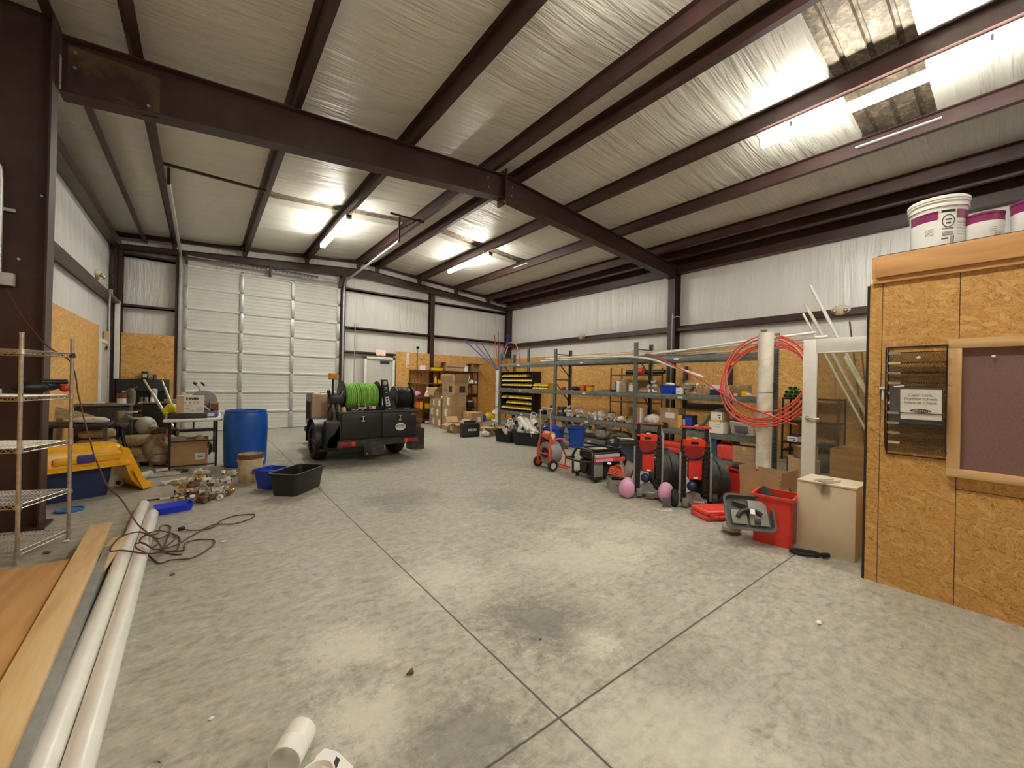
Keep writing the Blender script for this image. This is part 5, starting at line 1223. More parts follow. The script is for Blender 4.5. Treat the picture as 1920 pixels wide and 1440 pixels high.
def stack(x, y, hs, w, d, where, n0=0):
    z = 0
    for i, h in enumerate(hs):
        lvl = ['bottom', 'second', 'third', 'fourth', 'fifth'][i] if i < len(hs)-1 else 'topmost'
        carton('%s brown carton of the %s' % (lvl, where), (x, y, z+.001), R(rnd.uniform(-3, 3)), w, d, h, lab=[('paper', -w/2-.0012, -w/2-.0001, -d*.42+.3*d*(i % 2), -d*.10+.3*d*(i % 2), h*.2, h*.82), ('ink_grey', -w/2-.0016, -w/2-.0013, -d*.40+.3*d*(i % 2), -d*.34+.3*d*(i % 2), h*.3, h*.7)])
        z += h+.002
    return z
za = stack(6.25, 12.05, (.30, .31, .30), .42, .44, 'stack farthest from the black case')
carton('open brown carton with a wide flap on the farthest stack', (6.22, 12.05, za+.002), R(4), .42, .42, .26, True, flaps=(50, 150, 70, 60), lab=[('paper', -.2115, -.2105, -.12, -.02, .05, .2)])
zb = stack(6.12, 11.42, (.30, .31, .28), .42, .44, 'middle stack of cartons')
one('cloth_glove', 'off white crumpled packing paper on the middle stack of cartons', 'paper', MB('white').ball((0, 0, .05), .09, (1, 1.3, .6), 12).ball((.03, -.12, .04), .05, n=10), (6.08, 11.35, zb+.003))
zc = stack(6.12, 10.75, (.34, .33, .36), .55, .50, 'stack behind the black case')
t = carton('large printed carton with half open top flaps on the nearest stack', (6.16, 10.80, zc+.002), R(8), .52, .60, .36, True, flaps=(22, 20, 12, 14))
MB('ink').box(-.2615, -.2605, -.20, -.05, .10, .28).build('print_block', t)
MB('ink').box(-.06, .16, -.3015, -.3005, .08, .28).build('print_block', t)
MB('ink_grey').box(-.2615, -.2605, .08, .2, .1, .26).build('print_block', t)
carton('low brown carton lying in front of the nearest stack', (5.78, 10.02, .001), R(-4), .38, .42, .27, True, flaps=(60, 110, 40, 100), lab=[('paper', -.2012, -.2001, -.18, -.03, .06, .2)])
carton('wide brown carton beside the low one in the nearest stack', (6.45, 10.18, .001), R(2), .42, .46, .55, lab=[('paper', .0, .1, -.2515, -.2505, .28, .42)])
# shelving at the back wall
BY = 12.72
uA = (at(778, 694, 'y', BY).x, at(831, 694, 'y', BY).x); uB = (at(834, 697, 'y', BY).x, at(896, 697, 'y', BY).x)
zl = [.12, .50, .92, 1.38, 1.84]
wire_shelf('dark steel shelving unit at the back wall nearer the exit door', uA[0], uA[1], BY, 13.12, zl, 1.86, 'rust')
wire_shelf('dark steel shelving unit at the back wall under the open carton', uB[0], uB[1], BY, 13.12, zl, 1.84, 'black')
def bx(px, py_=0, y=12.86): return at(px, 740, 'y', y).x
B = lambda px, lv, y=12.86: (bx(px, 0, y), y, zl[lv]+.001)
carton('white and pink carton on the top board nearest the exit door', B(790, 4), 0, .2, .14, .16, mat='paper', tape=False)
for k, px in enumerate((812, 822)):
    t = thing('parts_bin', ['yellow tray on the top board of the left back shelving, first', 'yellow tray on the top board of the left back shelving, second'][k], 'bin', B(px, 4)); MB('yellow_bin').shell(.2, .16, 0, .10, .02, .01, .004, .01, .01).build('bin_shell', t)
carton('open fronted brown carton on top of the right back shelving', B(851, 4), 0, .85, .3, .30, True, flaps=(90, 90, 100, 170))
one('white_roll', 'white roll standing at the front of the open fronted carton', 'roll', MB('white').cyl((0, 0, 0), (0, 0, .20), .09, n=18), (bx(871, 0, 12.80), 12.735, zl[4]+.001))
carton('dark brown carton at the right end of the top board', B(887, 4), 0, .34, .28, .32, True, mat='card_dark', flaps=(100, 100, 100, 100))
one('yellow_bottle', 'yellow tube bottle on the fourth board of the left back shelving', 'bottle', MB('yellow').lathe([(0, 0), (.045, 0), (.045, .16), (.02, .22), (.015, .26), (0, .26)], 14), B(816, 3))
t = thing('parts_bin', 'long orange yellow bin on the fourth board across the shelving joint', 'bin', B(829, 3, 12.88)); MB('yellow_tub').shell(.36, .14, 0, .13, .015, .01, .004, .01, .01).build('bin_shell', t)
one('tool_parts', 'black tool parts heaped on the fourth board of the right back shelving', 'tool', MB('black').cb((0, 0, .06), (.3, .14, .1), r=.03).cyl((-.2, 0, .1), (.3, .02, .13), .03).ball((-.1, .02, .1), .08, n=12), B(858, 3))
for k, px in enumerate((870, 877, 884, 890)): fit(['elbow', 'coupling', 'tee', 'coupling'][k], B(px, 3), (0, 0, k), .9, 'white fitting in the row on the fourth board of the right back shelving', 'white fittings at the back wall', mat='white')
clump('pink_bag', 'pink bag on the third board at the left end of the back shelving', B(781, 2), .13, (1.1, .9, .75), 'pink', 'bag', 2, 31)
one('white_funnel', 'white spray bottle on the third board of the left back shelving', 'bottle', MB('white').lathe([(0, 0), (.11, 0), (.06, .16), (.03, .22), (.04, .34), (0, .36)], 16), B(801, 2, 12.80))
for k, px in enumerate((810, 817, 824)): clump('clear_bag', 'clear plastic bag of parts on the third board, %s from the exit door' % ['first', 'second', 'third'][k], B(px, 2, 12.9), .13, (1, .8, [.8, 1.1, .9][k]), 'bag', 'bag', 3, 40+k)
t = thing('parts_bin', 'small yellow bin among the clear bags on the third board', 'bin', B(808, 2, 12.76)); MB('yellow_bin').shell(.14, .1, 0, .1, .01, .01, .004, .01, .01).build('bin_shell', t)
one('grey_tray', 'black tray lying on the third board of the right back shelving', 'tray', MB('black').shell(.36, .24, 0, .08, .01, .01, .004, .01, .02), B(884, 2))
clump('clear_bag', 'clear bag on the third board of the right back shelving', B(845, 2), .12, (1.2, .8, .7), 'bag', 'bag', 2, 45)
for k, px in enumerate((781, 788)):
    t = thing('parts_bin', ['orange bin on the second board at the end by the exit door', 'second orange bin on the second board by the exit door'][k], 'bin', B(px, 1)); MB(['orange', 'yellow_tub'][k]).shell(.09, .2, 0, .24, .01, .01, .004, .01, .01).build('bin_shell', t)
t = thing('parts_bin', 'yellow bin on the second board behind the leaning plank', 'bin', B(804, 1, 12.80)); MB('yellow_bin').shell(.24, .14, 0, .17, .015, .01, .004, .01, .01).build('bin_shell', t)
for k, px in enumerate((806, 815)): one('black_tote', ['black tray', 'dark drawer'][k]+' on the lowest board behind the leaning plank', 'tray', MB('black').box(-.16, .16, -.12, .12, 0, .26 if k else .2, .01), B(px, 0))
t = thing('coffee_maker', 'black and white power tool on the second board of the right back shelving', 'tool', B(882, 1)); MB('black').box(-.12, .12, -.1, .1, 0, .2, .02).build('tool_body', t); MB('white').box(-.09, .05, -.08, .08, .201, .25, .02).build('tool_cover', t)
carton('rusty orange carton on the lowest board of the right back shelving', B(888, 0), 0, .3, .2, .26, mat='rust', tape=False)
b = MB('pine_z').box(-.065, .065, -.012, .012, 0, 1.12, .002); b2 = one('plank', 'pale pine board leaning against the back shelving', 'board', b, (6.36, 12.32, .0), rot=(R(-12), R(-7), 0))
one('blue_bag', 'blue duffel bag slumped on the floor by the back shelving', 'bag', MB('blue_tray').ball((0, 0, .17), .28, (1.3, .75, .62), 18).ball((.25, -.02, .15), .17, (1, .9, .85), 14), (7.95, 12.35, 0))
one('yellow_bag', 'yellow bag on the floor in front of the corner strand board', 'bag', MB('yellow').ball((0, 0, .16), .2, (1, .8, .8), 16).ball((.12, -.05, .1), .12, n=12), (8.72, 12.65, 0))
clump('floor_rag', 'pinkish crumpled paper on the floor at the foot of the leaning plank', (6.1, 12.45, 0), .09, (1.4, 1, .6), 'cloth_white', 'paper', 3, 51)
# sign, pole and bell on the strand board
t = thing('wall_sign', 'narrow white vertical sign with red lettering on the strand board', 'sign', (5.62, YB-.246, 2.17)); MB('white').box(-.055, .055, -.004, 0, -.25, .25, .002).build('sign_board', t)
text('FIRE EXTINGUISHER', .04, 'red_case', t, (0, -.005, .02), (PI/2, R(-90), 0), sx=1.0)
MB('ink').cb((0, -.005, -.2), (.05, .002, .05)).build('arrow_mark', t)
t = thing('hanging_pole', 'thin dark pole with a round knob hung on the strand board', 'pole', (5.95, YB-.30, .9)); MB('rust').cyl((0, 0, 0), (0, 0, 1.68), .010, n=8).build('pole_rod', t); MB('black').ball((0, 0, 1.72), .055, n=14).build('pole_knob', t); MB('rust').tube([(0, 0, .9), (-.12, 0, .86), (-.16, 0, .6)], .012, 6, sub=4).build('pole_hook', t)
t = thing('chain', 'short chain hanging beside the dark pole', 'chain', (6.12, YB-.28, 1.40))
for k in range(11): MB('pvc_dirty' if k % 3 else 'black').lathe([(.016, -.006), (.026, -.006), (.026, .006), (.016, .006)], 10, (0, 0, .09*k), (1, 0, 0) if k % 2 else (0, 1, 0), True).build('chain_link', t)
one('conduit', 'thin conduit running down the back wall left of the exit door', 'conduit', MB('galv').cyl((0, 0, 0), (0, 0, 3.22), .014, n=8).mat('grey_light').cb((.03, 0, 3.2), (.12, .05, .12), r=.006), (3.82, 13.16, 0))

# ================================================================== pipe stand in the far right corner
t = thing('pipe_tube', 'tall white pipe standing by the rack end, holding coloured tubes', 'pipe', (8.72, 12.06, 0)); MB('pvc').lathe([(.085, 0), (.098, 0), (.098, 1.92), (.085, 1.92)], 24, close=True).build('pipe_wall', t)
for z in (.55, 1.1): MB('rubber').lathe([(.0985, z), (.1, z), (.1, z+.02), (.0985, z+.02)], 24, close=True).build('tie_band', t)
tubes = [((871, 638), 'blue_pipe', 'pale blue tube leaning farthest left out of the white stand', .022), ((890, 643), 'blue_pipe', 'second pale blue tube from the left in the white stand', .022), ((903, 643), 'pvc_grey', 'grey tube in the middle left of the white stand', .018),
         ((927, 628), 'red_pipe', 'thin red tube standing near upright in the white stand', .016), ((934, 622), 'pvc_grey', 'tallest dark tube in the white stand', .016), ((937, 638), 'red_pipe', 'second thin red tube right of the dark one', .015), ((954, 627), 'blue', 'bright blue tube leaning to the corner', .026), ((952, 650), 'pvc', 'white tube leaning to the corner under the blue one', .022)]
for k, (pp, mt, lab, r) in enumerate(tubes):
    y = 12.5+.03*(k % 2); top = at(*pp, 'y', y)
    o_ = (-.058+.116*k/7, .022*(-1)**k); base = Vector((8.72+o_[0], 12.06+o_[1], .06)); mid = Vector((8.72+o_[0], 12.06+o_[1], 1.93))
    one('plastic_tube', lab, 'tube', MB(mt).tube([base, mid, mid+(top-mid)*.35, top], r, 8), group='coloured tubes in the white stand')
one('pipe_stub', 'grey pipe stub standing at the rack end by the corner post', 'pipe', MB('pvc_grey').cyl((0, 0, 0), (0, 0, 2.75), .05, n=12), (9.15, 10.85, 0))
one('tube_loop', 'red tube looped over the end of the rack by the corner post', 'tube', MB('red_pipe').tube([(0, .3, -.4), (0, .25, .1), (0, 0, .36), (0, -.35, .3), (0, -.55, -.05), (0, -.6, -.5)], .016, 8, sub=6), (7.99, 10.5, 2.42))

# ================================================================== tubs of white pipe in front of the rack
def tub(label, loc, rz, w, d, h, mat='black', tx=.04):
    t = thing('plastic_tub', label, 'tub', loc, rz); MB(mat).shell(w, d, 0, h, tx, tx, .005, .025, .05).build('tub_shell', t); return t
tub('black tub of white pipe pieces, nearer the carton of fittings', (5.96, 7.86, 0), R(-62), .40, .36, .28)
tub('larger black tub of white pipe pieces, nearer the blue bins', (6.10, 7.16, 0), R(-66), .58, .38, .30)
q = random.Random(12)
for i in range(7): fit(['offcut', 'elbow', 'coupling'][i % 3], (5.96+q.uniform(-.10, .10), 7.80+q.uniform(-.13, .13), .15+.045*i), (q.uniform(-.5, .5), q.uniform(-.5, .5), q.uniform(0, 6.3)), 1.0 if i % 3 else .8, 'white pipe piece in the smaller black tub', 'white pipe pieces in the smaller tub')
for i in range(9): fit(['offcut', 'offcut', 'elbow'][i % 3], (6.08+q.uniform(-.10, .10), 7.16+q.uniform(-.18, .18), .16+.04*i), (q.uniform(-.6, .6), q.uniform(-.75, -.2), q.uniform(1.2, 2.2)), 1.15, 'white pipe piece in the larger black tub', 'white pipe pieces in the larger tub')
carton('open carton of white fittings between the black case and the tubs', (6.42, 9.0, 0), R(12), .38, .42, .24, True, mat='card', flaps=(100, 100, 100, 100))
heap(9, ET, ['white'], lambda q: (6.42+q.uniform(-.06, .06), 9.0+q.uniform(-.09, .09)), .03, (.5, .62), 'white fitting in the open carton beside the black case', 'white fittings in the carton', 9)
clump('clear_bag', 'clear bag of fittings on the floor before the open carton', (5.98, 8.82, 0), .10, (1.1, 1, .8), 'bag', 'bag', 3, 60)
t = thing('plastic_bin', 'blue plastic crate with slots behind the orange reel machine', 'bin', (6.50, 6.74, 0), R(-60)); MB('blue_bin').shell(.36, .34, 0, .42, .03, .03, .006, .03, .04).build('bin_shell', t)
for z in (.14, .2, .26): MB('black').cb((-.02, -.187-.01*(z/.2), z), (.2, .01, .02)).build('vent_slot', t)
MB('blue').ball((0, 0, .36), .16, (1, 1, .8), 14).build('bin_content', t)
t = thing('plastic_bin', 'blue waste bin with a handle cutout next to the slotted crate', 'bin', (6.84, 6.32, 0), R(-55)); MB('blue_bin').shell(.30, .30, 0, .47, .035, .035, .006, .03, .04).build('bin_shell', t); MB('grey_light').cb((-.06, -.172, .34), (.05, .008, .07), (.08, 0, 0)).build('bin_sticker', t); MB('navy').box(-.15, .15, -.15, .15, .40, .43, .02).build('bin_content', t)
one('red_machine', 'dull red pipe wrench head lying under the rack behind the blue crate', 'tool', MB('red_dark').cb((0, 0, .08), (.2, .3, .14), (0, 0, .3), .03).cyl((0, .15, .12), (.05, .45, .15), .035), (7.7, 7.78, LV[0]+.01))

# ================================================================== orange drain reel cart
t = thing('drain_machine', 'orange drain cleaning cart with a grey cable drum', 'drain machine', (4.60, 4.96, 0), R(-8))
fr = MB('red_frame')
for s in (-1, 1):
    fr.tube([(-.02, s*.19, .10), (-.04, s*.17, .30), (.0, s*.15, .56)], .02, 8, sub=4)
    fr.tube([(-.01, s*.16, .46), (.12, s*.17, .52), (.30, s*.17, .50)], .015, 8, sub=4)
fr.tube([(.0, -.19, .10), (.30, -.17, .02), (.42, -.14, .02), (.42, .14, .02), (.30, .17, .02), (.0, .19, .10)], .014, 8)
fr.tube([(.42, .0, .02), (.43, 0, .2), (.36, 0, .30)], .014, 8, sub=4).tube([(-.03, -.17, .26), (-.03, .17, .26)], .014, 8)
fr.build('cart_frame', t)
MB('grey_mid').lathe([(.09, -.10), (.19, -.10), (.205, -.07), (.205, .08), (.19, .11), (0, .11)], 32, (.10, 0, .27), (1, 0, 0)).build('cable_drum', t)
MB('black').lathe([(.04, -.02), (.09, -.02), (.09, .02), (.04, .02)], 20, (.0, 0, .27), (1, 0, 0), True).build('drum_hub', t)
o = MB('orange').cyl((.05, -.11, .56), (.05, .08, .56), .075, n=18).build('motor', t); MB('white').cyl((.05, -.13, .56), (.05, -.11, .56), .05).build('motor_cap', o); MB('black').cb((.05, .06, .50), (.14, .12, .1), r=.02).build('switch_box', o)
for s in (-1, 1): MB('chrome').tube([(.0, s*.15, .5), (-.02, s*.15, .96), (.02, s*.15, 1.02)], .014, 8).build('handle_tube', t)
MB('chrome').tube([(.02, -.15, 1.02), (.02, .15, 1.02)], .014, 8).build('handle_bar', t); MB('galv').tube([(-.05, .12, .60), (-.06, .24, .61)], .014, 6).build('clamp_lever', t)
for s in (-1, 1):
    o = MB('rubber').lathe([(.05, -.02), (.088, -.02), (.09, 0), (.088, .02), (.05, .02)], 24, (0, s*.22, .09), (0, 1, 0), True).build('wheel', t); MB('grey_light' if s < 0 else 'red_frame').cyl((0, s*.22-.018, .09), (0, s*.22+.018, .09), .052, n=18).build('wheel_hub', o)
o = MB('dusty_metal').cyl((.36, .0, .37), (.44, .0, .37), .07, n=16).build('cable_guide', t); MB('dusty_metal').tube([(.44, 0, .38), (.50, -.06, .40), (.56, -.12, .42), (.58, -.12, .39)], .007, 6, sub=3).build('cable_tip', t)

# ================================================================== generator
t = thing('generator', 'black portable generator with a red side stripe and fold out handle', 'generator', (4.86, 4.03, 0), R(-12))
for s in (-1, 1):
    MB('black_gloss').tube([(s*.30, -.25, .05), (s*.31, -.25, .33), (s*.28, -.20, .44), (s*.26, -.16, .455), (s*.26, .16, .455), (s*.28, .20, .44), (s*.31, .25, .33), (s*.30, .25, .05)], .019, 10).build('roll_cage', t)
for y in (-.25, .25): MB('black_gloss').tube([(-.30, y, .06), (.30, y, .06)], .019, 8).build('cage_rail', t)
for y in (-.165, .165): MB('black_gloss').tube([(-.26, y, .455), (.26, y, .455)], .017, 8).build('cage_rail', t)
MB('black').box(-.25, .25, -.19, .19, .30, .44, .05, 3).build('fuel_tank', t)
MB('tank_cream').prism([(-.16, .442), (.0, .462), (.16, .442)], -.10, .12, 'x').build('tank_decal', t)
o = MB('red_case').box(-.29, .29, -.266, -.245, .295, .35, .004).build('side_stripe', t); MB('pink').box(-.26, .05, -.2685, -.2662, .305, .340).build('stripe_label', o)
MB('grey_light').box(-.26, .2, -.247, -.225, .352, .405, .006).build('top_strip', t)
MB('grey_mid').box(-.29, -.10, -.235, -.20, .05, .29, .01).build('front_panel', t)
MB('black_matt').box(-.22, .26, -.2, .2, .06, .29, .03).build('engine', t)
o = MB('black').lathe([(0, -.03), (.085, -.03), (.095, 0), (.09, .02), (0, .03)], 24, (-.235, .05, .19), (-1, 0, 0)).build('fan_cover', t)
MB('chrome').cyl((-.26, .18, .09), (-.3, .18, .09), .014).build('drain_plug', t)
MB('black_gloss').tube([(-.29, .24, .30), (-.44, .22, .31), (-.47, .18, .31), (-.47, -.16, .31), (-.44, -.2, .31), (-.29, -.24, .30)], .019, 10).build('pull_handle', t)
for (x, y) in ((-.22, -.24), (.22, -.24), (-.22, .24), (.22, .24)): MB('rubber').cyl((x, y, 0), (x, y, .05), .03, n=12).build('foot', t)
# black tote and bag behind it
t = thing('storage_tote', 'big black lidded tote between the generator and the rack', 'tote', (6.20, 4.15, 0), R(-30)); MB('navy').shell(.48, .66, 0, .35, .03, .03, .005, .02, .05).build('tote_body', t); MB('black_gloss').box(-.29, .29, -.37, .37, .3505, .385, .015).build('tote_lid', t)
one('paper_sheet', 'crumpled white cardboard sheet lying on the black tote', 'sheet', MB('paper').grid(lambda u, v: ((u-.5)*.24, (v-.5)*.30, .06+.05*math.sin(3*u+1)), 6, 4), (6.08, 4.40, .385), R(20))
clump('black_bag', 'black crumpled bag in front of the rack beside the tote', (6.6, 4.98, 0), .25, (.9, 1.2, .85), 'black_gloss', 'bag', 4, 70)

# ================================================================== open silver tool box with orange cords
t = thing('tool_box', 'open silver metal tool box overflowing with orange cords', 'tool box', (4.49, 3.41, 0), R(-38))
MB('grey_mid').shell(.20, .30, 0, .17, 0, 0, .004, .0, .004).build('box_body', t)
o = MB('galv').shell(.20, .30, 0, .035, .02, .02, .003, 0, .006).build('box_lid', t); o.location = (.19, .02, .26); o.rotation_euler = (0, R(-68), 0)
MB('chrome').cb((-.03, -.155, .12), (.05, .01, .02), (0, .5, 0), r=.003).build('latch', t)
q = random.Random(4)
for k in range(5):
    pts = [((.12-.008*k)*math.cos(a)*.9, (.14-.01*k)*math.sin(a), .215+.02*math.sin(a*2)+.021*k) for a in [i*PI/9 for i in range(19)]]
    one('extension_cord', '%s loop of orange cord piled in the silver tool box' % ['lowest', 'second lowest', 'middle', 'second highest', 'highest'][k], 'cord', MB('orange_cord' if k != 2 else 'red_case').tube(pts, .009, 6), (4.52, 3.44, .0), R(-38), 'orange cords in the tool box')
one('hand_tool', 'black hand tool lying among the orange cords', 'tool', MB('black').cb((0, 0, 0), (.06, .14, .05), (0, 0, .4), .015).cyl((0, .03, .01), (.02, -.12, .02), .018), (4.50, 3.41, .15), R(-20))
one('paper_tag', 'white crumpled tag on the orange cords', 'paper', MB('paper').ball((0, 0, 0), .028, (1, 1.2, .6), 8), (4.42, 3.48, .36))

# ================================================================== two upright red drain machines
def sewer(label, loc, rz):
    t = thing('sewer_machine', label, 'drain machine', loc, rz)
    for s in (-1, 1):
        x = s*.125
        b = MB('black').box(x-.03, x+.03, .0, .05, .06, .80, .008)
        for k in range(12): b.box(x-.032, x+.032, -.008, .0, .10+k*.055, .13+k*.055, .002)
        o = b.build('track_rail', t); MB('grey_mid').box(x+.031*s-.012+.012*s, x+.031*s+.012+.012*s, -.03, .0, .10, .66, .004).build('rail_guard', o)
        MB('black').box(x-.022, x+.022, .02, .06, .74, .95, .006).build('handle_post', t)
        MB('grey_mid').cb((s*.10, .02, .07), (.07, .10, .10), r=.01).build('axle_mount', t)
        o = MB('rubber').lathe([(.055, -.03), (.09, -.032), (.10, -.02), (.10, .02), (.09, .032), (.055, .03)], 28, (s*.215, .04, .10), (1, 0, 0), True).build('wheel', t)
        MB('navy').cyl((s*.215-.022, .04, .10), (s*.215+.022, .04, .10), .056, n=20).build('wheel_hub', o)
    MB('red').box(-.17, .17, .0, .045, .94, .965, .008).build('handle_bar', t)
    b = MB('red_bright').prism([(-.115, .60), (.075, .60), (.145, .735), (.10, .81), (-.14, .81), (-.14, .74)], .0, .12, 'y'); o = b.build('battery_head', t)
    MB('red_dark').prism([(-.10, .59), (.06, .59), (.10, .735), (-.125, .735)], -.012, -.0002, 'y').build('head_front', o)
    MB('black').box(-.05, .03, -.006, -.0003, .755, .785, .003).build('head_vent', o); MB('cream').box(-.03, .03, .02, .08, .8101, .83, .01).build('head_button', o)
    o = MB('red').box(-.075, .075, -.015, .09, .34, .575, .014).build('motor_cover', t); MB('paper').box(-.02, .03, -.0165, -.0153, .355, .375).build('cover_label', o)
    MB('navy').ball((-.03, .0, .26), .06, n=16).build('drive_knob', t)
    MB('grey_mid').prism([(-.10, .06), (.10, .04), (.06, .17), (-.02, .20), (-.09, .15)], .0, .06, 'y').build('foot_plate', t)
    MB('grey_mid').cb((.03, -.06, .06), (.11, .03, .10), (.5, 0, 0), r=.006).build('kick_stand', t)
    MB('grey_light').tube([(.125, .06, .95), (.17, .09, .75), (.165, .11, .45), (.13, .09, .2)], .018, 8, sub=4).build('grip_rail', t)
    T = Matrix.Translation((.20, .28, .30)) @ Euler((0, 0, R(14))).to_matrix().to_4x4()
    d = MB('black_dusty'); d.T = T; d.lathe([(.0, -.12), (.25, -.12), (.285, -.09), (.29, -.03), (.275, -.02), (.275, .02), (.29, .03), (.285, .12), (.25, .15), (0, .15)], 44, axis=(1, 0, 0)); o = d.build('cable_drum', t)
    d = MB('black_gloss'); d.T = T; d.lathe([(.0, -.135), (.09, -.135), (.10, -.121), (0, -.121)], 24, axis=(1, 0, 0)).tube([(-.127, .2*math.cos(R(a)), .2*math.sin(R(a))) for a in range(20, 150, 10)], .012, 6).tube([(-.127, .2*math.cos(R(a)), .2*math.sin(R(a))) for a in range(200, 330, 10)], .012, 6); d.build('drum_face', o)
    d = MB('grey_mid'); d.T = T
    d.cb((-.14, -.02, .02), (.03, .05, .04), r=.006); d.build('drum_latch', o)
    MB('black').tube([(-.10, -.005, .62), (-.05, -.02, .58), (.04, -.02, .60), (.10, -.005, .64)], .010, 6, sub=4).build('power_cable', t)
    MB('black').cb((.28, .42, .025), (.16, .10, .05), (0, 0, .2), .01).build('rear_foot', t)
    return t
sm = sewer('red and black upright drain machine nearer the flat red case', (4.60, 2.37, 0), R(-52))
sm2 = dup(sm, (4.50, 2.93, 0), R(-55), 'red and black upright drain machine with pink bags on its wheels')
one('pink_bag', 'pink plastic bag tied around the left wheel of the farther drain machine', 'bag', MB('pink').ball((0, 0, .12), .115, (.8, .9, 1.05), 16).ball((.02, 0, .2), .06, n=10), (4.30, 3.10, 0))
one('pink_bag', 'pink plastic bag tied around the right wheel, between the two drain machines', 'bag', MB('pink').ball((0, 0, .13), .105, (.95, .85, 1.2), 16).ball((.02, .04, .07), .06, (1, 1, 1.1), 10), (4.52, 2.69, 0))
one('rubber_flap', 'dark grey square flap standing in front of the drain machines', 'flap', MB('grey_dark').box(-.045, .045, -.006, .006, 0, .11, .003), (4.36, 2.58, .0), rot=(R(-12), 0, R(-50)))
one('wire_hook', 'white bent wire lying on the floor before the drain machines', 'wire', MB('white').tube([(-.11, .03, .007), (-.10, .02, .007), (-.02, -.03, .007), (.09, .0, .007), (.10, .03, .007), (.085, .06, .007)], .006, 6, sub=4), F(1243, 957), R(-42))
# ================================================================== left side: foreground boards and pipes
one('sewer_pipe', 'long white pipe on the floor, next to the pine board', 'pipe', MB('pvc').lathe([(.042, 0), (.0475, 0), (.0475, 5.2), (.042, 5.2)], 28, axis=(-.0155, 1, 0), close=True), (-.395, .55, .0485))
one('sewer_pipe', 'long white pipe on the floor, the one toward the open floor', 'pipe', MB('pvc').lathe([(.042, 0), (.0475, 0), (.0475, 4.75), (.042, 4.75)], 28, axis=(-.0155, 1, 0), close=True), (-.298, .55, .0485))
one('plywood_sheet', 'orange brown plywood sheet with knots lying under the pine board', 'plywood', MB('ply_y').box(-1.70, -.56, 1.72, 4.15, .088, .108, .002), group=None)
for k, y in enumerate((2.0, 3.6)): one('support_block', ['wood block propping the near end of the plywood sheet', 'wood block propping the far end of the plywood sheet'][k], 'block', MB('pallet').box(-1.6, -.75, y-.045, y+.045, 0, .087, .003))
one('grey_timber', 'dark grey timber on edge under the pine board', 'timber', MB('grey_mid').box(-.055, .055, -1.55, 1.55, 0, .108, .003), (-.525, 2.75, 0), R(2.2))
one('pine_board', 'long pale pine board lying on the plywood, reaching past its far edge', 'board', MB('board_y').box(-.066, .066, -1.95, 1.93, 0, .038, .003), (-.585, 2.92, .109), R(2.35))
one('pine_offcut', 'short pale pine board under the end of the long pine board', 'board', MB('board_y').box(-.05, .05, -.55, .45, 0, .03, .003), (-.545, 4.12, .061), R(-4))
one('cardboard_scrap', 'torn cardboard scrap at the far edge of the plywood', 'cardboard', MB('card_light').prism([(-.1, -.03), (.08, -.05), (.12, .03), (.03, .07), (-.05, .05)], 0, .02, 'z'), (-.70, 4.30, .002))
# cord from the outlet down to a tangle on the pipes
t = thing('outlet_box', 'grey metal outlet box with conduit on the wide steel column', 'outlet', (-1.405, YC-.05, 2.25))
MB('grey_light').box(-.062, .062, -.03, .03, -.055, .055, .004).build('box_body', t)
for z in (-.022, .022): MB('grey_dark').lathe([(0, -.002), (.018, -.002), (.018, .002)], 16, (-.03, -.031, z), (0, -1, 0)).build('socket', t)
MB('galv').tube([(-.025, 0, .055), (-.025, 0, .86), (-.05, 0, 1.02), (-.16, 0, 1.2), (-.3, 0, 1.25)], .014, 8, sub=3).build('conduit', t)
MB('galv').cb((.01, .01, .62), (.10, .02, .03), r=.004).build('conduit_strap', t)
for k, (z, x) in enumerate(((3.06, -1.20), (2.45, -1.33))): one('column_bolt', ['bright bolt high on the wide steel column', 'dull bolt on the wide steel column above the outlet box'][k], 'bolt', MB('alu').ball((0, -.006, 0), .014, (1, .6, 1), 8), (x, YC-.007, z))
path = [(12, 541, 5.50), (36, 585, 5.46), (60, 618, 5.42), (88, 648, 5.40), (112, 664, 5.32), (130, 676, 5.24), (141, 702, 5.18), (146, 735, 5.12), (153, 765, 5.06), (160, 795, 5.0), (170, 830, 4.92), (177, 855, 4.85), (184, 872, 4.78), (196, 900, 4.62), (206, 917, 4.62), (226, 935, 4.75), (243, 960, 4.72), (258, 983, 4.66), (272, 995, 4.6)]
pts = [at(x, y, 'y', d) for x, y, d in path]
pts = [Vector((p.x, p.y, max(p.z, .02))) for p in pts]
fl = lambda *ps: [F(x, y, z) for x, y, z in ps]
pts += fl((285, 1005, .10), (300, 1010, .1), (318, 1000, .03), (330, 1008, .012), (310, 1025, .012), (290, 1030, .10), (275, 1022, .11), (262, 1015, .12), (270, 1005, .13), (296, 1000, .12), (300, 988, .06), (312, 985, .012), (320, 990, .012), (310, 1020, .012), (300, 1032, .014), (335, 1033, .012), (346, 1030, .012), (348, 1018, .012), (372, 1012, .012), (398, 1012, .012), (402, 1018, .012), (392, 1028, .012), (360, 1046, .012), (320, 1050, .012), (300, 1056, .012), (284, 1046, .012), (270, 1035, .10), (256, 1028, .12), (254, 1020, .13), (268, 1018, .13), (284, 1026, .11), (296, 1018, .10), (282, 1005, .13), (272, 1002, .13))
pts += fl((300, 995, .05), (330, 1003, .012), (337, 1012, .012), (332, 1030, .012), (312, 1034, .012), (278, 1038, .09), (230, 1032, .11), (206, 1032, .152), (222, 1010, .155), (245, 1000, .12), (264, 998, .12), (290, 1008, .11), (310, 1035, .012), (340, 1040, .012))
one('extension_cord', 'brown extension cord running from the column outlet to a tangle on the pipes', 'cord', MB('brown_cord').tube(pts, .0058, 6, sub=5))
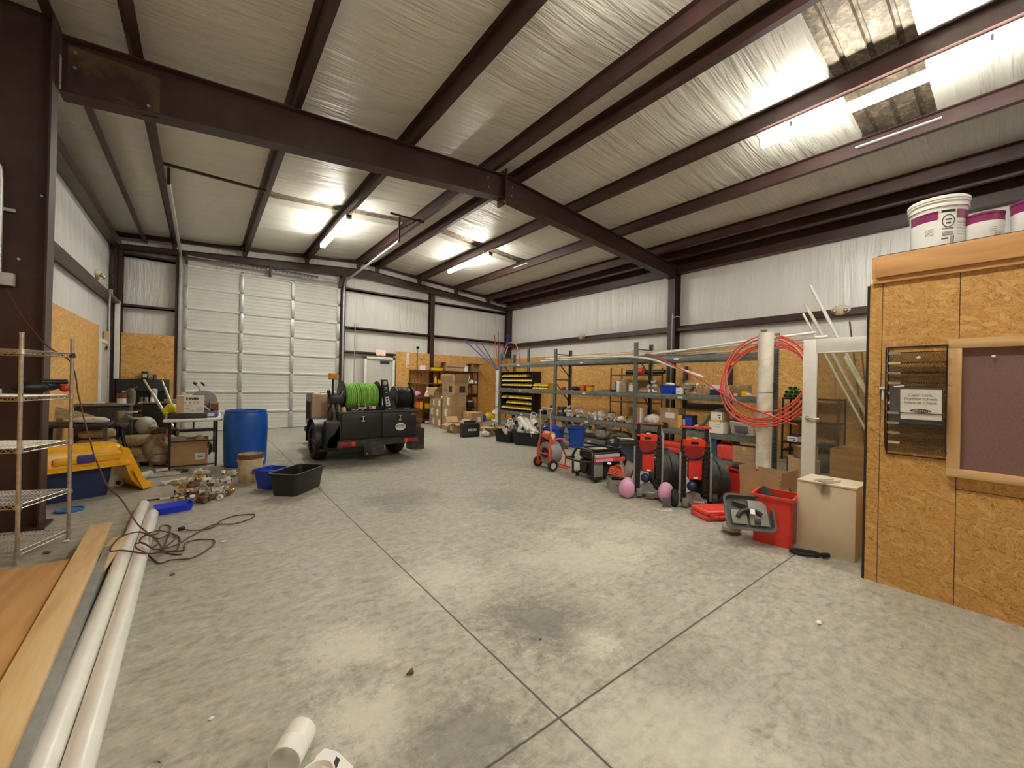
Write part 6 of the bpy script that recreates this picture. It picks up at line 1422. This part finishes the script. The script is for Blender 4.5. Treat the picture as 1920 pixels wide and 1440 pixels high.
pts = fl((300, 1030, .014), (330, 1022, .014), (360, 1004, .012), (400, 984, .012), (440, 982, .012), (470, 972, .012), (478, 966, .012), (472, 964, .012), (440, 967, .012), (415, 976, .012), (395, 990, .012), (365, 994, .012), (348, 993, .012))
one('extension_cord', 'loose brown cord end with a plug looping toward the open floor', 'cord', MB('brown_cord').tube(pts, .0058, 6, sub=5).mat('black').cb(F(340, 991, .02), (.05, .035, .03), (0, 0, .4), .008))
# chrome wire shelving
t = thing('wire_shelving', 'chrome wire shelving rack in front of the wide steel column', 'shelf', (-.97, 4.765, 0), R(67.3))
LX, LY = .233, .62   # along the end, and to the left
lv = [.10, .445, .86, 1.245, 1.595]
for x in (-LX, LX):
    for y in (0, LY):
        b = MB('chrome').cyl((x, y, .03), (x, y, 1.71), .0125, n=12)
        for k in range(30): b.cyl((x, y, .1+.053*k), (x, y, .104+.053*k), .0134, n=12)
        b.cyl((x, y, 1.71), (x, y, 1.722), .0145, n=12).cyl((x, y, .0), (x, y, .03), .016, n=12); b.build('post', t)
for z in lv:
    b = MB('chrome')
    for (xa, ya, xb, yb) in ((-LX, 0, LX, 0), (-LX, LY, LX, LY), (-LX, 0, -LX, LY), (LX, 0, LX, LY)):
        b.tube([(xa, ya, z), (xb, yb, z)], .0042, 6).tube([(xa, ya, z-.03), (xb, yb, z-.03)], .0042, 6)
        n = int(math.hypot(xb-xa, yb-ya)/.022); pp = [(xa+(xb-xa)*i/n, ya+(yb-ya)*i/n, z-.030*(i % 2)) for i in range(n+1)]
        b.tube(pp, .003, 5)
    o = b.build('shelf_rim', t)
    b = MB('chrome')
    for i in range(1, 22): b.tube([(-LX, LY*i/22, z+.002), (LX, LY*i/22, z+.002)], .0022, 5)
    for x in (-.12, 0, .12): b.tube([(x, 0, z-.004), (x, LY, z-.004)], .003, 5)
    b.build('shelf_wires', o)
    for x in (-LX, LX):
        for y in (0, LY): MB('black' if (z == 1.595 and x > 0) else 'chrome').lathe([(.0135, -.02), (.021, -.018), (.017, .02), (.0135, .02)], 12, (x, y, z-.015)).build('shelf_collar', o)
b = MB('black').ball((0, 0, .055), .09, (1.3, .8, .55), 14).ball((.1, .02, .07), .06, (1.3, .9, .7), 12).cyl((.05, 0, .1), (.20, -.02, .105), .022, n=10).cyl((-.06, 0, .07), (-.03, .0, .14), .014)
b.mat('red').ball((.19, -.01, .05), .036, (1.1, .8, .9), 10)
one('work_glove', 'black and red work glove lying on the chrome wire shelf', 'glove', b, (-1.11, 5.02, 1.249), R(30))
b = MB('grey_light').box(-.1, .1, -.08, .08, 0, .05, .01); one('cardboard_tray', 'pale flat box at the left end of the chrome wire shelf', 'box', b, (-1.34, 4.82, 1.249), R(67))

# ---- yellow tray over a black tote
t = thing('storage_tote', 'black tote under the upturned yellow tray', 'tote', (-1.22, 6.72, 0), R(22)); MB('navy').shell(.62, .38, 0, .36, .03, .03, .005, .02, .05).build('tote_body', t)
def ytray():
    t = thing('yellow_tray', 'yellow moulded plastic tray upturned over the black tote', 'tray', (-1.22, 6.70, .37), R(24))
    b = MB('yellow_tub')
    # stepped hollow moulding: rim, sloping walls, raised deck
    def ring(hx0, hx1, hy, z, r):
        o = []
        for (cx, cy, a0) in ((hx1-r, hy-r, 0), (hx0+r, hy-r, 90), (hx0+r, -hy+r, 180), (hx1-r, -hy+r, 270)):
            for k in range(6): a = R(a0+k*18); o.append((cx+r*math.cos(a), cy+r*math.sin(a), z))
        return o
    rs = [ring(-.62, .50, .30, -.02, .08), ring(-.62, .50, .30, .015, .08), ring(-.58, .46, .26, .03, .08), ring(-.54, .44, .235, .19, .09), ring(-.50, .41, .20, .225, .09), ring(-.44, .36, .15, .232, .08)]
    vs = [p for g in rs for p in g]; n = 24
    fs = [(i*n+k, i*n+(k+1) % n, (i+1)*n+(k+1) % n, (i+1)*n+k) for i in range(len(rs)-1) for k in range(n)] + [tuple(range((len(rs)-1)*n, len(rs)*n))]
    b.raw(vs, fs); o = b.build('tray_shell', t, smooth=50)
    for (xa, xb, za, zb) in ((-.48, -.22, .05, .15), (-.16, .10, .05, .13), (.14, .40, .05, .15)):
        MB('yellow_tub').box(xa, xb, -.285, -.24, za, zb, .02, 3).build('wall_recess', o)
    MB('purple').box(.02, .16, -.297, -.2855, .055, .15, .012).build('dark_label', o)
    b = MB('yellow_tub'); b.prism([(.40, .20), (.47, .17), (.62, -.22), (.72, -.35), (.60, -.355), (.50, -.22), (.43, .0)], -.24, .24, 'y')
    b.prism([(.50, -.1), (.53, -.08), (.64, -.345), (.60, -.355)], -.285, -.24, 'y'); b.build('hanging_apron', t)
    MB('yellow_tub').cb((.68, -.12, -.31), (.09, .06, .05), (0, .3, 0), .01).build('hook_lug', t)
ytray()
one('plastic_cover', 'round blue lid lying on the floor beside the black tote', 'lid', MB('blue_lid').lathe([(0, 0), (.105, 0), (.11, .006), (.11, .022), (.098, .024), (.095, .012), (0, .012)], 30).box(-.02, .02, -.05, .05, .0125, .02, .004), F(131, 958))
t = thing('film_roll', 'roll of clear plastic film on the floor by the yellow tray', 'film', F(222, 912)+Vector((0, 0, .05)), R(58)); MB('bag').lathe([(.028, 0), (.052, 0), (.05, .5), (.028, .5)], 24, axis=(1, 0, 0), close=True).build('film_wrap', t); MB('black').lathe([(.0, -.004), (.028, -.004), (.028, .0)], 20, axis=(1, 0, 0)).build('core_hole', t)
b = MB('bag').grid(lambda u, v: ((u-.5)*.6, (v-.5)*.36+.05*math.sin(u*5), .012+.03*abs(math.sin(u*7+v*5))*math.sin(PI*v)), 24, 14)
one('plastic_sheeting', 'sheet of clear plastic spread on the floor in front of the pallet', 'plastic', b, F(280, 893), R(20))
b = MB('bag').grid(lambda u, v: ((u-.5)*.36, (v-.5)*.12, .01+.035*abs(math.sin(u*9+v*3))), 16, 6)
one('plastic_sheeting', 'small crumpled strip of clear plastic nearer the fittings heap', 'plastic', b, F(330, 905), R(40))
one('water_bottle', 'crumpled pale plastic bottle on the floor sheet', 'bottle', MB('bag').cyl((0, 0, .035), (.14, .02, .035), .034, n=12).mat('blue_lid').cyl((.0, 0, .035), (-.025, 0, .035), .018, n=10), F(291, 888), R(10))
one('cable_coil', 'black cable coil on the floor under the folding table edge', 'cable', MB('black_matt').tube([((.17+.01*(i % 3))*math.cos(i*.4), .1*math.sin(i*.4), .015+.004*(i % 4)) for i in range(48)], .01, 6), F(322, 887), R(5))
# heap of fittings
q = random.Random(21); base = F(381, 930)
heap(100, ET+['coupling', 'coupling'], ['pvc', 'brass', 'cloth_white', 'rust', 'grey_light', 'pvc_dirty', 'brass', 'white'], lambda q: (lambda a, r: (base.x+.29*r*math.cos(a), base.y+.36*r*math.sin(a)))(q.uniform(0, 6.3), q.random()**.7), 0, (.27, .44), 'small brass, white or rusty fitting in the heap behind the blue tray', 'heap of fittings on the floor', 21, 5)
t = thing('parts_tray', 'bright blue open plastic tray in front of the fittings heap', 'tray', F(327, 958), R(12)); MB('blue_tray').shell(.26, .16, 0, .075, .02, .015, .004, .01, .02).build('tray_shell', t); MB('violet').box(-.11, .02, -.07, .07, .005, .02).build('tray_bottom', t)
one('screwdriver', 'long dark screwdriver lying between the pipe end and the heap', 'tool', MB('white').cyl((0, 0, .015), (.09, .0, .015), .013, n=10).mat('black').cyl((.09, 0, .015), (.30, .01, .012), .007, n=8).cyl((-.16, 0, .012), (0, 0, .015), .008, n=8), F(300, 938), R(-8))
# bucket, tubs, drum
t = thing('bucket', 'dirty cream bucket with a muddy rim in front of the blue drum', 'bucket', (.545, 6.58, 0)); MB('bucket_dirty').lathe([(0, 0), (.132, 0), (.135, .005), (.15, .28), (.158, .282), (.158, .31), (.152, .312), (.154, .375), (.146, .375), (.13, .02), (0, .02)], 36).build('bucket_shell', t)
MB('rust').lathe([(.1545, .315), (.158, .35), (.156, .377), (.146, .378), (.146, .33)], 36).build('muddy_rim', t); MB('grey_dark').cb((.02, -.143, .14), (.035, .006, .05)).build('logo', t)
MB('rust').cyl((0, 0, .26), (0, 0, .30), .139, n=30).build('bucket_content', t)
t = thing('plastic_tub', 'empty black rectangular tub on the open floor', 'tub', (.985, 5.69, 0), R(47)); MB('black').shell(.56, .30, 0, .275, .025, .03, .006, .022, .05).build('tub_shell', t)
t = thing('plastic_bin', 'blue bin half hidden behind the empty black tub', 'bin', (.735, 6.05, 0), R(40)); MB('blue').shell(.24, .22, 0, .25, .03, .03, .005, .015, .03).build('bin_shell', t); MB('navy').box(-.1, .1, -.09, .09, .01, .2, .02).build('bin_content', t)
for k, (px, py) in enumerate(((441, 890), (437, 893), (493, 885), (490, 893))): clump('scrap_paper', ['crumpled label left of the dirty bucket', 'second crumpled label left of the dirty bucket', 'crumpled white label right of the dirty bucket', 'muddy rag right of the dirty bucket'][k], F(px, py), .035, (1.3, 1, .6), ['cloth_white', 'pvc_dirty', 'white', 'cloth'][k], 'scrap', 3, 80+k)
t = thing('drum', 'tall blue plastic drum beside the folding table', 'drum', (.575, 7.82, 0)); MB('blue_drum').lathe([(0, 0), (.27, 0), (.285, .015), (.295, .08), (.30, .3), (.305, .6), (.30, .82), (.285, .87), (.292, .885), (.287, .90), (.272, .90), (.268, .872), (0, .868)], 48).build('drum_body', t)
for (x, y) in ((-.14, -.05), (.14, .03)): MB('blue').cyl((x, y, .868), (x, y, .89), .035, n=16).build('bung', t)

# ---- folding table and what is on it
TY0, TY1, TX0, TX1, TZ = 7.83, 9.62, -.46, .27, .775
t = thing('folding_table', 'folding table with a pale top and black tube legs', 'table', (0, 0, 0))
MB('white_paint').box(TX0, TX1, TY0, TY1, TZ-.045, TZ, .02, 3).build('tabletop', t)
for y in (TY0+.14, TY1-.16):
    for x in (TX0+.08, TX1-.08): MB('black').cyl((x, y, 0), (x, y, TZ-.045), .016, n=10).build('leg', t)
    for z in (.04, .42, .6): MB('black').cyl((TX0+.08, y, z), (TX1-.08, y, z), .012, n=8).build('crossbar', t)
    s = 1 if y < 8.5 else -1
    MB('black').cyl((-.1, y, .6), (-.1, y+s*.45, TZ-.05), .010, n=8).build('brace', t)
for x in (TX0+.08, TX1-.08): MB('black').cyl((x, TY0+.14, TZ-.06), (x, TY1-.16, TZ-.06), .012, n=8).build('side_rail', t)
one('tool_tray', 'dark oily tool tray under the printed carton on the folding table', 'tray', MB('black_dusty').box(-.24, .24, -.24, .24, 0, .075, .01), (-.17, 8.16, TZ+.001))
cc = carton('white printed glove carton on the folding table', (-.145, 8.12, TZ+.077), R(2), .34, .24, .27, mat='paper', tape=False, lab=[('card_light', -.1706, -.085, -.1212, -.1201, .002, .268), ('card', -.1712, -.1702, -.12, .12, .002, .268)])
text('RAVEN', .05, 'ink', cc, (.02, -.1215, .225), (PI/2, 0, 0), bold=.003, sx=.95)
for k, x in enumerate((-.055, .0, .05, .10)): text('6 6 7 9'.split()[k], .045, 'ink', cc, (x-.01, -.1215, .165), (PI/2, 0, 0))
text('NITRILE', .022, 'ink', cc, (-.045, -.1215, .07), (PI/2, 0, 0)); text('GLOVES', .018, 'ink', cc, (.11, -.1215, .085), (PI/2, 0, 0)); text('XL', .03, 'ink', cc, (.03, -.1215, .04), (PI/2, 0, 0))
for z in (.115, .125): MB('ink_grey').cb((-.03, -.1213, z), (.09, .001, .004)).build('lettering', cc)
for z in (.045, .055, .065): MB('ink_grey').cb((.11, -.1213, z), (.08, .001, .004)).build('lettering', cc)
t = thing('cutoff_saw', 'grey chop saw with a round blade guard behind the printed carton', 'saw', (-.02, 8.52, TZ)); o = MB('grey_mid').lathe([(0, -.03), (.17, -.03), (.185, -.01), (.185, .03), (.17, .04), (0, .04)], 32, (.04, 0, .24), (.25, -1, 0)).build('blade_guard', t)
MB('dusty_metal').box(-.2, .16, -.16, .2, 0, .05, .01).build('saw_base', t); MB('black').cyl((-.05, .05, .26), (-.22, .07, .28), .06).build('motor', t); MB('galv').tube([(.0, .0, .36), (-.02, -.02, .46), (-.08, -.02, .53)], .014, 8, sub=3).build('handle', t); MB('black').cyl((-.06, -.02, .52), (-.10, -.02, .56), .022).build('grip', t); MB('black').cyl((.05, -.02, .50), (.0, -.02, .56), .016).build('grip', t)
carton('small open brown box behind the purple jug', (.165, 8.42, TZ), R(0), .12, .14, .23, mat='card', lab=[('rust', -.05, .05, -.0712, -.0702, .03, .2)])
t = thing('jug', 'violet blue plastic jug with a black cap on the folding table', 'jug', (.125, 8.05, TZ)); MB('violet').box(-.085, .085, -.05, .05, 0, .105, .03, 3).build('jug_body', t); MB('black').cyl((.0, 0, .105), (0, 0, .14), .03, n=14).build('jug_cap', t); MB('white').cb((-.01, -.0506, .05), (.09, .002, .05)).build('jug_label', t); MB('white').cyl((-.02, -.03, .11), (-.10, -.03, .19), .007).build('pour_spout', t)
clump('neon_vest', 'bright yellow green vest crumpled left of the printed carton', (-.385, 8.35, TZ), .10, (.9, .9, 1.1), 'neon', 'vest', 4, 90)
t2 = carton('long brown carton with a white label under the folding table', (-.15, 8.24, 0), R(-3), .48, .34, .27, True, lab=[('paper', .09, .21, -.1715, -.1705, .11, .21), ('ink_grey', .11, .19, -.1719, -.1716, .17, .185), ('ink_grey', .11, .19, -.1719, -.1716, .14, .155)], flaps=(20, 30, 20, 10))
clump('burlap_sack', 'dusty cloth and burlap heap beside the long brown carton', (-.50, 8.55, 0), .25, (1.0, 1.2, 1.0), 'cloth', 'cloth', 6, 91)
clump('burlap_sack', 'rolled burlap sack standing in the long brown carton', (-.02, 8.22, .2), .12, (.7, .9, 1.2), 'burlap', 'sack', 4, 92)
t = thing('drain_motor', 'dusty pale motor with a ring handle resting on the heap by the table', 'motor', (-.36, 8.32, .32)); MB('cloth_white').cyl((-.1, 0, .07), (.16, .02, .07), .075, n=18).build('motor_body', t); MB('burlap').tube([(-.05, 0, .13), (-.06, 0, .24), (.0, .0, .27), (.06, 0, .24), (.05, 0, .13)], .02, 8, sub=4).build('ring_handle', t); MB('white').ball((.0, -.08, .15), .035, n=10).build('oil_cup', t)
t = thing('wheel_disc', 'dark round wheel lying behind the table leg', 'wheel', (.0, 8.9, .17)); MB('black_dusty').lathe([(.10, -.04), (.165, -.04), (.17, 0), (.165, .04), (.10, .04)], 28, axis=(.2, 1, .1), close=True).build('tire', t); MB('rust').cyl((0, -.02, 0), (0, .03, 0), .10, n=20).build('rim', t)

# ---- low bench, burlap and pallet by the left wall
t = thing('low_bench', 'low dark steel bench with a paper sack on it by the left wall', 'bench', (-1.36, 8.15, 0)); MB('black_dusty').box(-.36, .34, -.32, .32, .70, .745, .008).build('bench_top', t)
for x in (-.32, .30):
    for y in (-.28, .28): MB('grey_dark').box(x-.02, x+.02, y-.02, y+.02, 0, .70).build('leg', t)
b = MB('burlap_dark').grid(lambda u, v: ((u-.5)*.46, (v-.5)*.40, .01+.22*(1-u)**.7*math.sin(PI*min(max(v, .04), .96))**.5), 16, 14)
one('paper_sack', 'brown folded paper sack slumped on the low bench', 'sack', b, (-1.34, 8.12, .746), R(6))
one('paper_roll', 'pale rolled edge of a sack along the low bench front', 'sack', MB('cloth_white').tube([(-.05, -.2, .05), (.08, -.22, .05), (.22, -.2, .04), (.28, -.16, .03)], [.03, .045, .045, .02], 10, sub=3), (-1.34, 8.12, .746), R(6))
def roll(name, label, loc, L, r, rz, mat, group=None, sq=.8):
    b = MB(mat).lathe([(0, -L/2), (r*.7, -L/2), (r, -L/2+.04), (r*1.03, 0), (r, L/2-.04), (r*.7, L/2), (0, L/2)], 20, axis=(1, 0, 0)); o = one(name, label, 'sack', b, loc, rz, group); o.scale = (1, 1, sq); return o
roll('burlap_sack', 'upper folded burlap sack under the low bench', (-1.17, 8.1, .585), .36, .085, 0, 'burlap'); roll('burlap_sack', 'middle folded burlap sack under the low bench', (-1.17, 8.1, .427), .40, .10, 0, 'burlap'); roll('burlap_sack', 'lowest folded burlap sack under the low bench', (-1.17, 8.1, .25), .40, .11, 0, 'burlap_dark')
carton('dark box holding the folded burlap sacks', (-1.17, 8.1, 0), 0, .40, .3, .152, mat='pallet', tape=False)
t = thing('pallet', 'short grey wooden pallet with burlap rolls on it', 'pallet', (-.79, 8.62, 0)); MB('pallet').box(-.22, .22, -.24, .24, .09, .125, .004).build('deck_board', t)
for x in (-.18, 0, .18): MB('pallet').box(x-.03, x+.03, -.24, .24, .0, .0899, .003).build('stringer', t)
roll('burlap_sack', 'lower burlap roll on the short pallet', (-.78, 8.55, .2145), .34, .105, 0, 'burlap'); roll('burlap_sack', 'upper wide burlap roll on the short pallet', (-.79, 8.56, .398), .42, .115, 0, 'burlap')
clump('white_bag', 'dusty white bag piled behind the upper burlap roll', (-.74, 9.03, .421), .16, (.9, .9, 1.0), 'cloth_white', 'bag', 4, 93); carton('dark crate holding up the dusty white bag', (-.64, 9.04, 0), 0, .46, .3, .42, mat='black_dusty', tape=False)
clump('green_rag', 'olive rag behind the upper burlap roll', (-.54, 9.0, .421), .11, (1.2, .8, .6), 'burlap_dark', 'rag', 3, 94)
t = thing('vise_stand', 'dusty pipe vise stand with splayed dark legs and two ring handles', 'vise', (-1.02, 8.52, 0)); b = MB('dusty_metal').cb((.06, -.05, .78), (.14, .14, .2), (0, 0, .3), .03).cyl((.08, -.12, .80), (.13, .06, .74), .05).cb((.05, -.1, .68), (.16, .1, .06), (.2, .3, 0), .01); b.build('vise_head', t)
for (x, y) in ((-.12, -.16), (.16, -.12), (.02, .24)): MB('black').cyl((.03, -.02, .70), (x, y, 0), .026, .022, 10).build('leg', t)
for (z, dx) in ((.86, .17), (.76, .24)): MB('cream').lathe([(.05, -.009), (.068, -.009), (.068, .009), (.05, .009)], 20, (dx, -.08, z), (0, 0, 1), True).build('ring_handle', t)
t = thing('tool_chest', 'dark tool chest with a dusty grey top behind the low bench', 'tool chest', (-1.2, 9.06, 0)); MB('black_dusty').box(-.34, .28, -.2, .2, .0, .92, .02).build('chest_body', t); MB('dusty_metal').box(-.36, .30, -.22, .22, .9201, .965, .02, 3).build('chest_top', t)
t = thing('paint_can', 'rusty orange and white can standing on the tool chest', 'can', (-1.03, 9.0, .966)); MB('white').cyl((0, 0, 0), (0, 0, .08), .06, n=20).build('can_body', t); MB('rust').cyl((0, 0, .08), (0, 0, .16), .062, n=20).build('rusty_top', t)
t = thing('spray_can', 'white topped can beside the rusty can on the tool chest', 'can', (-1.0, 9.16, .966)); MB('black_dusty').cyl((0, 0, 0), (0, 0, .17), .045, n=16).build('can_body', t); MB('cloth_white').cyl((0, 0, .17), (0, 0, .2), .05, n=16).build('can_cap', t)
one('grease_pump', 'dusty grey pump body behind the rusty can', 'pump', MB('dusty_metal').cyl((0, 0, 0), (0, 0, .2), .06, n=16).ball((0, 0, .2), .05, n=12).cyl((0, 0, .22), (.08, 0, .27), .015), (-.93, 9.04, .966))
one('white_strip', 'white folded sheet lying on the tool chest', 'sheet', MB('white').box(-.2, .1, -.06, .06, 0, .03, .01), (-1.32, 8.98, .966))

# ---- black work bench at the back wall and things by the corner
t = thing('work_bench', 'black work bench with a tall back board in the far left corner', 'bench', (-1.12, 12.75, 0))
MB('black').box(-.47, .47, -.32, .34, .72, .775, .006).build('bench_top', t); MB('black').box(-.47, .47, .30, .34, .7751, 1.34, .004).build('back_board', t); MB('black_gloss').box(-.46, .46, .16, .30, 1.06, 1.075).build('back_shelf', t)
MB('black').box(-.45, .45, -.28, .30, .10, .55, .004).build('cabinet_body', t); MB('grey_dark').box(-.46, .46, -.30, -.28, .60, .63).build('front_rail', t)
for x in (-.44, .44):
    for y in (-.29, .30): MB('black').box(x-.025, x+.025, y-.025, y+.025, 0, .72).build('leg', t)
one('battery_charger', 'black charger with a pale screen on the bench back board', 'charger', MB('black').box(-.06, .06, -.05, .05, 0, .19, .01).mat('green_light').box(-.04, .04, -.052, -.0505, .04, .13).mat('grey_light').box(-.035, .035, -.0535, -.0525, .05, .12), (-1.10, 13.06, 1.341))
one('spray_can', 'small can with a yellow label on the bench back board', 'can', MB('dusty_metal').cyl((0, 0, 0), (0, 0, .12), .04, n=14).mat('yellow').cyl((0.07, 0, .02), (.16, 0, .03), .02), (-.92, 13.06, 1.341))
t = thing('parts_tray', 'pink tray of jars on the black work bench', 'tray', (-1.0, 12.6, .776)); MB('pink').box(-.17, .17, -.07, .07, 0, .035, .006).build('tray', t)
for k, x in enumerate((-.12, -.03, .07)): one('jar', ['dark jar at the left of the pink tray', 'middle grey jar on the pink tray', 'white capped jar on the pink tray'][k], 'jar', MB(['grey_dark', 'grey_mid', 'white'][k]).cyl((0, 0, 0), (0, 0, .11), .035, n=14), (-1.0+x, 12.6, .812))
one('bench_tools', 'dusty white tool bundle hanging at the back of the bench', 'tool', MB('cloth_white').cyl((0, 0, 0), (0, 0, .26), .06, n=12).ball((0, 0, .28), .07, n=12), (-.92, 12.92, .776))
t = thing('tool_cabinet', 'black rounded tool cabinet between the bench and the folding table', 'cabinet', (-.62, 10.65, 0)); MB('black').box(-.30, .22, -.25, .25, 0, .88, .03, 3).build('cabinet_body', t); MB('dusty_metal').box(-.31, .23, -.26, .26, .8801, .90, .01).build('cabinet_top', t); MB('chrome').ball((-.02, -.26, .80), .015, n=10).build('lock', t)
for k, (a, b_, r) in enumerate((((270, 712, 10.34), (328, 806, 9.75), .026), ((304, 713, 10.36), (322, 760, 10.2), .022))):
    p0, p1 = at(a[0], a[1], 'y', a[2]), at(b_[0], b_[1], 'y', b_[2]); t = thing('telescopic_pole', ['long telescopic metal pole leaning across the black tool cabinet', 'shorter telescopic metal pole leaning beside the long one'][k], 'pole', p1)
    d = p0-p1; MB('galv').cyl((0, 0, 0), d*.72, r, n=12).build('outer_tube', t); MB('alu').cyl(d*.72, d, r*.6, n=12).build('inner_tube', t)
carton('brown flat carton on top of the black tool cabinet', (-.45, 10.55, .901), 0, .3, .2, .06, mat='pallet', tape=False)
# left wall by the corner: side door, white upright, hanging cord
t = thing('door_3', 'narrow pale side door in the left wall near the far corner', 'door', (XL+.03, 12.45, 0)); t['kind'] = 'structure'
MB('white_paint').box(-.02, .05, -.5, -.42, 0, 2.2, .003).build('door_frame', t); MB('white_paint').box(-.02, .05, .42, .5, 0, 2.2, .003).build('door_frame', t); MB('white_paint').box(-.02, .05, -.4199, .4199, 2.12, 2.2, .003).build('door_head', t); MB('grey_light').box(-.01, .025, -.4199, .4199, .01, 2.119, .003).build('door_leaf', t); MB('black').box(.05, .09, .05, .35, 2.0, 2.07, .01).build('door_closer', t)
one('wood_block', 'raw wood block sitting on the side door head', 'block', MB('wood_raw').box(-.04, .04, -.1, .1, 0, .2, .004), (XL+.06, 12.7, 2.201))
one('white_upright', 'tall white board standing in the far left corner', 'board', MB('white').box(-.045, .045, -.02, .02, 0, 1.82, .003), (-1.60, 13.06, 1.342))
one('conduit', 'thin grey conduit running down the left wall beside the emergency lamp', 'conduit', MB('galv').cyl((0, 0, 0), (0, 0, 3.12), .014, n=8).mat('grey_mid').cb((0, 0, 3.14), (.08, .08, .1), r=.006), (XL+.24, 11.6, 0))
one('hanging_cable', 'thin black cable bowed in the far left corner', 'cable', MB('black').tube([(-1.70, 13.1, 4.35), (-1.735, 13.05, 3.95), (-1.68, 13.12, 3.5), (-1.71, 13.15, 3.2)], .009, 6, sub=6))

# ---- bottom edge of the frame
t = thing('pipe_coupling', 'white pipe coupling lying on its side on the floor nearest the viewer', 'pipe fitting', (.285, 1.645, .057), R(56)); MB('pvc').lathe([(.052, -.06), (.057, -.06), (.057, .0), (.0555, .004), (.057, .008), (.057, .07), (.052, .07)], 40, axis=(1, 0, 0), close=True).build('coupling_wall', t)
t = thing('end_fitting', 'shallow white pipe cap beside the fallen coupling', 'pipe fitting', (.338, 1.50, 0)); MB('pvc').lathe([(0, .002), (.05, .0), (.058, .012), (.06, .04), (.055, .04), (.05, .014), (0, .012)], 36).build('cap_wall', t)
t = thing('label_tag', 'white folded plastic bag with a black printed bar on the floor by the coupling', 'bag', (.392, 1.555, 0), R(20))
b = MB('white').prism([(-.034, -.10), (.032, -.10), (.037, .0), (.018, .055), (-.018, .05), (-.055, .028), (-.032, .018)], .0, .022, 'z'); b.build('bag_body', t)
o = MB('ink'); o.prism([(-.028, -.07), (.022, -.035), (.022, -.012), (-.028, -.048)], .0221, .0228, 'z'); o.build('printed_bar', t)
one('steel_washer', 'steel ring lying on the floor at the bottom edge', 'ring', MB('galv').lathe([(.02, 0), (.03, 0), (.03, .005), (.02, .005)], 20, close=True), F(287, 1438))
for k, (px, py, r, mt, lab) in enumerate(((768, 1266, .016, 'rust', 'rusty cone shaped scrap on the open floor'), (396, 1349, .009, 'white', 'tiny white paper bit near the pipes'), (1013, 1200, .006, 'black', 'small black crumb on the dark floor stain'), (419, 1017, .014, 'white', 'small white paper bit beside the cord tangle'), (323, 1079, .013, 'rust', 'rusty flake on the floor beside the pipes'), (124, 1017, .018, 'white', 'white washer under the chrome rack post'), (88, 1038, .02, 'rust', 'dark crumb on the floor under the chrome rack'), (1536, 1170, .016, 'paper', 'white paper sliver on the floor before the cream box'))):
    one('floor_scrap', lab, 'scrap', MB(mt).ball((0, 0, r*.6), r, (1.3, .9, .6), 8) if k else MB(mt).cyl((-.016, 0, .012), (.016, .002, .014), .004, .013, 10), F(px, py))
